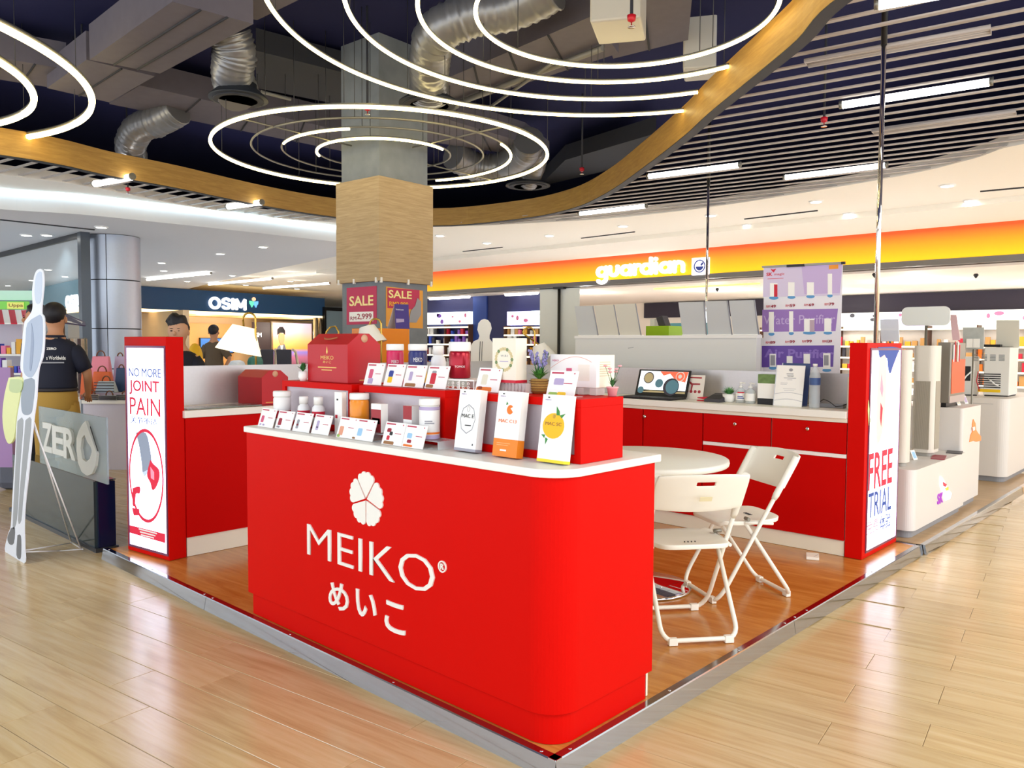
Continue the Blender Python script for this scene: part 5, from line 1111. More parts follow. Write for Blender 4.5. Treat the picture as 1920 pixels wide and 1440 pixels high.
# leaflet stand
a, b_ = ox(1279, 748, 3.64), ox(1317, 750, 3.64); zt = ox(1300, 703, 3.68).z; ls = thing('leaflet_stand', 'upright leaflet with red skeleton joint picture beside the laptop', 'leaflet', (3.66, (a.y+b_.y)/2, BT))
P0, P1 = V((3.64, a.y, BT+.0)), V((3.64, b_.y, BT)); up = V((.04, 0, zt-BT)); MB().slab([P0, P1, P1+up, P0+up], .003).build('sheet', M('leaflet_cream', 'EFE6DA', .5), ls); B('foot', (3.645, b_.y, BT), (3.72, a.y, BT+.018), M('pale_wood_foot', 'E0CFA0', .5), ls)
U = up.normalized(); W_ = a.y-b_.y; Hh = up.length; mar = M('maroon_print', 'A83038', .5)
MB().flat([(W_*.15, Hh*.86), (W_*.85, Hh*.86), (W_*.85, Hh*.92), (W_*.15, Hh*.92)], P0, XN, U, .001).build('title_print', mar, ls)
MB().flat([(W_*.1, Hh*.78), (W_*.14, Hh*.82), (W_*.42, Hh*.66), (W_*.8, Hh*.66), (W_*.8, Hh*.60), (W_*.46, Hh*.59), (W_*.42, Hh*.3), (W_*.36, Hh*.3), (W_*.38, Hh*.58)], P0, XN, U, .001).build('joint_print', mar, ls)
for k in range(4): MB().flat(circle(W_*(.2+k*.2), Hh*.32, W_*.07, 12), P0, XN, U, .0015).build('dot_print', mar, ls)
# red stapler, card terminal
t_ = thing('stapler', 'small red stapler between the leaflet and the card terminal', 'stapler', (3.55, bx(1310, 750).y, BT)); yk = bx(1312, 750).y
B('base', (3.53, yk-.045, BT), (3.56, yk+.045, BT+.008), redp, t_, .003); MB().hexa([(3.53, yk-.045, BT+.012), (3.56, yk-.045, BT+.012), (3.56, yk+.04, BT+.02), (3.53, yk+.04, BT+.02)], [(3.53, yk-.045, BT+.035), (3.56, yk-.045, BT+.035), (3.56, yk+.04, BT+.028), (3.53, yk+.04, BT+.028)]).build('arm', redp, t_, .002)
a, b_ = ox(1322, 752, 3.5), ox(1352, 752, 3.5); t_ = thing('card_terminal', 'dark wedge-shaped card payment terminal left of the small green plant', 'terminal', (3.56, (a.y+b_.y)/2, BT))
MB().hexa([(3.48, b_.y, BT), (3.66, b_.y, BT), (3.66, a.y, BT), (3.48, a.y, BT)], [(3.48, b_.y, BT+.02), (3.66, b_.y, BT+.062), (3.66, a.y, BT+.062), (3.48, a.y, BT+.02)]).build('terminal_body', M('terminal_grey', '45434A', .5), t_, .004)
MB().slab([(3.50, a.y-.01, BT+.0262), (3.50, b_.y+.01, BT+.0262), (3.60, b_.y+.01, BT+.0496), (3.60, a.y-.01, BT+.0496)], .001).build('keypad', dark, t_)
# plant
cx_, cy_ = 3.6, bx(1367, 740, 3.6).y; t_ = thing('potted_plant', 'small bright green succulent in a white pot beside the sanitiser bottles', 'plant', (cx_, cy_, BT))
MB().lathe([(.036, 0), (.046, .01), (.05, .062), (.044, .062)], (cx_, cy_, BT), 20).build('pot', paper, t_); tuft(t_, (cx_, cy_, BT+.055), 130, .075, .016, M('bright_leaf', '6FB06A', .5), 'leaves', 1.5, .7, 5)
# pump bottles
clear = M('clear_plastic', 'E6EEF0', .06, alpha=.45)
def pump(label, px, py_t, x, lab):
    y = bx(px, 745, x).y; t_ = thing('pump_bottle', label, 'bottle', (x, y, BT), 'hand sanitiser bottles'); zt = ox(px, py_t, x).z-BT
    MB().lathe([(.036, 0), (.038, .01), (.038, zt*.58), (.014, zt*.70), (.014, zt*.73)], (x, y, BT), 20).build('bottle_body', clear, t_)
    MB().lathe([(.0385, .02), (.0387, zt*.48)], (x, y, BT), 20, cap=False).build('label_band', lab, t_)
    MB().lathe([(.016, zt*.73), (.016, zt*.8), (.005, zt*.82), (.005, zt*.93), (.012, zt*.94), (.012, zt*.98), (0, zt)], (x, y, BT), 16).tube([(x, y, BT+zt*.96), (x-.01, y-.035, BT+zt*.95), (x-.01, y-.04, BT+zt*.92)], .004, 6).build('pump_head', lidw, t_)
    return t_, x, y
t_, x, y = pump('clear pump bottle with red and blue lettering next to the green plant', 1389, 716, 3.6, paper); curved_text(t_, '-', V((x, y, BT+.07)), .039, .02, redp, .05); curved_text(t_, '--', V((x, y, BT+.03)), .039, .026, bluep, .05)
pump('clear pump bottle with a plain white label left of the black and white box', 1407, 717, 3.58, paper)
# black and white box (calendar-like)
a, b_ = ox(1420, 757, 3.55), ox(1452, 757, 3.55); zt = ox(1435, 702, 3.55).z; t_ = thing('display_box', 'upright card box with green leaves picture, white middle and black base', 'box', (3.6, (a.y+b_.y)/2, BT)); h = zt-BT
B('base', (3.55, b_.y, BT), (3.64, a.y, BT+h*.2), black, t_); B('box_body', (3.55, b_.y, BT+h*.2), (3.63, a.y, BT+h*.7), paper, t_); B('picture_top', (3.552, b_.y, BT+h*.7), (3.628, a.y, zt), M('leaf_picture', '6E8A4E', .5, noise=.5, nscale=40), t_)
# certificates
def cert(label, px0, px1, pyt, x, pyb, main=True):
    a, b_ = ox(px0, pyb, x), ox(px1, pyb, x); zt = ox((px0+px1)/2, pyt, x+.05).z; t_ = thing('certificate_stand', label, 'certificate', (x+.03, (a.y+b_.y)/2, BT)); up = V((.05, 0, zt-BT)); P0, P1 = V((x, a.y, BT)), V((x, b_.y, BT))
    MB().slab([P0, P1, P1+up, P0+up], .004).build('sheet', paper if main else M('navy_sheet', '3E5080', .5), t_); U = up.normalized(); W_ = a.y-b_.y; Hh = up.length
    B('acrylic_foot', (x+.004, b_.y, BT), (x+.09, a.y, BT+.003), M('acrylic_sheet'), t_)
    MB().flat([(0, 0), (.006, 0), (.006, Hh), (0, Hh)], P0, XN, U, .0012).build('frame_edge', M('acryl_edge', 'C8CCD0', .2), t_)
    if main:
        pr = M('faint_grey_print', 'C4C4C8', .5)
        for v, u0, u1, hh in ((.78, .38, .62, .02), (.74, .4, .64, .012), (.68, .3, .72, .018), (.64, .42, .6, .012), (.56, .2, .45, .01), (.53, .2, .42, .01), (.42, .3, .75, .01), (.38, .35, .7, .01)): MB().flat([(u0*W_, v*Hh), (u1*W_, v*Hh), (u1*W_, (v+hh)*Hh), (u0*W_, (v+hh)*Hh)], P0, XN, U, .0008).build('text_line_print', pr if v < .7 else greyp, t_)
        MB().flat(circle(W_*.52, Hh*.89, W_*.07, 12, W_*.05), P0, XN, U, .0008).build('crest_print', greyp, t_)
        text(t_, 'WAVES', P0+XN*W_*.42+U*Hh*.72, XN, U, blackp, W_*.2, Hh*.02, d=.0006)
        for v in (.28, .12): 
            g = MB()
            for i in range(10):
                f = lambda t: (W_*t, Hh*(v+.05*math.sin(t*PI))); (u0, v0), (u1, v1) = f(i/10), f(i/10+.1); g.flat([(u0, v0), (u1, v1), (u1, v1+.004), (u0, v0+.004)], P0, XN, U, .0008)
            g.build('swoosh_print', pr, t_)
    return t_
cert('certificate frame half hidden behind the front certificate, navy edge showing', 1460, 1513, 681, 3.60, 757, False); cert('white certificate with a crest in a clear stand on the back counter', 1449, 1503, 685, 3.50, 761)
# water bottle
x = 3.5; y = bx(1527, 755, x).y; zt = ox(1528, 682, x).z-BT; t_ = thing('water_bottle', 'clear water bottle with a blue label right of the certificate', 'bottle', (x, y, BT))
MB().lathe([(.034, 0), (.038, .01), (.036, .03), (.038, .05), (.036, .08), (.038, .11), (.036, .14), (.038, zt*.55), (.038, zt*.72), (.028, zt*.84), (.014, zt*.92), (.014, zt*.95)], (x, y, BT), 24).build('bottle_body', M('bottle_plastic', 'DDE8EE', .05, alpha=.4), t_)
MB().lathe([(.0385, zt*.52), (.0387, zt*.68)], (x, y, BT), 24, cap=False).build('label_band', M('water_blue', '3E5A90', .4), t_); MB().lathe([(.016, zt*.94), (.016, zt), (0, zt)], (x, y, BT), 16).build('cap', lidw, t_)
# power adaptor and cable, white speaker
x = 3.62; y = bx(1560, 757, x).y; t_ = thing('power_strip', 'grey power strip with a black cable near the right end of the counter', 'electrical', (x, y, BT)); B('strip_body', (x-.03, y-.09, BT), (x+.03, y+.09, BT+.03), M('grey_plastic', '8C8E92', .5), t_, .004)
MB().tube([(x-.02, y+.09, BT+.03), (x-.05, y+.04, BT+.06), (x-.05, y, BT+.045), (x-.06, y-.05, BT+.012), (x-.04, y-.09, BT+.02), (x, y-.13, BT+.045)], .003, 6).build('cable', black, t_)
t_ = thing('white_device', 'tall rounded white device at the right end of the back counter', 'device', (3.7, .335, BT)); a = ox(1580, 705, 3.62); MB().prism(rrect(3.55, .29, 3.70, .365, (.03, .0, 0, .03)), BT, ox(1586, 706, 3.6).z).build('device_body', M('cream_plastic', 'EDE6D6', .4), t_, .006); B('rear_seam', (3.70, .3, BT), (3.71, .36, BT+.2), greyp, t_)

# ================================================================ table and folding chairs
tb = thing('round_table', 'round white table with a chrome disc foot behind the front counter', 'table', (1.9, .93, .07))
MB().lathe([(0, 0), (.49, 0), (.497, .006), (.5, .018), (.497, .032), (.49, .037), (0, .037)], (1.9, .93, .797), 64).build('tabletop', white, tb)
MB().lathe([(.28, 0), (.285, .006), (.27, .014), (.12, .032), (.045, .05), (0, .05)], (1.88, .9, .0705), 48).build('foot', chrome, tb); MB().lathe([(.03, .04), (.03, .70), (.12, .722), (.12, .726)], (1.88, .9, .07), 24).build('pedestal', chrome, tb)
def folding_chair(label, c, heading):
    c = V((c[0], c[1], .07)); t_ = thing('folding_chair', label, 'chair', c, 'white folding chairs'); h = math.radians(heading); t_.rotation_euler = (0, 0, h-PI/2)
    bpy.context.view_layer.update()
    Mx = Matrix.Translation(c) @ Matrix.Rotation(h-PI/2, 4, 'Z'); X = lambda x, y, z: Mx @ V((x, y, z))
    r = .0115
    # front leg loop: from the backrest top down to the front floor, joined by a floor bar with rounded corners
    def loop(yt, zt, yb, hw, zf=.02):
        P = [X(-hw, yt, zt)]; d = V((0, yb-yt, zf-zt)); n_ = 5
        pb = lambda s: [X(s*hw, yb-d.y*.13*(1), zf+.0-d.z*.13)]+[X(s*(hw-.055*(1-math.cos(k*PI/10))), yb-d.y*.13*(1-math.sin(k*PI/10)), zf-d.z*.13*(1-math.sin(k*PI/10))) for k in range(1, n_+1)]
        return P+pb(-1)+pb(1)[::-1]+[X(hw, yt, zt)]
    fl = loop(-.225, .80, .235, .215); MB().tube(fl, r, 10).build('front_leg_frame', tubew, t_)
    rl = loop(.075, .455, -.235, .19); MB().tube(rl, r, 10).build('rear_leg_frame', tubew, t_)
    for yy, hw in ((.235, .15), (-.235, .14)):
        for s in (-1, 1):
            q = [X(s*hw-.022, yy-.014, 0), X(s*hw+.022, yy-.014, 0), X(s*hw+.022, yy+.014, 0), X(s*hw-.022, yy+.014, 0)]; MB().hexa(q, [p+V((0, 0, .034)) for p in q]).build('foot_pad', plast, t_, .003)
    # seat: rounded, slightly dished
    nx, ny = 12, 12; top = []; bot = []
    def outl(u, v):   # u,v in -1..1 to superellipse
        k = max(abs(u), abs(v)); 
        if k < 1e-6: return 0, 0
        L_ = (abs(u/k)**5+abs(v/k)**5)**(1/5); return u/L_, v/L_
    for j in range(ny+1):
        for i in range(nx+1):
            u, v = outl(-1+2*i/nx, -1+2*j/ny); xw = .195*(1+.06*v); z = .455+.010*(v**2)-.010*(1-u*u)*(1-v*v)-(.018 if v > .9 else 0); top.append(X(u*xw, .015+v*.20, z)); bot.append(X(u*xw*.985, .015+v*.197, z-.024))
    W = nx+1; f_ = [(j*W+i, j*W+i+1, (j+1)*W+i+1, (j+1)*W+i) for j in range(ny) for i in range(nx)]; N0 = len(top); f2_ = [tuple(N0+a for a in q[::-1]) for q in f_]
    per = [i for i in range(W)]+[j*W+nx for j in range(1, ny+1)]+[ny*W+i for i in range(nx-1, -1, -1)]+[j*W for j in range(ny-1, 0, -1)]
    sd = [(per[k], N0+per[k], N0+per[(k+1) % len(per)], per[(k+1) % len(per)]) for k in range(len(per))]
    m_ = MB().add(top+bot, f_+f2_+sd, True); seat_o = m_.build('seat', plast, t_, .004)
    for k in range(4): MB().box((0, 0, 0), (0, 0, 0)); q = [X(-.03+k*.018, -.075, .4485), X(-.024+k*.018, -.075, .4485), X(-.018+k*.018, -.055, .4485), X(-.024+k*.018, -.055, .4485)]; MB().hexa(q, [p+V((0, 0, .003)) for p in q]).build('vent_slot', dark, seat_o)
    MB().tube([X(-.2, -.02, .432), X(.2, -.02, .432)], .006, 8).build('cross_rod', rail, t_)
    # backrest: curved panel with a grip slot
    n1, n2 = 20, 10; fr, bk = [], []
    sl = (0.235+.225)/(0.02-.80)
    zc = lambda v: .625+.19*(v) ; yl = lambda z: -.225+(z-.80)*sl
    for j in range(n2+1):
        v = j/n2
        for i in range(n1+1):
            u = -1+2*i/n1; z = .635+.175*v+.012*(1-u*u)*(1 if v > .5 else -1)*abs(v-.5)*2; cor = 1-(.035*max(0, (v-.75)/.25)**2); y = yl(z)-.045*(1-u*u)-.004; fr.append(X(u*.232*cor, y, z)); bk.append(X(u*.232*cor, y-.016, z))
    W = n1+1; hole = lambda i, j: (j == 7) and (8 <= i <= 11)
    f_ = [(j*W+i, j*W+i+1, (j+1)*W+i+1, (j+1)*W+i) for j in range(n2) for i in range(n1) if not hole(i, j)]; N0 = len(fr); f2_ = [tuple(N0+a for a in q[::-1]) for q in f_]
    per = [i for i in range(W)]+[j*W+n1 for j in range(1, n2+1)]+[n2*W+i for i in range(n1-1, -1, -1)]+[j*W for j in range(n2-1, 0, -1)]
    sd = [(per[k], N0+per[k], N0+per[(k+1) % len(per)], per[(k+1) % len(per)]) for k in range(len(per))]
    hp = [7*W+i for i in range(8, 13)]+[8*W+i for i in range(12, 7, -1)]
    sd += [(hp[k], hp[(k+1) % len(hp)], N0+hp[(k+1) % len(hp)], N0+hp[k]) for k in range(len(hp))]
    MB().add(fr+bk, f_[:]+f2_+sd, True).build('backrest', plast, t_, .004)
    for s in (-1, 1):
        MB().tube([X(s*.218, yl(.80), .805), X(s*.216, yl(.60), .60), X(s*.2155, yl(.575), .575)], [.019, .018, .014], 10).build('backrest_sleeve', plast, t_)
        q = X(s*.2, .06, .47); MB().lathe([(.010, -.02), (.010, .02)], q, 10, axis=X(1, 0, 0)-X(0, 0, 0)).build('pivot', rail, t_)
        MB().tube([X(s*.2, -.1, .435), X(s*.2, .075, .45)], .009, 6).build('seat_bracket', plast, t_)
    return t_, X
ch, X = folding_chair('white folding chair seen from behind, nearest to the front counter', (1.449, .372), 51.6)
q = [X(.02, -.262, .69), X(-.035, -.262, .69), X(-.035, -.255, .712), X(.02, -.255, .712)]
MB().slab([p+(X(0, -1, 0)-X(0, 0, 0))*.012 for p in (X(-.03, -.2505, .69), X(.03, -.2505, .69), X(.03, -.262, .712), X(-.03, -.262, .712))], .002).build('paper_label', M('label_cream', 'E8DFB8', .6), ch)
folding_chair('white folding chair farther right, turned sideways to the red drawers', (2.169, .45), 147.3)
t_ = thing('floor_box', 'small white plastic junction block lying on the deck by the right lightbox', 'electrical', (3.2, .43, .068)); B('block_body', (3.14, .39, .069), (3.27, .47, .088), plast, t_, .003, .4); B('slot_line', (3.17, .405, .088), (3.24, .408, .0885), greyp, t_)
# ================================================================ tall steel poles
def pole(label, px, py0, py1, D, r, z1=CZ+.12, z0=None):
    a = od(px, py0, D); z0 = z0 if z0 is not None else a.z; t_ = thing('steel_pole', label, 'pole', (a.x, a.y, z0))
    MB().tube([(a.x, a.y, z0), (a.x, a.y, CZ-.02)], r, 10).build('tube', chrome, t_); MB().tube([(a.x, a.y, CZ-.06), (a.x, a.y, 5.05)], r*1.25, 10).build('ceiling_socket', black, t_)
pole('tall thin steel pole rising behind the right lightbox to the louvre ceiling', 1642, 640, 40, 6.05, .018, z0=1.0)
pole('far thin steel pole before the shop name, behind the appliance stand', 1324, 600, 350, 11.3, .018, z0=.07)

# ================================================================ neighbouring appliance stand
p2 = thing('appliance_platform', 'steel-edged platform of the white appliance stand on the right', 'platform', (6.2, 2, 0))
B('deck', (4.14, .0, 0), (8.4, 4.1, .066), wood('pale_wood_deck', 'C9A878', 'AE8A58', .3, (20, 2, 1), math.radians(8), rand=0, bump=.01), p2)
warm_tint_steel = M('steel_warm_reflection', 'D8C0B0', .10, 1, noise=.05, nscale=9)  # same steel tinted warm, its coppery reflections put into the base colour
trim_run((4.10, -.02, 0), (7.35, -.02, 0), (0, -1, 0), par=p2); o = trim_run((7.36, -.02, 0), (9.6, -.02, 0), (0, -1, 0), par=p2); o.data.materials.clear(); o.data.materials.append(warm_tint_steel)
pw = M('pedestal_white', 'E4DFDA', .4); pg = M('pedestal_plinth_grey', '8E9096', .5)
def pedestal(label, x0, x1, y0, y1, zt, rr_=.07, seams=()):
    t_ = thing('pedestal', label, 'pedestal', ((x0+x1)/2, (y0+y1)/2, .066)); MB().prism(rrect(x0+.03, y0+.03, x1-.03, y1-.03, (rr_*.8, .02, 0, 0)), .067, .125).build('plinth', pg, t_)
    MB().prism(rrect(x0, y0, x1, y1, (rr_, .03, 0, 0), 8), .125, zt).build('body', pw, t_)
    for a, b_ in seams: B('door_seam', a, b_, M('seam_grey', 'A8A6A6', .6), t_)
    return t_
x0 = 4.22; zt = oy(1724, 877, .12).z; x1 = oy(1804, 900, .12).x
ped1 = pedestal('low white pedestal with a glowing red logo beside the right lightbox', x0, x1, .10, .85, zt)
x2 = oy(1838, 900, .12).x; zt2 = oy(1838, 760, .12).z
ped2 = pedestal('taller narrow white pedestal with an orange butterfly logo', min(x1+.01, oy(1812, 900, .12).x), x2, .13, .85, zt2, .03)
x3 = oz(1880, 905, .07).x; zt3 = oy(1885, 748, .2).z
ped3 = pedestal('big white cabinet at the right picture edge holding the open-backed appliance', x3, x3+1.6, .16, 1.75, zt3, .1, [((x3-.002, .6, .14), (x3, .604, zt3-.1)), ((x3-.002, .3, zt3-.06), (x3, 1.7, zt3-.056))])
# logos
def blob(par, pts, y, mat, nm, d=.006): 
    O = V((0, y, 0)); return MB().flat([(oy(px, py, y).x, oy(px, py, y).z) for px, py in pts], O, YN, ZU, d).build(nm, mat, par)
gl = M('logo_white_glow', 'FFFFFF', .5, emit=2.2); glr = M('logo_red_glow', 'E03040', .5, emit=.8); glo = M('logo_orange', 'F08040', .4, emit=.4); glp = M('logo_purple', '9A3AB0', .5, emit=.6)
blob(ped1, [(1762, 893), (1766, 896), (1771, 905), (1776, 918), (1783, 925), (1780, 935), (1772, 938), (1768, 925), (1762, 910)], .10, gl, 'logo_wing'); blob(ped1, [(1767, 903), (1774, 908), (1772, 913), (1768, 911)], .095, glr, 'logo_dot'); blob(ped1, [(1771, 915), (1777, 913), (1777, 919), (1773, 920)], .095, M('logo_yellow', 'F5B030', .4, emit=.8), 'logo_dot')
text(ped1, 'SK', V((oy(1757, 942, .10).x, .10, oy(1760, 945, .10).z)), YN, ZU, glp, oy(1767, 942, .10).x-oy(1757, 942, .10).x, .085, d=.006, bold=.02)
blob(ped2, [(1824, 786), (1828, 794), (1829, 806), (1833, 812), (1838, 818), (1838, 826), (1830, 828), (1824, 826), (1817, 829), (1819, 816), (1823, 808), (1822, 795)], .13, glo, 'logo_butterfly'); blob(ped2, [(1823, 801), (1827, 800), (1827, 806), (1824, 808)], .12, paper, 'logo_highlight')
# purifiers
def purifier(label, pxl, pxc, pyt, y, z0, wx, grille=True, mat='E2DCD0'):
    pa = oy(pxc, pyt, y); depth = ox(pxl, pyt, pa.x).y-y; pb = pa+V((wx, 0, 0)); zt = pa.z; w_ = wx; t_ = thing('air_purifier', label, 'appliance', ((pa.x+pb.x)/2, y+depth/2, z0)); m_ = M('appliance_ivory', mat, .4)
    MB().prism(rrect(pa.x+.02, y+.02, pb.x-.02, y+depth-.02, (.03,)*4), z0, z0+.03).build('base', M('appliance_grey', 'A8A49C', .5), t_)
    MB().prism(rrect(pa.x, y, pb.x, y+depth, (.05, .05, .05, .05), 8), z0+.03, zt).build('body', m_, t_, .004)
    if grille:
        gm = M('grille_line', 'B0A898', .5); n_ = 26; h = zt-z0
        for k in range(n_): u = pa.x+.05+(w_-.1)*k/(n_-1); B('grille_bar', (u-.002, y-.004, z0+.06), (u+.002, y+.001, z0+h*.68), gm, t_)
        for k in range(22): v = y+.03+(depth-.06)*k/21; B('grille_bar', (pa.x-.004, v-.002, z0+.06), (pa.x+.001, v+.002, z0+h*.68), gm, t_)
    else:
        B('control_panel', (pa.x-.001, y+.05, zt-.25), (pa.x+.001, y+depth-.06, zt-.05), M('panel_reflect', 'D9C6B4', .2), t_)
    return t_
purifier('slim ivory air purifier just behind the right lightbox', 1672, 1704, 656, .20, zt+.0005, .14, False); purifier('larger ivory air purifier with fine vertical grille lines', 1712, 1754, 648, .22, zt+.0005, .22)
def leafl(label, px, py, z, y_=0, cat='leaflet', mat=skyp, lean=True, nm='info_tag'):
    c = oz(px, py, z); t_ = thing(nm, label, cat, (c.x, c.y, z)); P = [V((c.x-.035, c.y, z+.001)), V((c.x+.035, c.y-.01, z+.001))]; up = V((.0, .03, .075)); MB().slab([P[0], P[1], P[1]+up, P[0]+up], .002).build('card_sheet', paper, t_); n_ = (P[1]-P[0]).cross(up).normalized()
    MB().flat([(.01, .012), (.062, .012), (.062, .066), (.01, .066)], P[0], P[1]-P[0], up, .0008).build('picture_print', mat, t_)
leafl('small blue and white tag leaning at the front of the low pedestal', 1716, 862, zt); leafl('small tag with a warm picture on the taller pedestal', 1798, 760, zt2, mat=M('cream_print')); leafl('small lilac tag beside the warm one on the taller pedestal', 1812, 757, zt2, mat=lilacp)
for lb, px, py, c_, sx, sy in (('red and grey leaflet lying flat on the low pedestal', 1760, 858, 'A03848', .14, .05), ('dark leaflets lying flat at the far side of the low pedestal', 1790, 848, '4A4648', .12, .06)):
    c = oz(px, py, zt); t_ = B('leaflet', (c.x-sx, c.y-sy, zt+.0005), (c.x+sx, c.y+sy, zt+.006), M('leaf_'+c_, c_, .4), rz=.2); tag(t_, lb, 'leaflet')
# dark purifier box with orange picture
y = .24; pa, pb = oy(1783, 640, y), oy(1811, 640, y); zb = zt2+.001; yC = min(.84, ox(1757, 700, pa.x).y)
t_ = thing('water_purifier', 'dark bronze water purifier with an orange picture front on the taller pedestal', 'appliance', ((pa.x+pb.x)/2, .5, zb)); x1_ = pb.x
B('body', (pa.x, y, zb+.04), (x1_, yC, oy(1783, 642, y).z), M('bronze_case', '8A857C', .35, .5), t_, .004); B('foot_block', (pa.x+.03, y+.03, zb), (x1_-.03, yC-.03, zb+.04), black, t_); B('orange_picture', (pa.x+.05, y-.004, zb+.12), (x1_-.01, y, zb+.42), M('orange_picture', 'E8581C', .4), t_); B('plinth_strip', (pa.x+.0, y-.006, zb+.04), (x1_, y, zb+.1), M('rose_grey', 'B8A8A4', .4), t_)
for k in range(5): B('picture_figure', (pa.x+.07+k*.045, y-.008, zb+.40), (pa.x+.095+k*.045, y-.003, zb+.55+.03*(k % 2)), (paper, redp, brownp)[k % 3], t_)
# open-backed appliance on the cabinet
y = .25; pa = oy(1891, 745, y); pb = pa; zb = zt3+.001; zt_ = oy(1885, 651, y).z
ap = thing('water_purifier', 'white water purifier seen from the back with vents, cables and a yellow label', 'appliance', ((pa.x+pb.x)/2, .6, zb)); xa = pa.x; DY = ox(1843, 745, xa).y-y
B('body', (xa, y, zb+.012), (xa+.42, y+DY, zt_), M('appliance_white', 'E8E6E0', .4), ap, .006); B('base', (xa+.01, y+.01, zb), (xa+.41, y+DY-.01, zb+.012), dark, ap); h = zt_-zb; L = .42
gy = M('vent_grey', '7C8084', .5)
for k in range(4):
    for q in range(5): B('vent_slot', (xa-.002, y+.05+k*.085, zb+h*(.72+q*.028)), (xa+.001, y+.105+k*.085, zb+h*(.735+q*.028)), gy, ap)
for q in range(7): B('heat_grille_bar', (xa-.004, y+.08, zb+h*(.17+q*.045)), (xa, y+.30, zb+h*(.19+q*.045)), dark, ap)
B('warning_label', (xa-.003, y+.08, zb+h*.08), (xa, y+.30, zb+h*.14), yellowp, ap)
MB().tube([(xa-.004, y+.34, zb+h*.55), (xa-.08, y+.40, zb+h*.4), (xa-.1, y+.46, zb+h*.2), (xa-.03, y+.5, zb+.02)], .008, 6).build('white_cable', lidw, ap); MB().tube([(xa-.004, y+.30, zb+h*.50), (xa-.02, y+.31, zb+h*.3), (xa-.01, y+.28, zb+h*.1)], .005, 6).build('red_cable', redp, ap)
MB().tube([(xa-.004, y+.2, zb+h*.35), (xa-.03, y+.17, zb+h*.32), (xa-.03, y+.13, zb+h*.25), (xa-.005, y+.1, zb+h*.22)], .008, 6).build('plug', lidw, ap); MB().tube([(xa-.03, y+.3, zb+.006), (xa-.1, y+.42, zb+.006), (xa-.12, y+.6, zb+.012), (xa-.05, y+.75, zb+.02)], .006, 6).build('black_cable', black, ap)
t_ = thing('water_purifier', 'second white water purifier farther back on the big cabinet', 'appliance', (xa+.15, 1.1, zb)); B('body', (xa, y+DY+.1, zb+.005), (xa+.25, y+DY+.4, zb+h*.8), M('appliance_white'), t_, .006); B('dark_panel', (xa-.003, y+DY+.13, zb+h*.3), (xa, y+DY+.2, zb+h*.6), dark, t_); B('yellow_label', (xa-.003, y+DY+.25, zb+.01), (xa, y+DY+.33, zb+.05), yellowp, t_)
def board(label, pts, X_, mat, th=.012, nm='display_board', feet=None, edge_=None):
    P = [ox(px, py, X_) for px, py in pts]; t_ = thing(nm, label, 'board', (X_, sum(p.y for p in P)/4, feet if feet is not None else min(p.z for p in P))); MB().slab(P, th).build('panel', mat, t_)
    if feet is not None: ym = sum(p.y for p in P)/4; MB().tube([(X_+.02, ym, feet), (X_+.02, ym, sum(p.z for p in P)/4)], .008, 6).build('stand_rod', rail, t_); B('stand_foot', (X_-.06, ym-.06, feet), (X_+.08, ym+.06, feet+.006), rail, t_)
    return t_
gboard = M('grey_board', 'C8CACA', .5); cboard = M('cream_board', 'D8D4C6', .5)
board('cream board standing on top of the white open-backed purifier', [(1868, 652), (1911, 652), (1911, 600), (1868, 600)], xa+.15, cboard, feet=zt_+.001)
t_ = B('router', (xa+.02, y+.1, zt_+.001), (xa+.12, y+.42, zt_+.03), black, None, .004); tag(t_, 'small black box lying on top of the white open-backed purifier', 'device')
q0, q1 = ox(1691, 611, 5.6), ox(1783, 574, 5.6); wbd = thing('display_board', 'white rounded header board on a pole above the purifiers at right', 'board', (5.6, (q0.y+q1.y)/2, .067))
MB().flat(rrect(0, 0, q0.y-q1.y, q1.z-q0.z, (.05, .05, .05, .05)), V((5.6, q0.y, q0.z)), XN, ZU, .02).build('panel', M('board_white', 'E8ECEA', .4), wbd); MB().tube([(5.62, (q0.y+q1.y)/2, .067), (5.62, (q0.y+q1.y)/2, q0.z+.05)], .012, 8).build('stand_rod', rail, wbd)
board('pale acrylic notice holder right of the steel pole', [(1652, 640), (1686, 640), (1684, 598), (1650, 599)], 4.6, M('acryl_pale', 'D4D6DC', .2, alpha=.85), feet=.067)
bg_ = board('grey picture board showing two white taps behind the orange picture', [(1806, 655), (1844, 655), (1845, 614), (1805, 614)], 7.0, M('grey_picture', 'B8BCB8', .5, noise=.15), feet=.067)
for k in (0, 1): c = ox(1818+k*12, 652, 6.98); B('tap_print', (6.975, c.y-.03, c.z), (6.985, c.y+.03, c.z+.09), paper, bg_)
for k, (lb, px) in enumerate((('curved pink brochure hanging beside the white header board', 1790),)):
    a = ox(px, 612, 5.7); t_ = MB().slab([ox(1786, 638, 5.7), ox(1800, 638, 5.7), ox(1793, 590, 5.7), ox(1781, 590, 5.7)], .01).build('brochure', M('pink_brochure', 'D8B4B8', .5)); tag(t_, lb, 'brochure')

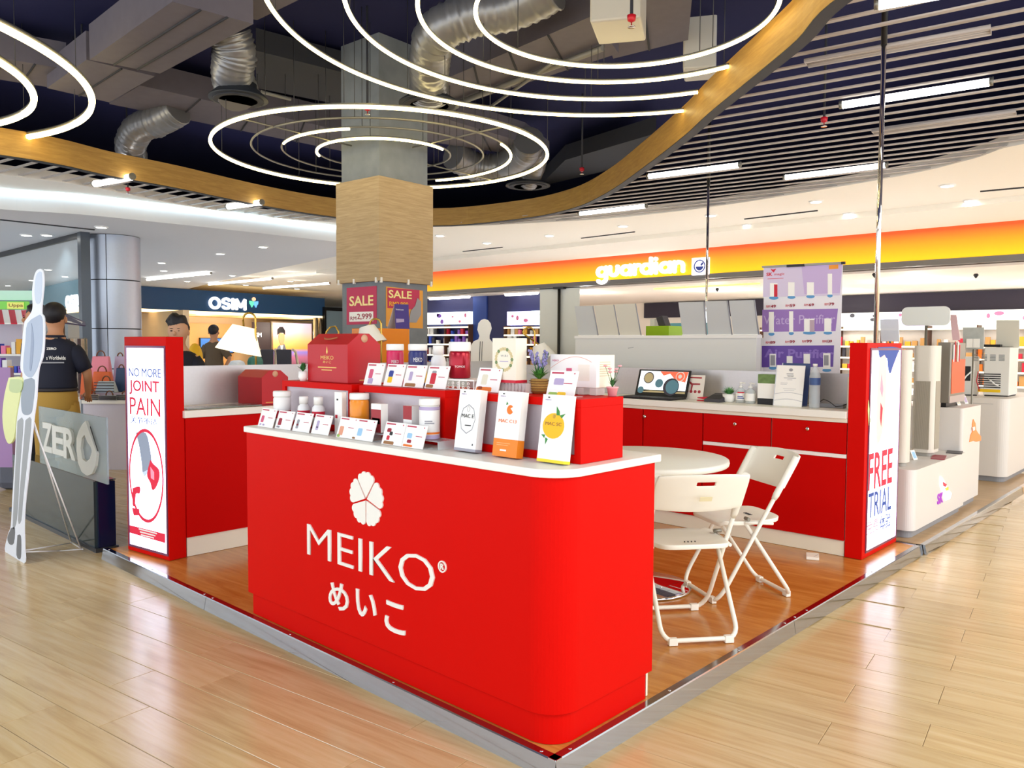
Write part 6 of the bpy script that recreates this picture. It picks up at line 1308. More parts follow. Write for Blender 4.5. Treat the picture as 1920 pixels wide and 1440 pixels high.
# white partition behind the back counter, with price boards seen from behind
yP0, yP1 = 3.22, 1.315
pt = thing('partition', 'plain white partition wall behind the back counter', 'partition', (4.2, 2.2, .066)); B('wall_panel', (4.14, yP1, .067), (4.22, yP0, 1.555), M('partition_white', 'E0E0DC', .55), pt); B('top_rail', (4.13, yP1-.005, 1.555), (4.23, yP0+.005, 1.58), whitep, pt)
sc_m = MB().tube([ox(1178, 653, 4.14), ox(1188, 651, 4.14)], .003, 4).build('scuff', greyp, pt)
k4 = lambda x, y: (1000+x/4.8, 440+y/4.8)
nm_ = ('leftmost', 'second', 'third', 'fourth', 'fifth', 'rightmost')
for i, q in enumerate(([(410, 905), (585, 905), (535, 640), (370, 645)], [(592, 905), (775, 905), (725, 630), (548, 640)], [(782, 905), (970, 905), (920, 620), (735, 628)], [(1345, 900), (1560, 900), (1535, 603), (1305, 610)], [(1572, 900), (1790, 900), (1745, 595), (1550, 600)], [(1800, 900), (2030, 900), (1990, 588), (1760, 595)])):
    pb_ = [ox(*k4(*p), 4.165) for p in q[:2]]; pt_ = [ox(*k4(*p), 4.10) for p in q[2:]]
    for p in pb_: p.z = 1.583
    t_ = thing('price_board', nm_[i]+' of six leaning grey boards on the white partition', 'board', (4.17, (pb_[0].y+pb_[1].y)/2, 1.58), 'boards on the partition'); MB().slab(pb_+pt_, .006).build('panel', (gboard if i in (0, 3, 4, 5) else cboard), t_)
    MB().tube([pb_[1], pt_[0]], .006, 5).build('edge_profile', M('profile_grey', '9A9CA4', .4), t_); B('foot', (4.15, min(p.y for p in pb_), 1.581), (4.21, max(p.y for p in pb_), 1.587), paper, t_)
sh_ = B('rear_shelf', (4.4, 1.4, .067), (4.9, 3.1, 1.56), M('grey_cabinet_pale', 'B8B8BC', .5)); tag(sh_, 'pale cabinet behind the partition carrying the lime green box', 'cabinet')
a, b_ = ox(1211, 620, 4.5), ox(1254, 620, 4.5); t_ = B('storage_box', (4.5, b_.y, 1.562), (4.75, a.y, ox(1230, 611, 4.5).z), M('lime_box', 'A4D028', .4)); tag(t_, 'lime green box on the cabinet behind the partition', 'box')
zt_ = ox(1230, 611, 4.5).z; ym = (a.y+b_.y)/2; t_ = thing('card_terminal', 'grey card terminal standing on the lime green box', 'terminal', (4.6, ym, zt_)); MB().hexa([(4.55, ym-.06, zt_+.001), (4.65, ym-.06, zt_+.001), (4.65, ym+.02, zt_+.001), (4.55, ym+.02, zt_+.001)], [(4.55, ym-.02, zt_+.10), (4.65, ym-.02, zt_+.10), (4.65, ym+.05, zt_+.08), (4.55, ym+.05, zt_+.08)]).build('terminal_body', M('terminal_grey'), t_, .005); B('paper_roll', (4.56, ym+.07, zt_+.001), (4.63, ym+.12, zt_+.07), M('clear_plastic'), t_)
a, b_ = ox(1255, 628, 5.2), ox(1278, 628, 5.2); t_ = B('storage_box', (5.2, b_.y-.3, 0), (5.6, a.y, ox(1265, 606, 5.2).z), M('aqua_box', '6FB8CC', .4)); tag(t_, 'aqua counter seen in the gap right of the lime green box', 'counter')
# hanging pale banner with black stand
a, b_ = ox(1012, 600, 4.5), ox(1086, 600, 4.5); hb = thing('banner_stand', 'pale roll-up banner seen from behind with a black pole, left of the partition', 'banner', (4.5, (a.y+b_.y)/2, .066)); B('banner_sheet', (4.5, b_.y, .12), (4.505, a.y, ox(1050, 541, 4.5).z), M('pale_banner', 'D6D8D2', .6, noise=.04, nscale=6), hb)
pm = ox(1048, 600, 4.47).y; MB().tube([(4.47, pm, .09), (4.47, pm, ox(1048, 541, 4.47).z)], .016, 8).build('pole', black, hb); B('top_clamp', (4.45, pm-.07, ox(1048, 542, 4.47).z), (4.51, pm+.07, ox(1048, 538, 4.47).z), black, hb); B('base', (4.4, b_.y, .067), (4.6, a.y, .12), black, hb); B('top_bar', (4.49, b_.y, ox(1050, 541, 4.5).z), (4.515, a.y, ox(1050, 539, 4.5).z), dark, hb)

# appliance banner
BXp = 4.3
def bq(x, y): v = ox(1400+x/3.692, 440+y/3.692, BXp); return v
def bp2(x, y): v = bq(x, y); return (-v.y, v.z)
bn = thing('banner_stand', 'lilac roll-up banner with white appliances, prices and purple bands', 'banner', (BXp, bq(350, 600).y, .067))
BO = V((BXp, 0, 0))
def bpoly(pts, mat, nm, d=.001, d0=0.0): return MB().flat([bp2(*p) for p in pts], BO, XN, ZU, d, d0).build(nm, mat, bn)
lil = M('banner_lilac', 'D9CCE6', .5, emit=.0); prp = M('banner_purple', '9C78C0', .5); dpr = M('banner_deep_purple', '6A4CA8', .5); bwh = M('banner_white', 'EDEAF0', .5); bbl = M('banner_blue', '5E9CD0', .5); lvi = M('banner_text_lilac', 'C8B0DC', .5)
bpoly([(118, 225), (665, 195), (602, 2600), (104, 2600)], bwh, 'banner_sheet', .003, -.004)
bpoly([(117, 232), (663, 202), (645, 420), (113, 432)], lil, 'band_print'); bpoly([(380, 218), (663, 202), (645, 405), (400, 412)], M('banner_rose_lilac', 'C9B2DE', .5), 'band_print', .0015)
bpoly([(109, 520), (632, 512), (615, 668), (107, 672)], prp, 'band_print'); bpoly([(105, 770), (605, 766), (598, 915), (104, 918)], dpr, 'band_print')
bpoly([(108, 217), (670, 187), (668, 202), (110, 230)], rail, 'top_bar', .012); bpoly([(283, 210), (402, 203), (402, 220), (283, 226)], black, 'clip', .02); bpoly([(660, 188), (685, 187), (685, 205), (660, 206)], black, 'end_cap', .02)
def btxt(s_, x, y, w_, h_, mat, bold=.02, d0=.0015):
    a, b_, c_ = bq(x, y), bq(x+w_, y), bq(x, y-h_); text(bn, s_, V((BXp, a.y, a.z)), XN, ZU, mat, a.y-b_.y, c_.z-a.z, d=.0008, bold=bold, d0=d0)
btxt('SK', 137, 288, 42, 24, redp, .03); btxt('magic', 192, 288, 70, 22, redp, .0); bpoly([(165, 235), (182, 242), (205, 236), (196, 250), (188, 262), (176, 252)], redp, 'logo_print', .002); bpoly([(570, 212), (635, 206), (635, 236), (570, 240)], M('orange_badge', 'F29A30', .5), 'badge_print', .002)
btxt('Water Purifier', 118, 622, 495, 60, lvi, .03); btxt('Air Purifier', 122, 850, 480, 60, M('banner_text_violet', '8E72C4', .5), .03)
def item(x, yb, w_, h_, price, red2=None, px_=None, lblue=True):
    bpoly([(x+w_/2+math.cos(t)*w_*.62, yb+8+math.sin(t)*12) for t in [2*PI*k/14 for k in range(14)]], bbl, 'podium_print', .002); o = bpoly([(x, yb), (x+w_, yb), (x+w_, yb-h_), (x, yb-h_)], paper, 'appliance_print', .003)
    if red2: bpoly([(x+w_*.55, yb), (x+w_, yb), (x+w_, yb-h_*.9), (x+w_*.55, yb-h_*.9)], red2, 'appliance_panel_print', .0035)
    if price: btxt('RM', px_, yb+75, 26, 16, redp, .0); btxt(price, px_+30, yb+76, 36, 20, dkred, .03)
item(162, 430, 52, 95, '49', redp, 137); item(288, 425, 44, 95, '59', None, 270); item(418, 420, 48, 90, '69', None, 400); item(562, 415, 30, 145, '79', None, 540)
item(155, 680, 34, 145, '89', None, 133); item(295, 675, 28, 145, '99', None, 268); item(398, 672, 72, 90, '99', M('appliance_rose_print', 'C0A8B4', .5), 385); item(538, 672, 48, 92, '139', None, 525)
item(160, 915, 44, 90, None); item(278, 900, 40, 60, None); item(395, 905, 44, 80, None); item(530, 930, 50, 110, None)
for x in (166, 536): bpoly([(x, 905), (x+32, 905), (x+32, 835), (x, 835)], greyp, 'grille_print', .004)
bpoly([(145, 308), (255, 303), (255, 300), (145, 305)], redp, 'text_line_print', .002)
B('base', (4.24, bq(600, 900).y, .067), (4.42, bq(104, 900).y, .12), rail, bn)

# orange cabinet, calendar and silhouette
xo0, xo1 = oy(700, 640, 4.5).x, oy(768, 640, 4.5).x; zo = oy(735, 616, 4.5).z
t_ = B('cabinet', (xo0, 4.5, 0), (xo1, 4.85, zo), M('orange_gloss', 'F08A14', .25), None, .006); tag(t_, 'glossy orange cabinet in front of the concrete column', 'cabinet')
t_ = thing('desk_calendar', 'purple folded card sign standing on the orange cabinet', 'sign', (xo1-.1, 4.6, zo)); q = [oy(742, 615, 4.52), oy(768, 615, 4.52), oy(766, 571, 4.56), oy(740, 570, 4.56)]; q[0].z = q[1].z = zo+.001
MB().slab(q, .003).build('front_sheet', M('purple_card', '4A3C8C', .5), t_); MB().slab([q[1]+V((0, .14, 0)), q[0]+V((0, .14, 0)), q[3]+V((0, .004, 0)), q[2]+V((0, .004, 0))], .003).build('rear_sheet', M('grey_board'), t_)
dd = (q[3]-q[0]); text(t_, 'Worldwide Locations', q[0]+dd*.75+V((.01, 0, 0)), YN, dd, paper, .10, .016, d=.001); MB().flat([(.01, .06), (.11, .07), (.11, .10), (.01, .10)], q[0], YN, dd, .001).build('picture_print', lilacp, t_)
sq = od(905, 660, 9.6); sR = rh; sO = V((sq.x, sq.y, 0)); nS = -fh
def sp_(px, py): v = opl(px, py, sO, fh)-sO; return (v.dot(sR), v.z)
ss = thing('cardboard_cutout', 'white cardboard bust cutout with three dark stripes on its back', 'cutout', sO)
MB().flat([sp_(*p) for p in [(908, 598), (902, 600), (897, 606), (895, 618), (899, 630), (897, 636), (888, 640), (883, 648), (881, 900), (930, 900), (928, 650), (922, 640), (918, 635), (918, 629), (922, 616), (920, 606), (915, 600)]], sO, sR, ZU, .01).build('cutout_board', paper, ss)
for k in range(2): MB().flat([sp_(*p) for p in [(900+k*4, 640), (901+k*4, 640), (899+k*4, 690), (898+k*4, 690)]], sO, sR, ZU, .003, .01).build('stripe_print', blackp, ss)
MB().tube([sO+V((0, 0, .9))+fh*.02, sO+fh*.5], .012, 6).build('strut', rail, ss)

# ================================================================ left: perfume kiosk with glass counter
gc = thing('glass_counter', 'dark mirror-fronted counter with a glass screen and white lettering at left', 'counter', (.4, 5.3, 0))
mir = M('dark_mirror', '3C4A4C', .10, .35); B('front_panel', (.03, 4.30, .03), (.05, 6.2, .505), mir, gc); B('body', (.05, 4.27, .03), (.165, 6.2, .50), M('navy_gloss', '141A3C', .12), gc); B('base_rail', (.02, 4.25, 0), (.175, 6.3, .03), M('dark_steel_frame'), gc); B('top_plate', (.03, 4.27, .505), (.17, 6.2, .512), M('dark_glass_top', '283034', .08), gc)
z0_, z1_ = .515, .975; B('glass_screen', (.03, 4.04, z0_), (.042, 5.46, z1_), M('screen_glass', '9FB2B4', .05, alpha=.55), gc)
zm = M('silver_letters', 'D8D8D0', .35)
def zt4(ch, x0_, x1_, yb_, yt_, bold=.03):
    a, b_ = ox(x0_, yb_, .022), ox(x1_, yb_, .022); c_ = ox(x0_, yt_, .022); text(gc, ch, V((.03, a.y, a.z)), XN, ZU, zm, a.y-b_.y, c_.z-a.z, d=.018, bold=bold)
zt4('Z', 82, 101, 845, 791); zt4('E', 101, 122, 850, 797); zt4('R', 122, 144, 858, 801)
DO = V((.03, 0, 0)); dr = lambda pts: [(-ox(x, y, .022).y, ox(x, y, .022).z) for x, y in pts]
outr = [(163, 789), (157, 795), (150, 808), (146, 822), (146, 845), (149, 868), (156, 885), (166, 892), (175, 888), (181, 875), (184, 850), (180, 838), (172, 815)]
inn = [(161, 815), (156, 822), (154, 840), (157, 860), (164, 866), (171, 860), (175, 846), (173, 838), (166, 828)]
o_ = dr(outr); i_ = dr(inn); m_ = MB(); no, ni = len(o_), len(i_)
def res(P, n):
    P = P+[P[0]]; L = [0]
    for a, b_ in zip(P, P[1:]): L.append(L[-1]+math.hypot(b_[0]-a[0], b_[1]-a[1]))
    out = []
    for k in range(n):
        t = L[-1]*k/n; j = max(i for i in range(len(L)) if L[i] <= t+1e-9); j = min(j, len(P)-2); f = (t-L[j])/max(1e-9, L[j+1]-L[j]); out.append((P[j][0]+(P[j+1][0]-P[j][0])*f, P[j][1]+(P[j+1][1]-P[j][1])*f))
    return out
ro, ri = res(o_, 40), res(i_, 40)
for k in range(40): m_.flat([ro[k], ro[(k+1) % 40], ri[(k+1) % 40], ri[k]], DO, XN, ZU, .018)
m_.build('drop_emblem', zm, gc)
MB().tube([(.024, ox(168, 800, .02).y, ox(168, 800, .02).z), (.022, ox(183, 846, .02).y, ox(183, 846, .02).z)], .003, 5).build('emblem_line', dark, gc)
t_ = thing('sofa', 'dark rounded armchair behind the glass counter beside the lightbox', 'chair', (.9, 4.6, 0)); B('seat', (.62, 4.2, 0), (1.3, 4.95, .42), M('navy_leather', '18233C', .35), t_, .05); MB().prism(rrect(.62, 4.25, .80, 4.9, (.05,)*4), .42, .92).build('backrest', M('navy_leather'), t_, .04)
# life-size cut-out standee seen from its side
SX = -.405; sd_ = thing('cardboard_standee', 'life-size cardboard standee of a figure in a grey dress held by thin wire struts', 'standee', (SX, 4.5, 0))
SO = V((SX, 0, 0)); sdp = lambda pts: [(-ox(x, y, SX).y, ox(x, y, SX).z) for x, y in pts]
outl_ = [(78, 504), (83, 510), (84, 535), (81, 565), (80, 587), (85, 597), (85, 640), (82, 669), (75, 690), (72, 718), (70, 750), (66, 779), (62, 819), (55, 890), (49, 945), (47, 985), (48, 1027), (46, 1057), (12, 1037), (17, 1001), (22, 985), (25, 930), (29, 871), (31, 830), (33, 787), (36, 750), (44, 705), (40, 690), (43, 645), (47, 607), (50, 600), (60, 586), (63, 573), (62, 545), (66, 518), (71, 507)]
MB().flat(smooth_line(sdp(outl_+[outl_[0]]), 4)[:-1], SO, XN, ZU, .006).build('board', M('standee_white', 'E4E8F0', .5), sd_)
def spoly(pts, mat, nm, d=.0075): MB().flat(smooth_line(sdp(pts+[pts[0]]), 3)[:-1], SO, XN, ZU, d).build(nm, mat, sd_)
g1 = M('standee_blue_grey', 'A8B6CC', .5); g2_ = M('standee_grey', '9CA0A4', .5)
spoly([(77, 509), (81, 514), (81, 540), (78, 566), (70, 568), (67, 545), (70, 517)], M('standee_pale', 'C4D0E2', .5), 'hair_print'); spoly([(77, 590), (82, 600), (82, 640), (78, 670), (70, 695), (60, 708), (48, 700), (46, 680), (50, 640), (54, 606)], g1, 'dress_print'); spoly([(62, 606), (66, 640), (62, 690), (58, 690), (61, 640)], M('standee_shade', '8C9AB4', .5), 'fold_print', .009)
spoly([(48, 712), (67, 712), (64, 760), (60, 775), (50, 778), (43, 770), (42, 740)], M('standee_skirt', '8F9AA8', .5), 'skirt_print'); spoly([(35, 790), (46, 788), (40, 870), (35, 960), (31, 985), (26, 985), (30, 900)], g2_, 'leg_print'); spoly([(50, 788), (61, 786), (55, 850), (46, 930), (42, 975), (36, 975), (41, 900)], g2_, 'leg_print')
spoly([(23, 990), (30, 990), (28, 1018), (20, 1020), (16, 1008)], M('shoe_grey', '6A6C70', .5), 'shoe_print'); spoly([(35, 1003), (41, 1004), (42, 1030), (40, 1048), (33, 1040)], M('shoe_grey'), 'shoe_print')
spoly([(20, 708), (45, 708), (42, 735), (34, 780), (30, 820), (20, 832), (12, 815), (8, 780), (12, 740)], M('pale_green_oval', 'DDE2A0', .5), 'green_oval_board', .012); spoly([(23, 711), (45, 713), (42, 735), (22, 733)], M('green_tag', 'B8C890', .5), 'green_tag_print', .0135)
wr = MB()
for a, b_ in (((62, 795), (152, 1030)), ((64, 792), (133, 1015)), ((47, 1035), (112, 1033)), ((112, 1033), (154, 1030)), ((47, 1032), (135, 1018)), ((133, 1017), (155, 1030))):
    def gp(p): return ox(p[0], p[1], SX+.01) if p[0] < 70 else oz(p[0], p[1], .006)
    MB().tube([gp(a), gp(b_)], .005, 6).build('wire_strut', lidw, sd_)

# ---------------------------------------------------------------- bag stall and clutter, far left
def at(px, py, D): return od(px, py, D)
bt0, bt1 = at(150, 760, 9.2), at(240, 757, 9.2); t_ = thing('display_table', 'white table piled with bags behind the glass counter', 'table', ((bt0+bt1)/2).to_tuple()[:2]+(0,))
zT = .82; mid = (bt0+bt1)/2; dR = rh
def fbox(name, px0, px1, D, z0, z1, th, mat, par=None, lab=None, cat=None, grp=None, bevel=0):
    a, b_ = at(px0, 640, D), at(px1, 640, D); P = [a, b_, b_+fh*th, a+fh*th]
    o = MB().prism([(p.x, p.y) for p in P], z0, z1).build(name, mat, par, bevel)
    if lab: tag(o, lab, cat, grp)
    return o
fbox('tabletop', 150, 262, 9.2, zT-.04, zT, .7, paper, t_); fbox('body', 153, 259, 9.25, 0, zT-.04, .6, M('pale_lilac_panel', 'DCD8E8', .5), t_)
def bag(label, px0, px1, py0, py1, D, c_, handle='7A4A30', weave=False, zb=None):
    a, b_ = at(px0, py1, D), at(px1, py1, D); zt_ = at((px0+px1)/2, py0, D).z; zb_ = zb if zb is not None else max(zT+.001, a.z); w_ = (b_-a).length; c0 = (a+b_)/2
    t_ = thing('handbag', label, 'bag', (c0.x, c0.y, zb_), 'handbags on the stall'); R_ = rh; F = fh
    lo = [c0-R_*w_/2, c0+R_*w_/2, c0+R_*w_/2+F*.12, c0-R_*w_/2+F*.12]; hi = [c0-R_*w_*.40+F*.04, c0+R_*w_*.40+F*.04, c0+R_*w_*.40+F*.08, c0-R_*w_*.40+F*.08]
    MB().hexa([V((p.x, p.y, zb_)) for p in lo], [V((p.x, p.y, zt_)) for p in hi]).build('bag_body', M('bag_'+c_, c_, .5), t_, .01)
    cc = V((c0.x, c0.y, zt_))+F*.05; MB().tube([cc+R_*w_*.2*math.cos(PI*k/8)+ZU*(w_*.26*math.sin(PI*k/8)) for k in range(9)], .008, 5).build('handle', M('strap_'+handle, handle, .5), t_)
    if weave:
        for k in range(4): zz = zb_+(zt_-zb_)*(k+.5)/4; MB().tube([V((lo[0].x, lo[0].y, zz))-F*.003, V((lo[1].x, lo[1].y, zz))-F*.003], .006, 5).build('weave_strip', M('weave_dark', '4A4550', .6), t_)
    return t_
bag('pink tote bag at the top of the bag pile', 166, 205, 668, 695, 9.7, 'E88AA0', zb=1.001); bag('navy bag right of the pink tote', 213, 236, 690, 735, 9.5, '28406A', zb=.901); bag('lilac bag partly behind the steel column foot', 210, 234, 668, 690, 9.9, 'C8BCE0', zb=1.001)
bag('white and orange bag below the pink tote', 168, 208, 697, 722, 9.55, 'E8703A', zb=.901); bag('orange satchel beside the man in the black polo', 148, 168, 692, 722, 9.3, 'E0662A', 'C0501C', zb=.821)
bag('pale blue woven basket bag hanging in the middle of the pile', 177, 214, 715, 738, 9.35, 'B8C8D4', weave=True, zb=.901); bag('white and brown woven basket at the left of the table', 152, 184, 740, 758, 9.25, 'D8D4D8', weave=True, zb=zT+.001); bag('grey beaded basket bag in the middle of the table', 185, 218, 742, 760, 9.22, 'A8B8C0', weave=True, zb=zT+.001); bag('pale woven basket at the right end of the table', 219, 240, 740, 756, 9.25, 'C4CCD0', weave=True, zb=zT+.001)
t_ = fbox('shelf_step', 160, 245, 9.34, zT+.001, .90, .26, M('lilac_riser', 'B8A8B8', .6), None, 'low lilac step under the middle row of bags', 'riser')
t_ = fbox('shelf_stack', 152, 240, 9.62, zT, 1.0, .3, M('lilac_riser', 'B8A8B8', .6), None, 'lilac riser block behind the baskets holding the upper bags', 'riser')
# striped awning and stalls
aw = thing('awning', 'red and white striped awning over the stall at the left edge', 'awning', at(20, 590, 13)); z1a, z0a = at(20, 581, 13).z, at(20, 606, 12.4).z
for k in range(12):
    x0_, x1_ = -80+k*12, -80+(k+1)*12; a, b_ = at(x0_, 600, 13), at(x1_, 600, 13); c_, d_ = at(x0_+4, 600, 12.2), at(x1_+4, 600, 12.2)
    MB().slab([V((c_.x, c_.y, z0a)), V((d_.x, d_.y, z0a)), V((b_.x, b_.y, z1a)), V((a.x, a.y, z1a))], .02).build('stripe', (redp, paper)[k % 2], aw)
MB().tube([V((at(45, 600, 13).x, at(45, 600, 13).y, 0)), V((at(45, 600, 13).x, at(45, 600, 13).y, z1a))], .03, 6).build('post', paper, aw)
st_ = thing('market_stall', 'crowded stall shelves under the striped awning', 'stall', at(10, 700, 12.6)); fbox('back_panel', -60, 48, 13, 0, z0a, .05, M('stall_back', 'C8C4D0', .6), st_)
rnd = random.Random(11)
for j, z in enumerate((.7, 1.0, 1.3)):
    fbox('shelf', -60, 46, 12.6, z-.03, z, .4, paper, st_)
    px_c = -8
    while px_c < 42:
        w_ = rnd.choice((5, 7, 9)); o = fbox('product_box', px_c, px_c+w_, 12.65, z+.001, z+rnd.uniform(.10, .24), .12, prodm[rnd.choice((0, 1, 2, 4, 5, 6, 2, 8))]); tag(o, 'small item on the stall shelves under the striped awning', 'product', 'stall goods under the awning'); px_c += w_+2
t_ = thing('stall_sign', 'green and white sign board above the striped awning', 'sign', at(20, 565, 14)); zz = lambda y, D: at(20, y, D).z
fbox('board', -20, 62, 14, zz(563, 14), zz(545, 14), .05, M('sign_pale_green', 'B8DCC8', .5, emit=.3), t_); a = at(42, 560, 13.98); text(t_, 'G', a, rh, ZU, blackp, .12, .13, d=.01, bold=.04)
a = at(0, 556, 13.98); text(t_, 'City Walk', a, rh, ZU, M('green_text', '2A5A48', .5), .3, .06, d=.01, bold=.02)
t_ = thing('stall_sign', 'bright green sign board just above the awning stripes', 'sign', at(20, 575, 13.9)); fbox('board', -20, 54, 13.9, zz(580, 13.9), zz(565, 13.9), .05, M('sign_green', '7CC850', .5, emit=.3), t_); fbox('yellow_panel', 15, 46, 13.88, zz(579, 13.9), zz(567, 13.9), .01, M('sign_yellow', 'E0E070', .5, emit=.3), t_); a = at(17, 577, 13.86); text(t_, 'Uppa', a, rh, ZU, brownp, .25, .07, d=.01, bold=.02)
aw2 = thing('umbrella', 'dark striped parasol leaning behind the man in the black polo', 'parasol', at(125, 600, 11)); P = [at(113, 585, 11), at(158, 605, 11.2), at(160, 612, 10.8), at(115, 606, 10.6)]
MB().slab(P, .015).build('canopy', M('umbrella_dark', '4A3C5C', .5), aw2)
for k in range(3): q = [P[3].lerp(P[0], (k*2+1)/7), P[2].lerp(P[1], (k*2+1)/7), P[2].lerp(P[1], (k*2+2)/7), P[3].lerp(P[0], (k*2+2)/7)]; q = [p+V((0, 0, .01))-fh*.02 for p in q]; MB().slab(q, .004).build('stripe', paper, aw2)
pc = at(118, 600, 10.9); MB().tube([V((pc.x, pc.y, 0)), pc+ZU*.1], .02, 6).build('pole', M('wood_brown', '7A5638', .6), aw2)
rk = thing('clothes_rack', 'rack hung with patterned scarves behind the man in the black polo', 'rack', at(140, 700, 10.8)); a, b_ = at(120, 640, 10.8), at(160, 640, 10.8); a.z = b_.z = 1.55
MB().tube([V((a.x, a.y, 0)), a, b_, V((b_.x, b_.y, 0))], .015, 6).build('rail', rail, rk)
for k in range(6): c = a.lerp(b_, (k+.5)/6); MB().prism([(c.x-.03, c.y-.02), (c.x+.04, c.y-.02), (c.x+.04, c.y+.02), (c.x-.03, c.y+.02)], .75+.05*(k % 3), 1.54).build('scarf', M('scarf_%d' % (k % 3), ('C8C0B8', '5A4A50', 'B8A088')[k % 3], .8, noise=.4, nscale=30), rk)
t_ = fbox('purple_banner', -20, 18, 7.5, .3, 1.25, .05, M('lilac_board', 'A884B8', .5), None, 'lilac board at the far left edge behind the standee', 'board')
t_ = fbox('tilted_seat', -20, 36, 7.9, 0, .95, .5, M('grey_seat', '5A5E6C', .5), None, 'grey seat at the far left edge behind the lilac board', 'seat', bevel=.08)

# ================================================================ massage shop furniture
def lounge_chair(label, px0, px1, D, mat, turn):
    c = at((px0+px1)/2, 680, D); w_ = (at(px1, 680, D)-at(px0, 680, D)).length; t_ = thing('armchair', label, 'chair', (c.x, c.y, 0), 'dark armchairs before the poster'); t_.rotation_euler = (0, 0, YAW-PI/2+turn); bpy.context.view_layer.update()
    Mx = Matrix.Translation((c.x, c.y, 0)) @ Matrix.Rotation(YAW-PI/2+turn, 4, 'Z'); h = w_/2; zt_ = at(px0, 655, D).z
    X = lambda x, y, z: Mx @ V((x, y, z)); MB().hexa([X(-h*.8, -h*.7, .3), X(h*.8, -h*.7, .3), X(h*.8, h*.7, .3), X(-h*.8, h*.7, .3)], [X(-h*.8, -h*.7, .55), X(h*.8, -h*.7, .5), X(h*.8, h*.7, .5), X(-h*.8, h*.7, .55)]).build('seat', mat, t_, .03)
    MB().hexa([X(-h*.85, -h*.8, .5), X(h*.75, -h*.8, .5), X(h*.75, -h*.6, .5), X(-h*.85, -h*.6, .5)], [X(-h*.95, -h*1.05, zt_), X(h*.85, -h*1.05, zt_), X(h*.85, -h*.85, zt_), X(-h*.95, -h*.85, zt_)]).build('backrest', mat, t_, .03)
    for s in (-1, 1): MB().tube([X(s*h, -h, zt_), X(s*h*1.05, -h*.4, zt_-.05), X(s*h*1.05, h*.6, .75), X(s*h, h*.8, .05)], .03, 6).build('arm_frame', M('beige_frame', 'CDB89A', .4), t_)
    for sx in (-1, 1):
        for sy in (-1, 1): MB().tube([X(sx*h*.7, sy*h*.6, .3), X(sx*h*.7, sy*h*.6, 0)], .025, 6).build('leg', black, t_)
lounge_chair('dark armchair with beige frame nearer the brown sign panel', 488, 515, 19, M('dark_leather', '3A363C', .4), .3); lounge_chair('dark armchair with beige frame in front of the sunset poster', 524, 558, 18, M('dark_leather'), -.2)
t_ = fbox('cushion_seat', 422, 446, 17, 0, at(430, 676, 17).z, .6, M('white_cushion', 'DCE0E0', .6), None, 'white draped seat beside the man in the brown shirt', 'seat', bevel=.12)
t_ = fbox('green_seat', 460, 480, 17.5, 0, at(470, 668, 17.5).z, .6, M('green_cushion', '3E7A68', .6), None, 'round green massage seat behind the glowing brass lamp', 'seat', bevel=.15)
t_ = fbox('side_cabinet', 262, 300, 27.5, 0, at(280, 668, 27.5).z, .5, M('dark_wood', '5A4030', .5), None, 'dark low cabinet in the massage shop beside the steel column', 'cabinet')

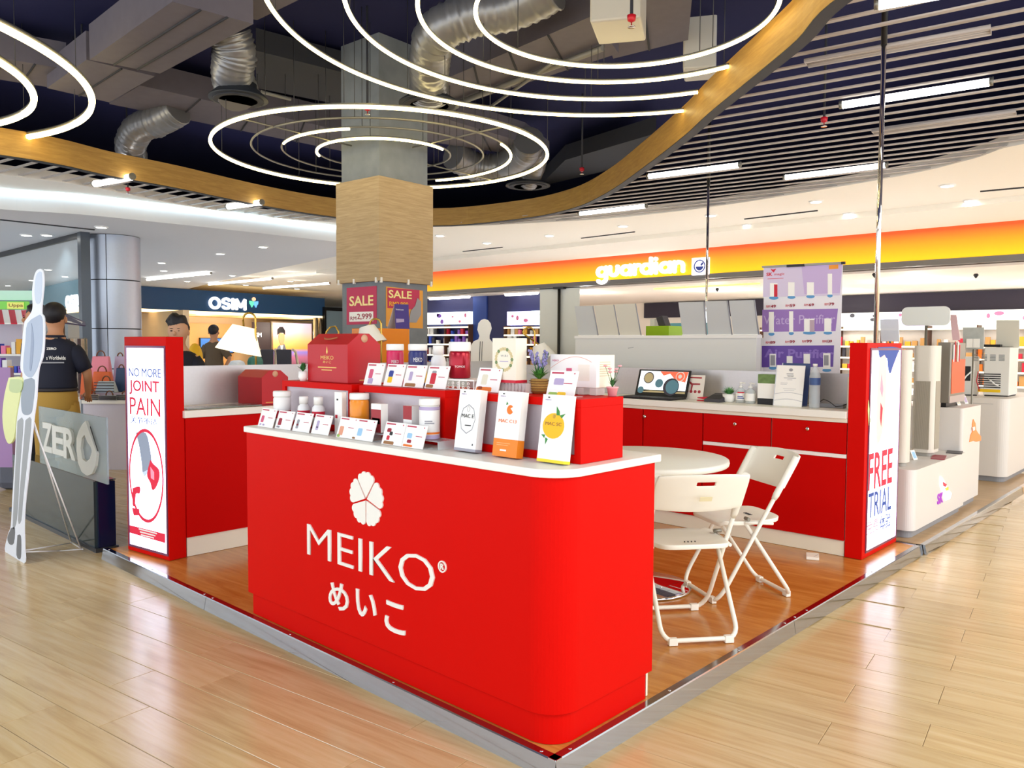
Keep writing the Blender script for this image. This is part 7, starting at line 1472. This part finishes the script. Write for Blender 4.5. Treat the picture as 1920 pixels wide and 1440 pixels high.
# ================================================================ people
def skin_obj(name, nodes, edges, mat, parent, Mx, root=0, sub=2):
    inv = chain_matrix(parent).inverted(); me = bpy.data.meshes.new(name); me.from_pydata([inv @ (Mx @ V(p)) for p, r in nodes], edges, []); o = bpy.data.objects.new(name, me); C.objects.link(o); o.parent = parent
    md = o.modifiers.new('skin', 'SKIN'); md.use_smooth_shade = True; sk = me.skin_vertices[0].data
    for i, (p, r) in enumerate(nodes): sk[i].radius = r if isinstance(r, tuple) else (r, r)
    sk[root].use_root = True; s2 = o.modifiers.new('sub', 'SUBSURF'); s2.levels = sub; s2.render_levels = sub; me.materials.append(mat); return o
def person(label, pos, heading, h, shirt_c, trouser_c, arms, hair_c='15121A', skin_c='C08A66', head_turn=0, hairshape=1, sleeves=True):
    """local frame: x to the person's right, y forward, z up, in units of a 1.75 m figure"""
    k = h/1.75; t_ = thing('person', label, 'person', (pos[0], pos[1], pos[2] if len(pos) > 2 else 0)); z0 = pos[2] if len(pos) > 2 else 0
    Mx = Matrix.Translation((pos[0], pos[1], z0)) @ Matrix.Rotation(heading-PI/2, 4, 'Z') @ Matrix.Scale(k, 4); sk_m = M('skin_'+skin_c, skin_c, .55)
    N_ = [((0, 0, .96), (.13, .10)), ((0, 0, 1.12), (.125, .09)), ((0, .005, 1.30), (.145, .10)), ((0, 0, 1.42), (.07, .06)), ((0, .0, 1.49), .062), ((0, .016, 1.55), (.066, .072)), ((0, .012, 1.61), (.092, .104)), ((0, .002, 1.68), (.092, .106)), ((0, 0, 1.735), (.06, .068))]
    E_ = [(i, i+1) for i in range(8)]; sh = {}
    for s in (-1, 1):
        b0 = len(N_); e, w_ = arms[0 if s < 0 else 1]
        N_ += [((s*.145, 0, 1.385), .048), (e, .042), (w_, .029)]; E_ += [(3, b0), (b0, b0+1), (b0+1, b0+2)]
        d = (V(w_)-V(e)).normalized(); palm = V(w_)+d*.055; pi_ = len(N_); N_.append((tuple(palm), (.036, .018))); E_.append((b0+2, pi_)); sd = d.cross(V((0, 1, .2))).normalized()
        for q, (off, L_) in enumerate(((-.024, .062), (-.008, .074), (.008, .070), (.024, .055))):
            f0 = palm+sd*off+d*.03; f1 = f0+d*L_*.5+V((0, .006, 0)); f2 = f0+d*L_*.9+V((0, .018, 0)); n0 = len(N_); N_ += [(tuple(f0), .010), (tuple(f1), .009), (tuple(f2), .0075)]; E_ += [(pi_, n0), (n0, n0+1), (n0+1, n0+2)]
        th0 = palm-sd*.032*s-d*.01; th1 = th0+d*.035-sd*.02*s+V((0, .01, 0)); n0 = len(N_); N_ += [(tuple(th0), .012), (tuple(th1), .010)]; E_ += [(pi_, n0), (n0, n0+1)]
        n0 = len(N_); N_ += [((s*.09, 0, .88), .095), ((s*.10, .01, .50), .058), ((s*.10, -.01, .10), .038), ((s*.10, .12, .035), .035)]; E_ += [(0, n0), (n0, n0+1), (n0+1, n0+2), (n0+2, n0+3)]
    body = skin_obj('body', N_, E_, sk_m, t_, Mx)
    # clothing
    def loft(m_, rings, n_=24):
        vs = [(rx*math.cos(2*PI*q/n_), y_+ry*math.sin(2*PI*q/n_), z) for z, rx, ry, y_ in rings for q in range(n_)]
        m_.add(vs, [(i*n_+q, i*n_+(q+1) % n_, (i+1)*n_+(q+1) % n_, (i+1)*n_+q) for i in range(len(rings)-1) for q in range(n_)]+[tuple(range(n_-1, -1, -1))], True)
    m_ = MB(); loft(m_, [(1.02, .158, .122, 0), (1.04, .168, .130, 0), (1.12, .160, .124, 0), (1.22, .164, .124, 0), (1.32, .176, .126, 0), (1.385, .182, .116, 0), (1.425, .150, .098, 0), (1.452, .095, .078, 0), (1.478, .068, .066, 0)])
    for s in (-1, 1):
        e = V(arms[0 if s < 0 else 1][0]); a0 = V((s*.125, 0, 1.378)); m_.tube([a0, a0.lerp(e, .3), a0.lerp(e, .6), a0.lerp(e, .88)], [.070, .080, .070, .062], 14)
    m_.v = [Mx @ p for p in m_.v]; m_.build('shirt', M('shirt_'+shirt_c, shirt_c, .75), t_)
    m_ = MB(); loft(m_, [(.78, .150, .110, 0), (.86, .172, .128, 0), (.95, .168, .130, 0), (1.03, .154, .118, 0)])
    for s in (-1, 1): m_.tube([(s*.085, 0, .90), (s*.09, 0, .78), (s*.10, .01, .50), (s*.10, 0, .30), (s*.10, -.005, .08)], [.09, .098, .078, .066, .064], 14)
    m_.v = [Mx @ p for p in m_.v]; m_.build('trousers', M('trousers_'+trouser_c, trouser_c, .8), t_)
    for s in (-1, 1): m_ = MB().ell((0, 0, 0), (.05, .13, .045), 12, 6); m_.v = [Mx @ (p+V((s*.10, .05, .045))) for p in m_.v]; m_.build('shoe', black, t_)
    hm = M('hair_'+hair_c, hair_c, .55, noise=.3, nscale=60); m_ = MB().ell((0, 0, 0), (.096, .112, .102), 20, 12)
    def hw(p):
        q = p.copy(); f_ = q.y/.102
        if q.z < -.01+.05*max(0, f_)*1.6 and f_ > -.05: q = q*.80
        if q.z < -.055 and f_ > -.3: q = V((q.x*.85, q.y*.8, -.06+(q.z+.055)*.3))
        if hairshape == 2 and q.z > .02: q += V((.010*math.sin(q.y*90)+.012, .022, .022+.012*math.sin(q.x*70)))
        return Mx @ (q+V((0, -.008, 1.675)))
    m_.v = [hw(p) for p in m_.v]; m_.build('hair', hm, t_)
    for s in (-1, 1): m_ = MB().ell((0, 0, 0), (.010, .018, .028), 8, 6); m_.v = [Mx @ (p+V((s*.090, -.005, 1.62))) for p in m_.v]; m_.build('ear', sk_m, t_)
    m_ = MB().ell((0, 0, 0), (.014, .02, .022), 8, 6); m_.v = [Mx @ (p+V((0, .103, 1.612))) for p in m_.v]; m_.build('nose', sk_m, t_)
    for s in (-1, 1):
        m_ = MB().ell((0, 0, 0), (.014, .006, .006), 10, 6); m_.v = [Mx @ (p+V((s*.031, .092, 1.636))) for p in m_.v]; m_.build('eye', M('eye_dark', '1C1414', .3), t_)
        m_ = MB().ell((0, 0, 0), (.018, .005, .0035), 10, 4); m_.v = [Mx @ (p+V((s*.031, .094, 1.656))) for p in m_.v]; m_.build('eyebrow', hm, t_)
    m_ = MB().ell((0, 0, 0), (.022, .006, .006), 10, 4); m_.v = [Mx @ (p+V((0, .088, 1.578))) for p in m_.v]; m_.build('mouth', M('lips', 'A86058', .5), t_)
    return t_, Mx
down = lambda s: ((s*.235, -.03, 1.14), (s*.25, .06, .90))
p1 = at(104, 646, 7.25); t_, Mx = person('man in a black polo with back lettering and khaki trousers, seen from behind', (p1.x, p1.y), YAW+.25, 1.83, '14182C', 'B08A3C', [down(-1), ((.245, .02, 1.15), (.20, .20, .98))])
Xb = lambda x, y, z: Mx @ V((x, y, z)); bR = (Xb(1, 0, 0)-Xb(0, 0, 0)); bU = ZU
text(t_, 's Worldwide', Xb(-.035, -.132, 1.275), bR, bU, paper, .155, .035, d=.004, bold=.03); text(t_, 'ZERO', Xb(-.035, -.126, 1.36), bR, bU, paper, .08, .022, d=.004, bold=.03)
MB().flat([(0, 0), (.22, 0), (.22, .012), (0, .012)], Xb(-.11, -.130, 1.245), bR, bU, .004).build('back_print_line', greyp, t_)
m_ = MB().tube([Xb(.160*math.cos(a*PI/10), .123*math.sin(a*PI/10), 1.012) for a in range(20)], .018, 6, True); m_.build('belt', M('belt_stripe', '2A2428', .6), t_)
m_ = MB().tube([Xb(.072*math.cos(a*PI/8), .068*math.sin(a*PI/8), 1.475) for a in range(16)], .014, 6, True); m_.build('collar', M('shirt_14182C'), t_)
m_ = MB().tube([Xb(.076*math.cos(a*PI/8), .072*math.sin(a*PI/8), 1.462) for a in range(16)], .004, 5, True); m_.build('collar_piping', M('piping_cream', 'D8C8A0', .6), t_)
p1b = at(68, 640, 8.1); person('person in dark clothes half hidden behind the standee', (p1b.x, p1b.y), YAW+1.8, 1.86, '1C1C24', '22222A', [down(-1), down(1)])
p2_ = at(335, 640, 7.25); person('young man with swept black hair looking over the left lightbox', (p2_.x, p2_.y), YAW+PI+.05, 1.71, '141626', '2A2A34', [down(-1), ((.25, .05, 1.15), (.22, .26, 1.10))], hairshape=2, skin_c='C89878')
p3 = at(401, 640, 15.2); person('man in a brown shirt seen from behind in the massage shop', (p3.x, p3.y), YAW+.1, 1.82, '5E4E3C', '2C3038', [((-.24, -.03, 1.14), (-.24, .04, .9)), ((.30, -.06, 1.15), (.19, .03, 1.0))])
yc = at(366, 672, 13.5); t_ = thing('yellow_figure', 'yellow stand-in for a person beyond the young man', 'figure', (yc.x, yc.y, 0)); MB().ell(yc, (.13, .10, .26), 14, 10).build('figure_form', M('yellow_cloth', 'F0B81C', .6), t_); MB().tube([(yc.x, yc.y, 0), yc+ZU*.2], .02, 8).build('pole', rail, t_); MB().lathe([(.2, 0), (.2, .02), (0, .03)], (yc.x, yc.y, 0), 18).build('base', rail, t_)  # ellipsoid stands in for a distant person in yellow; pole and base added
finish_texts()
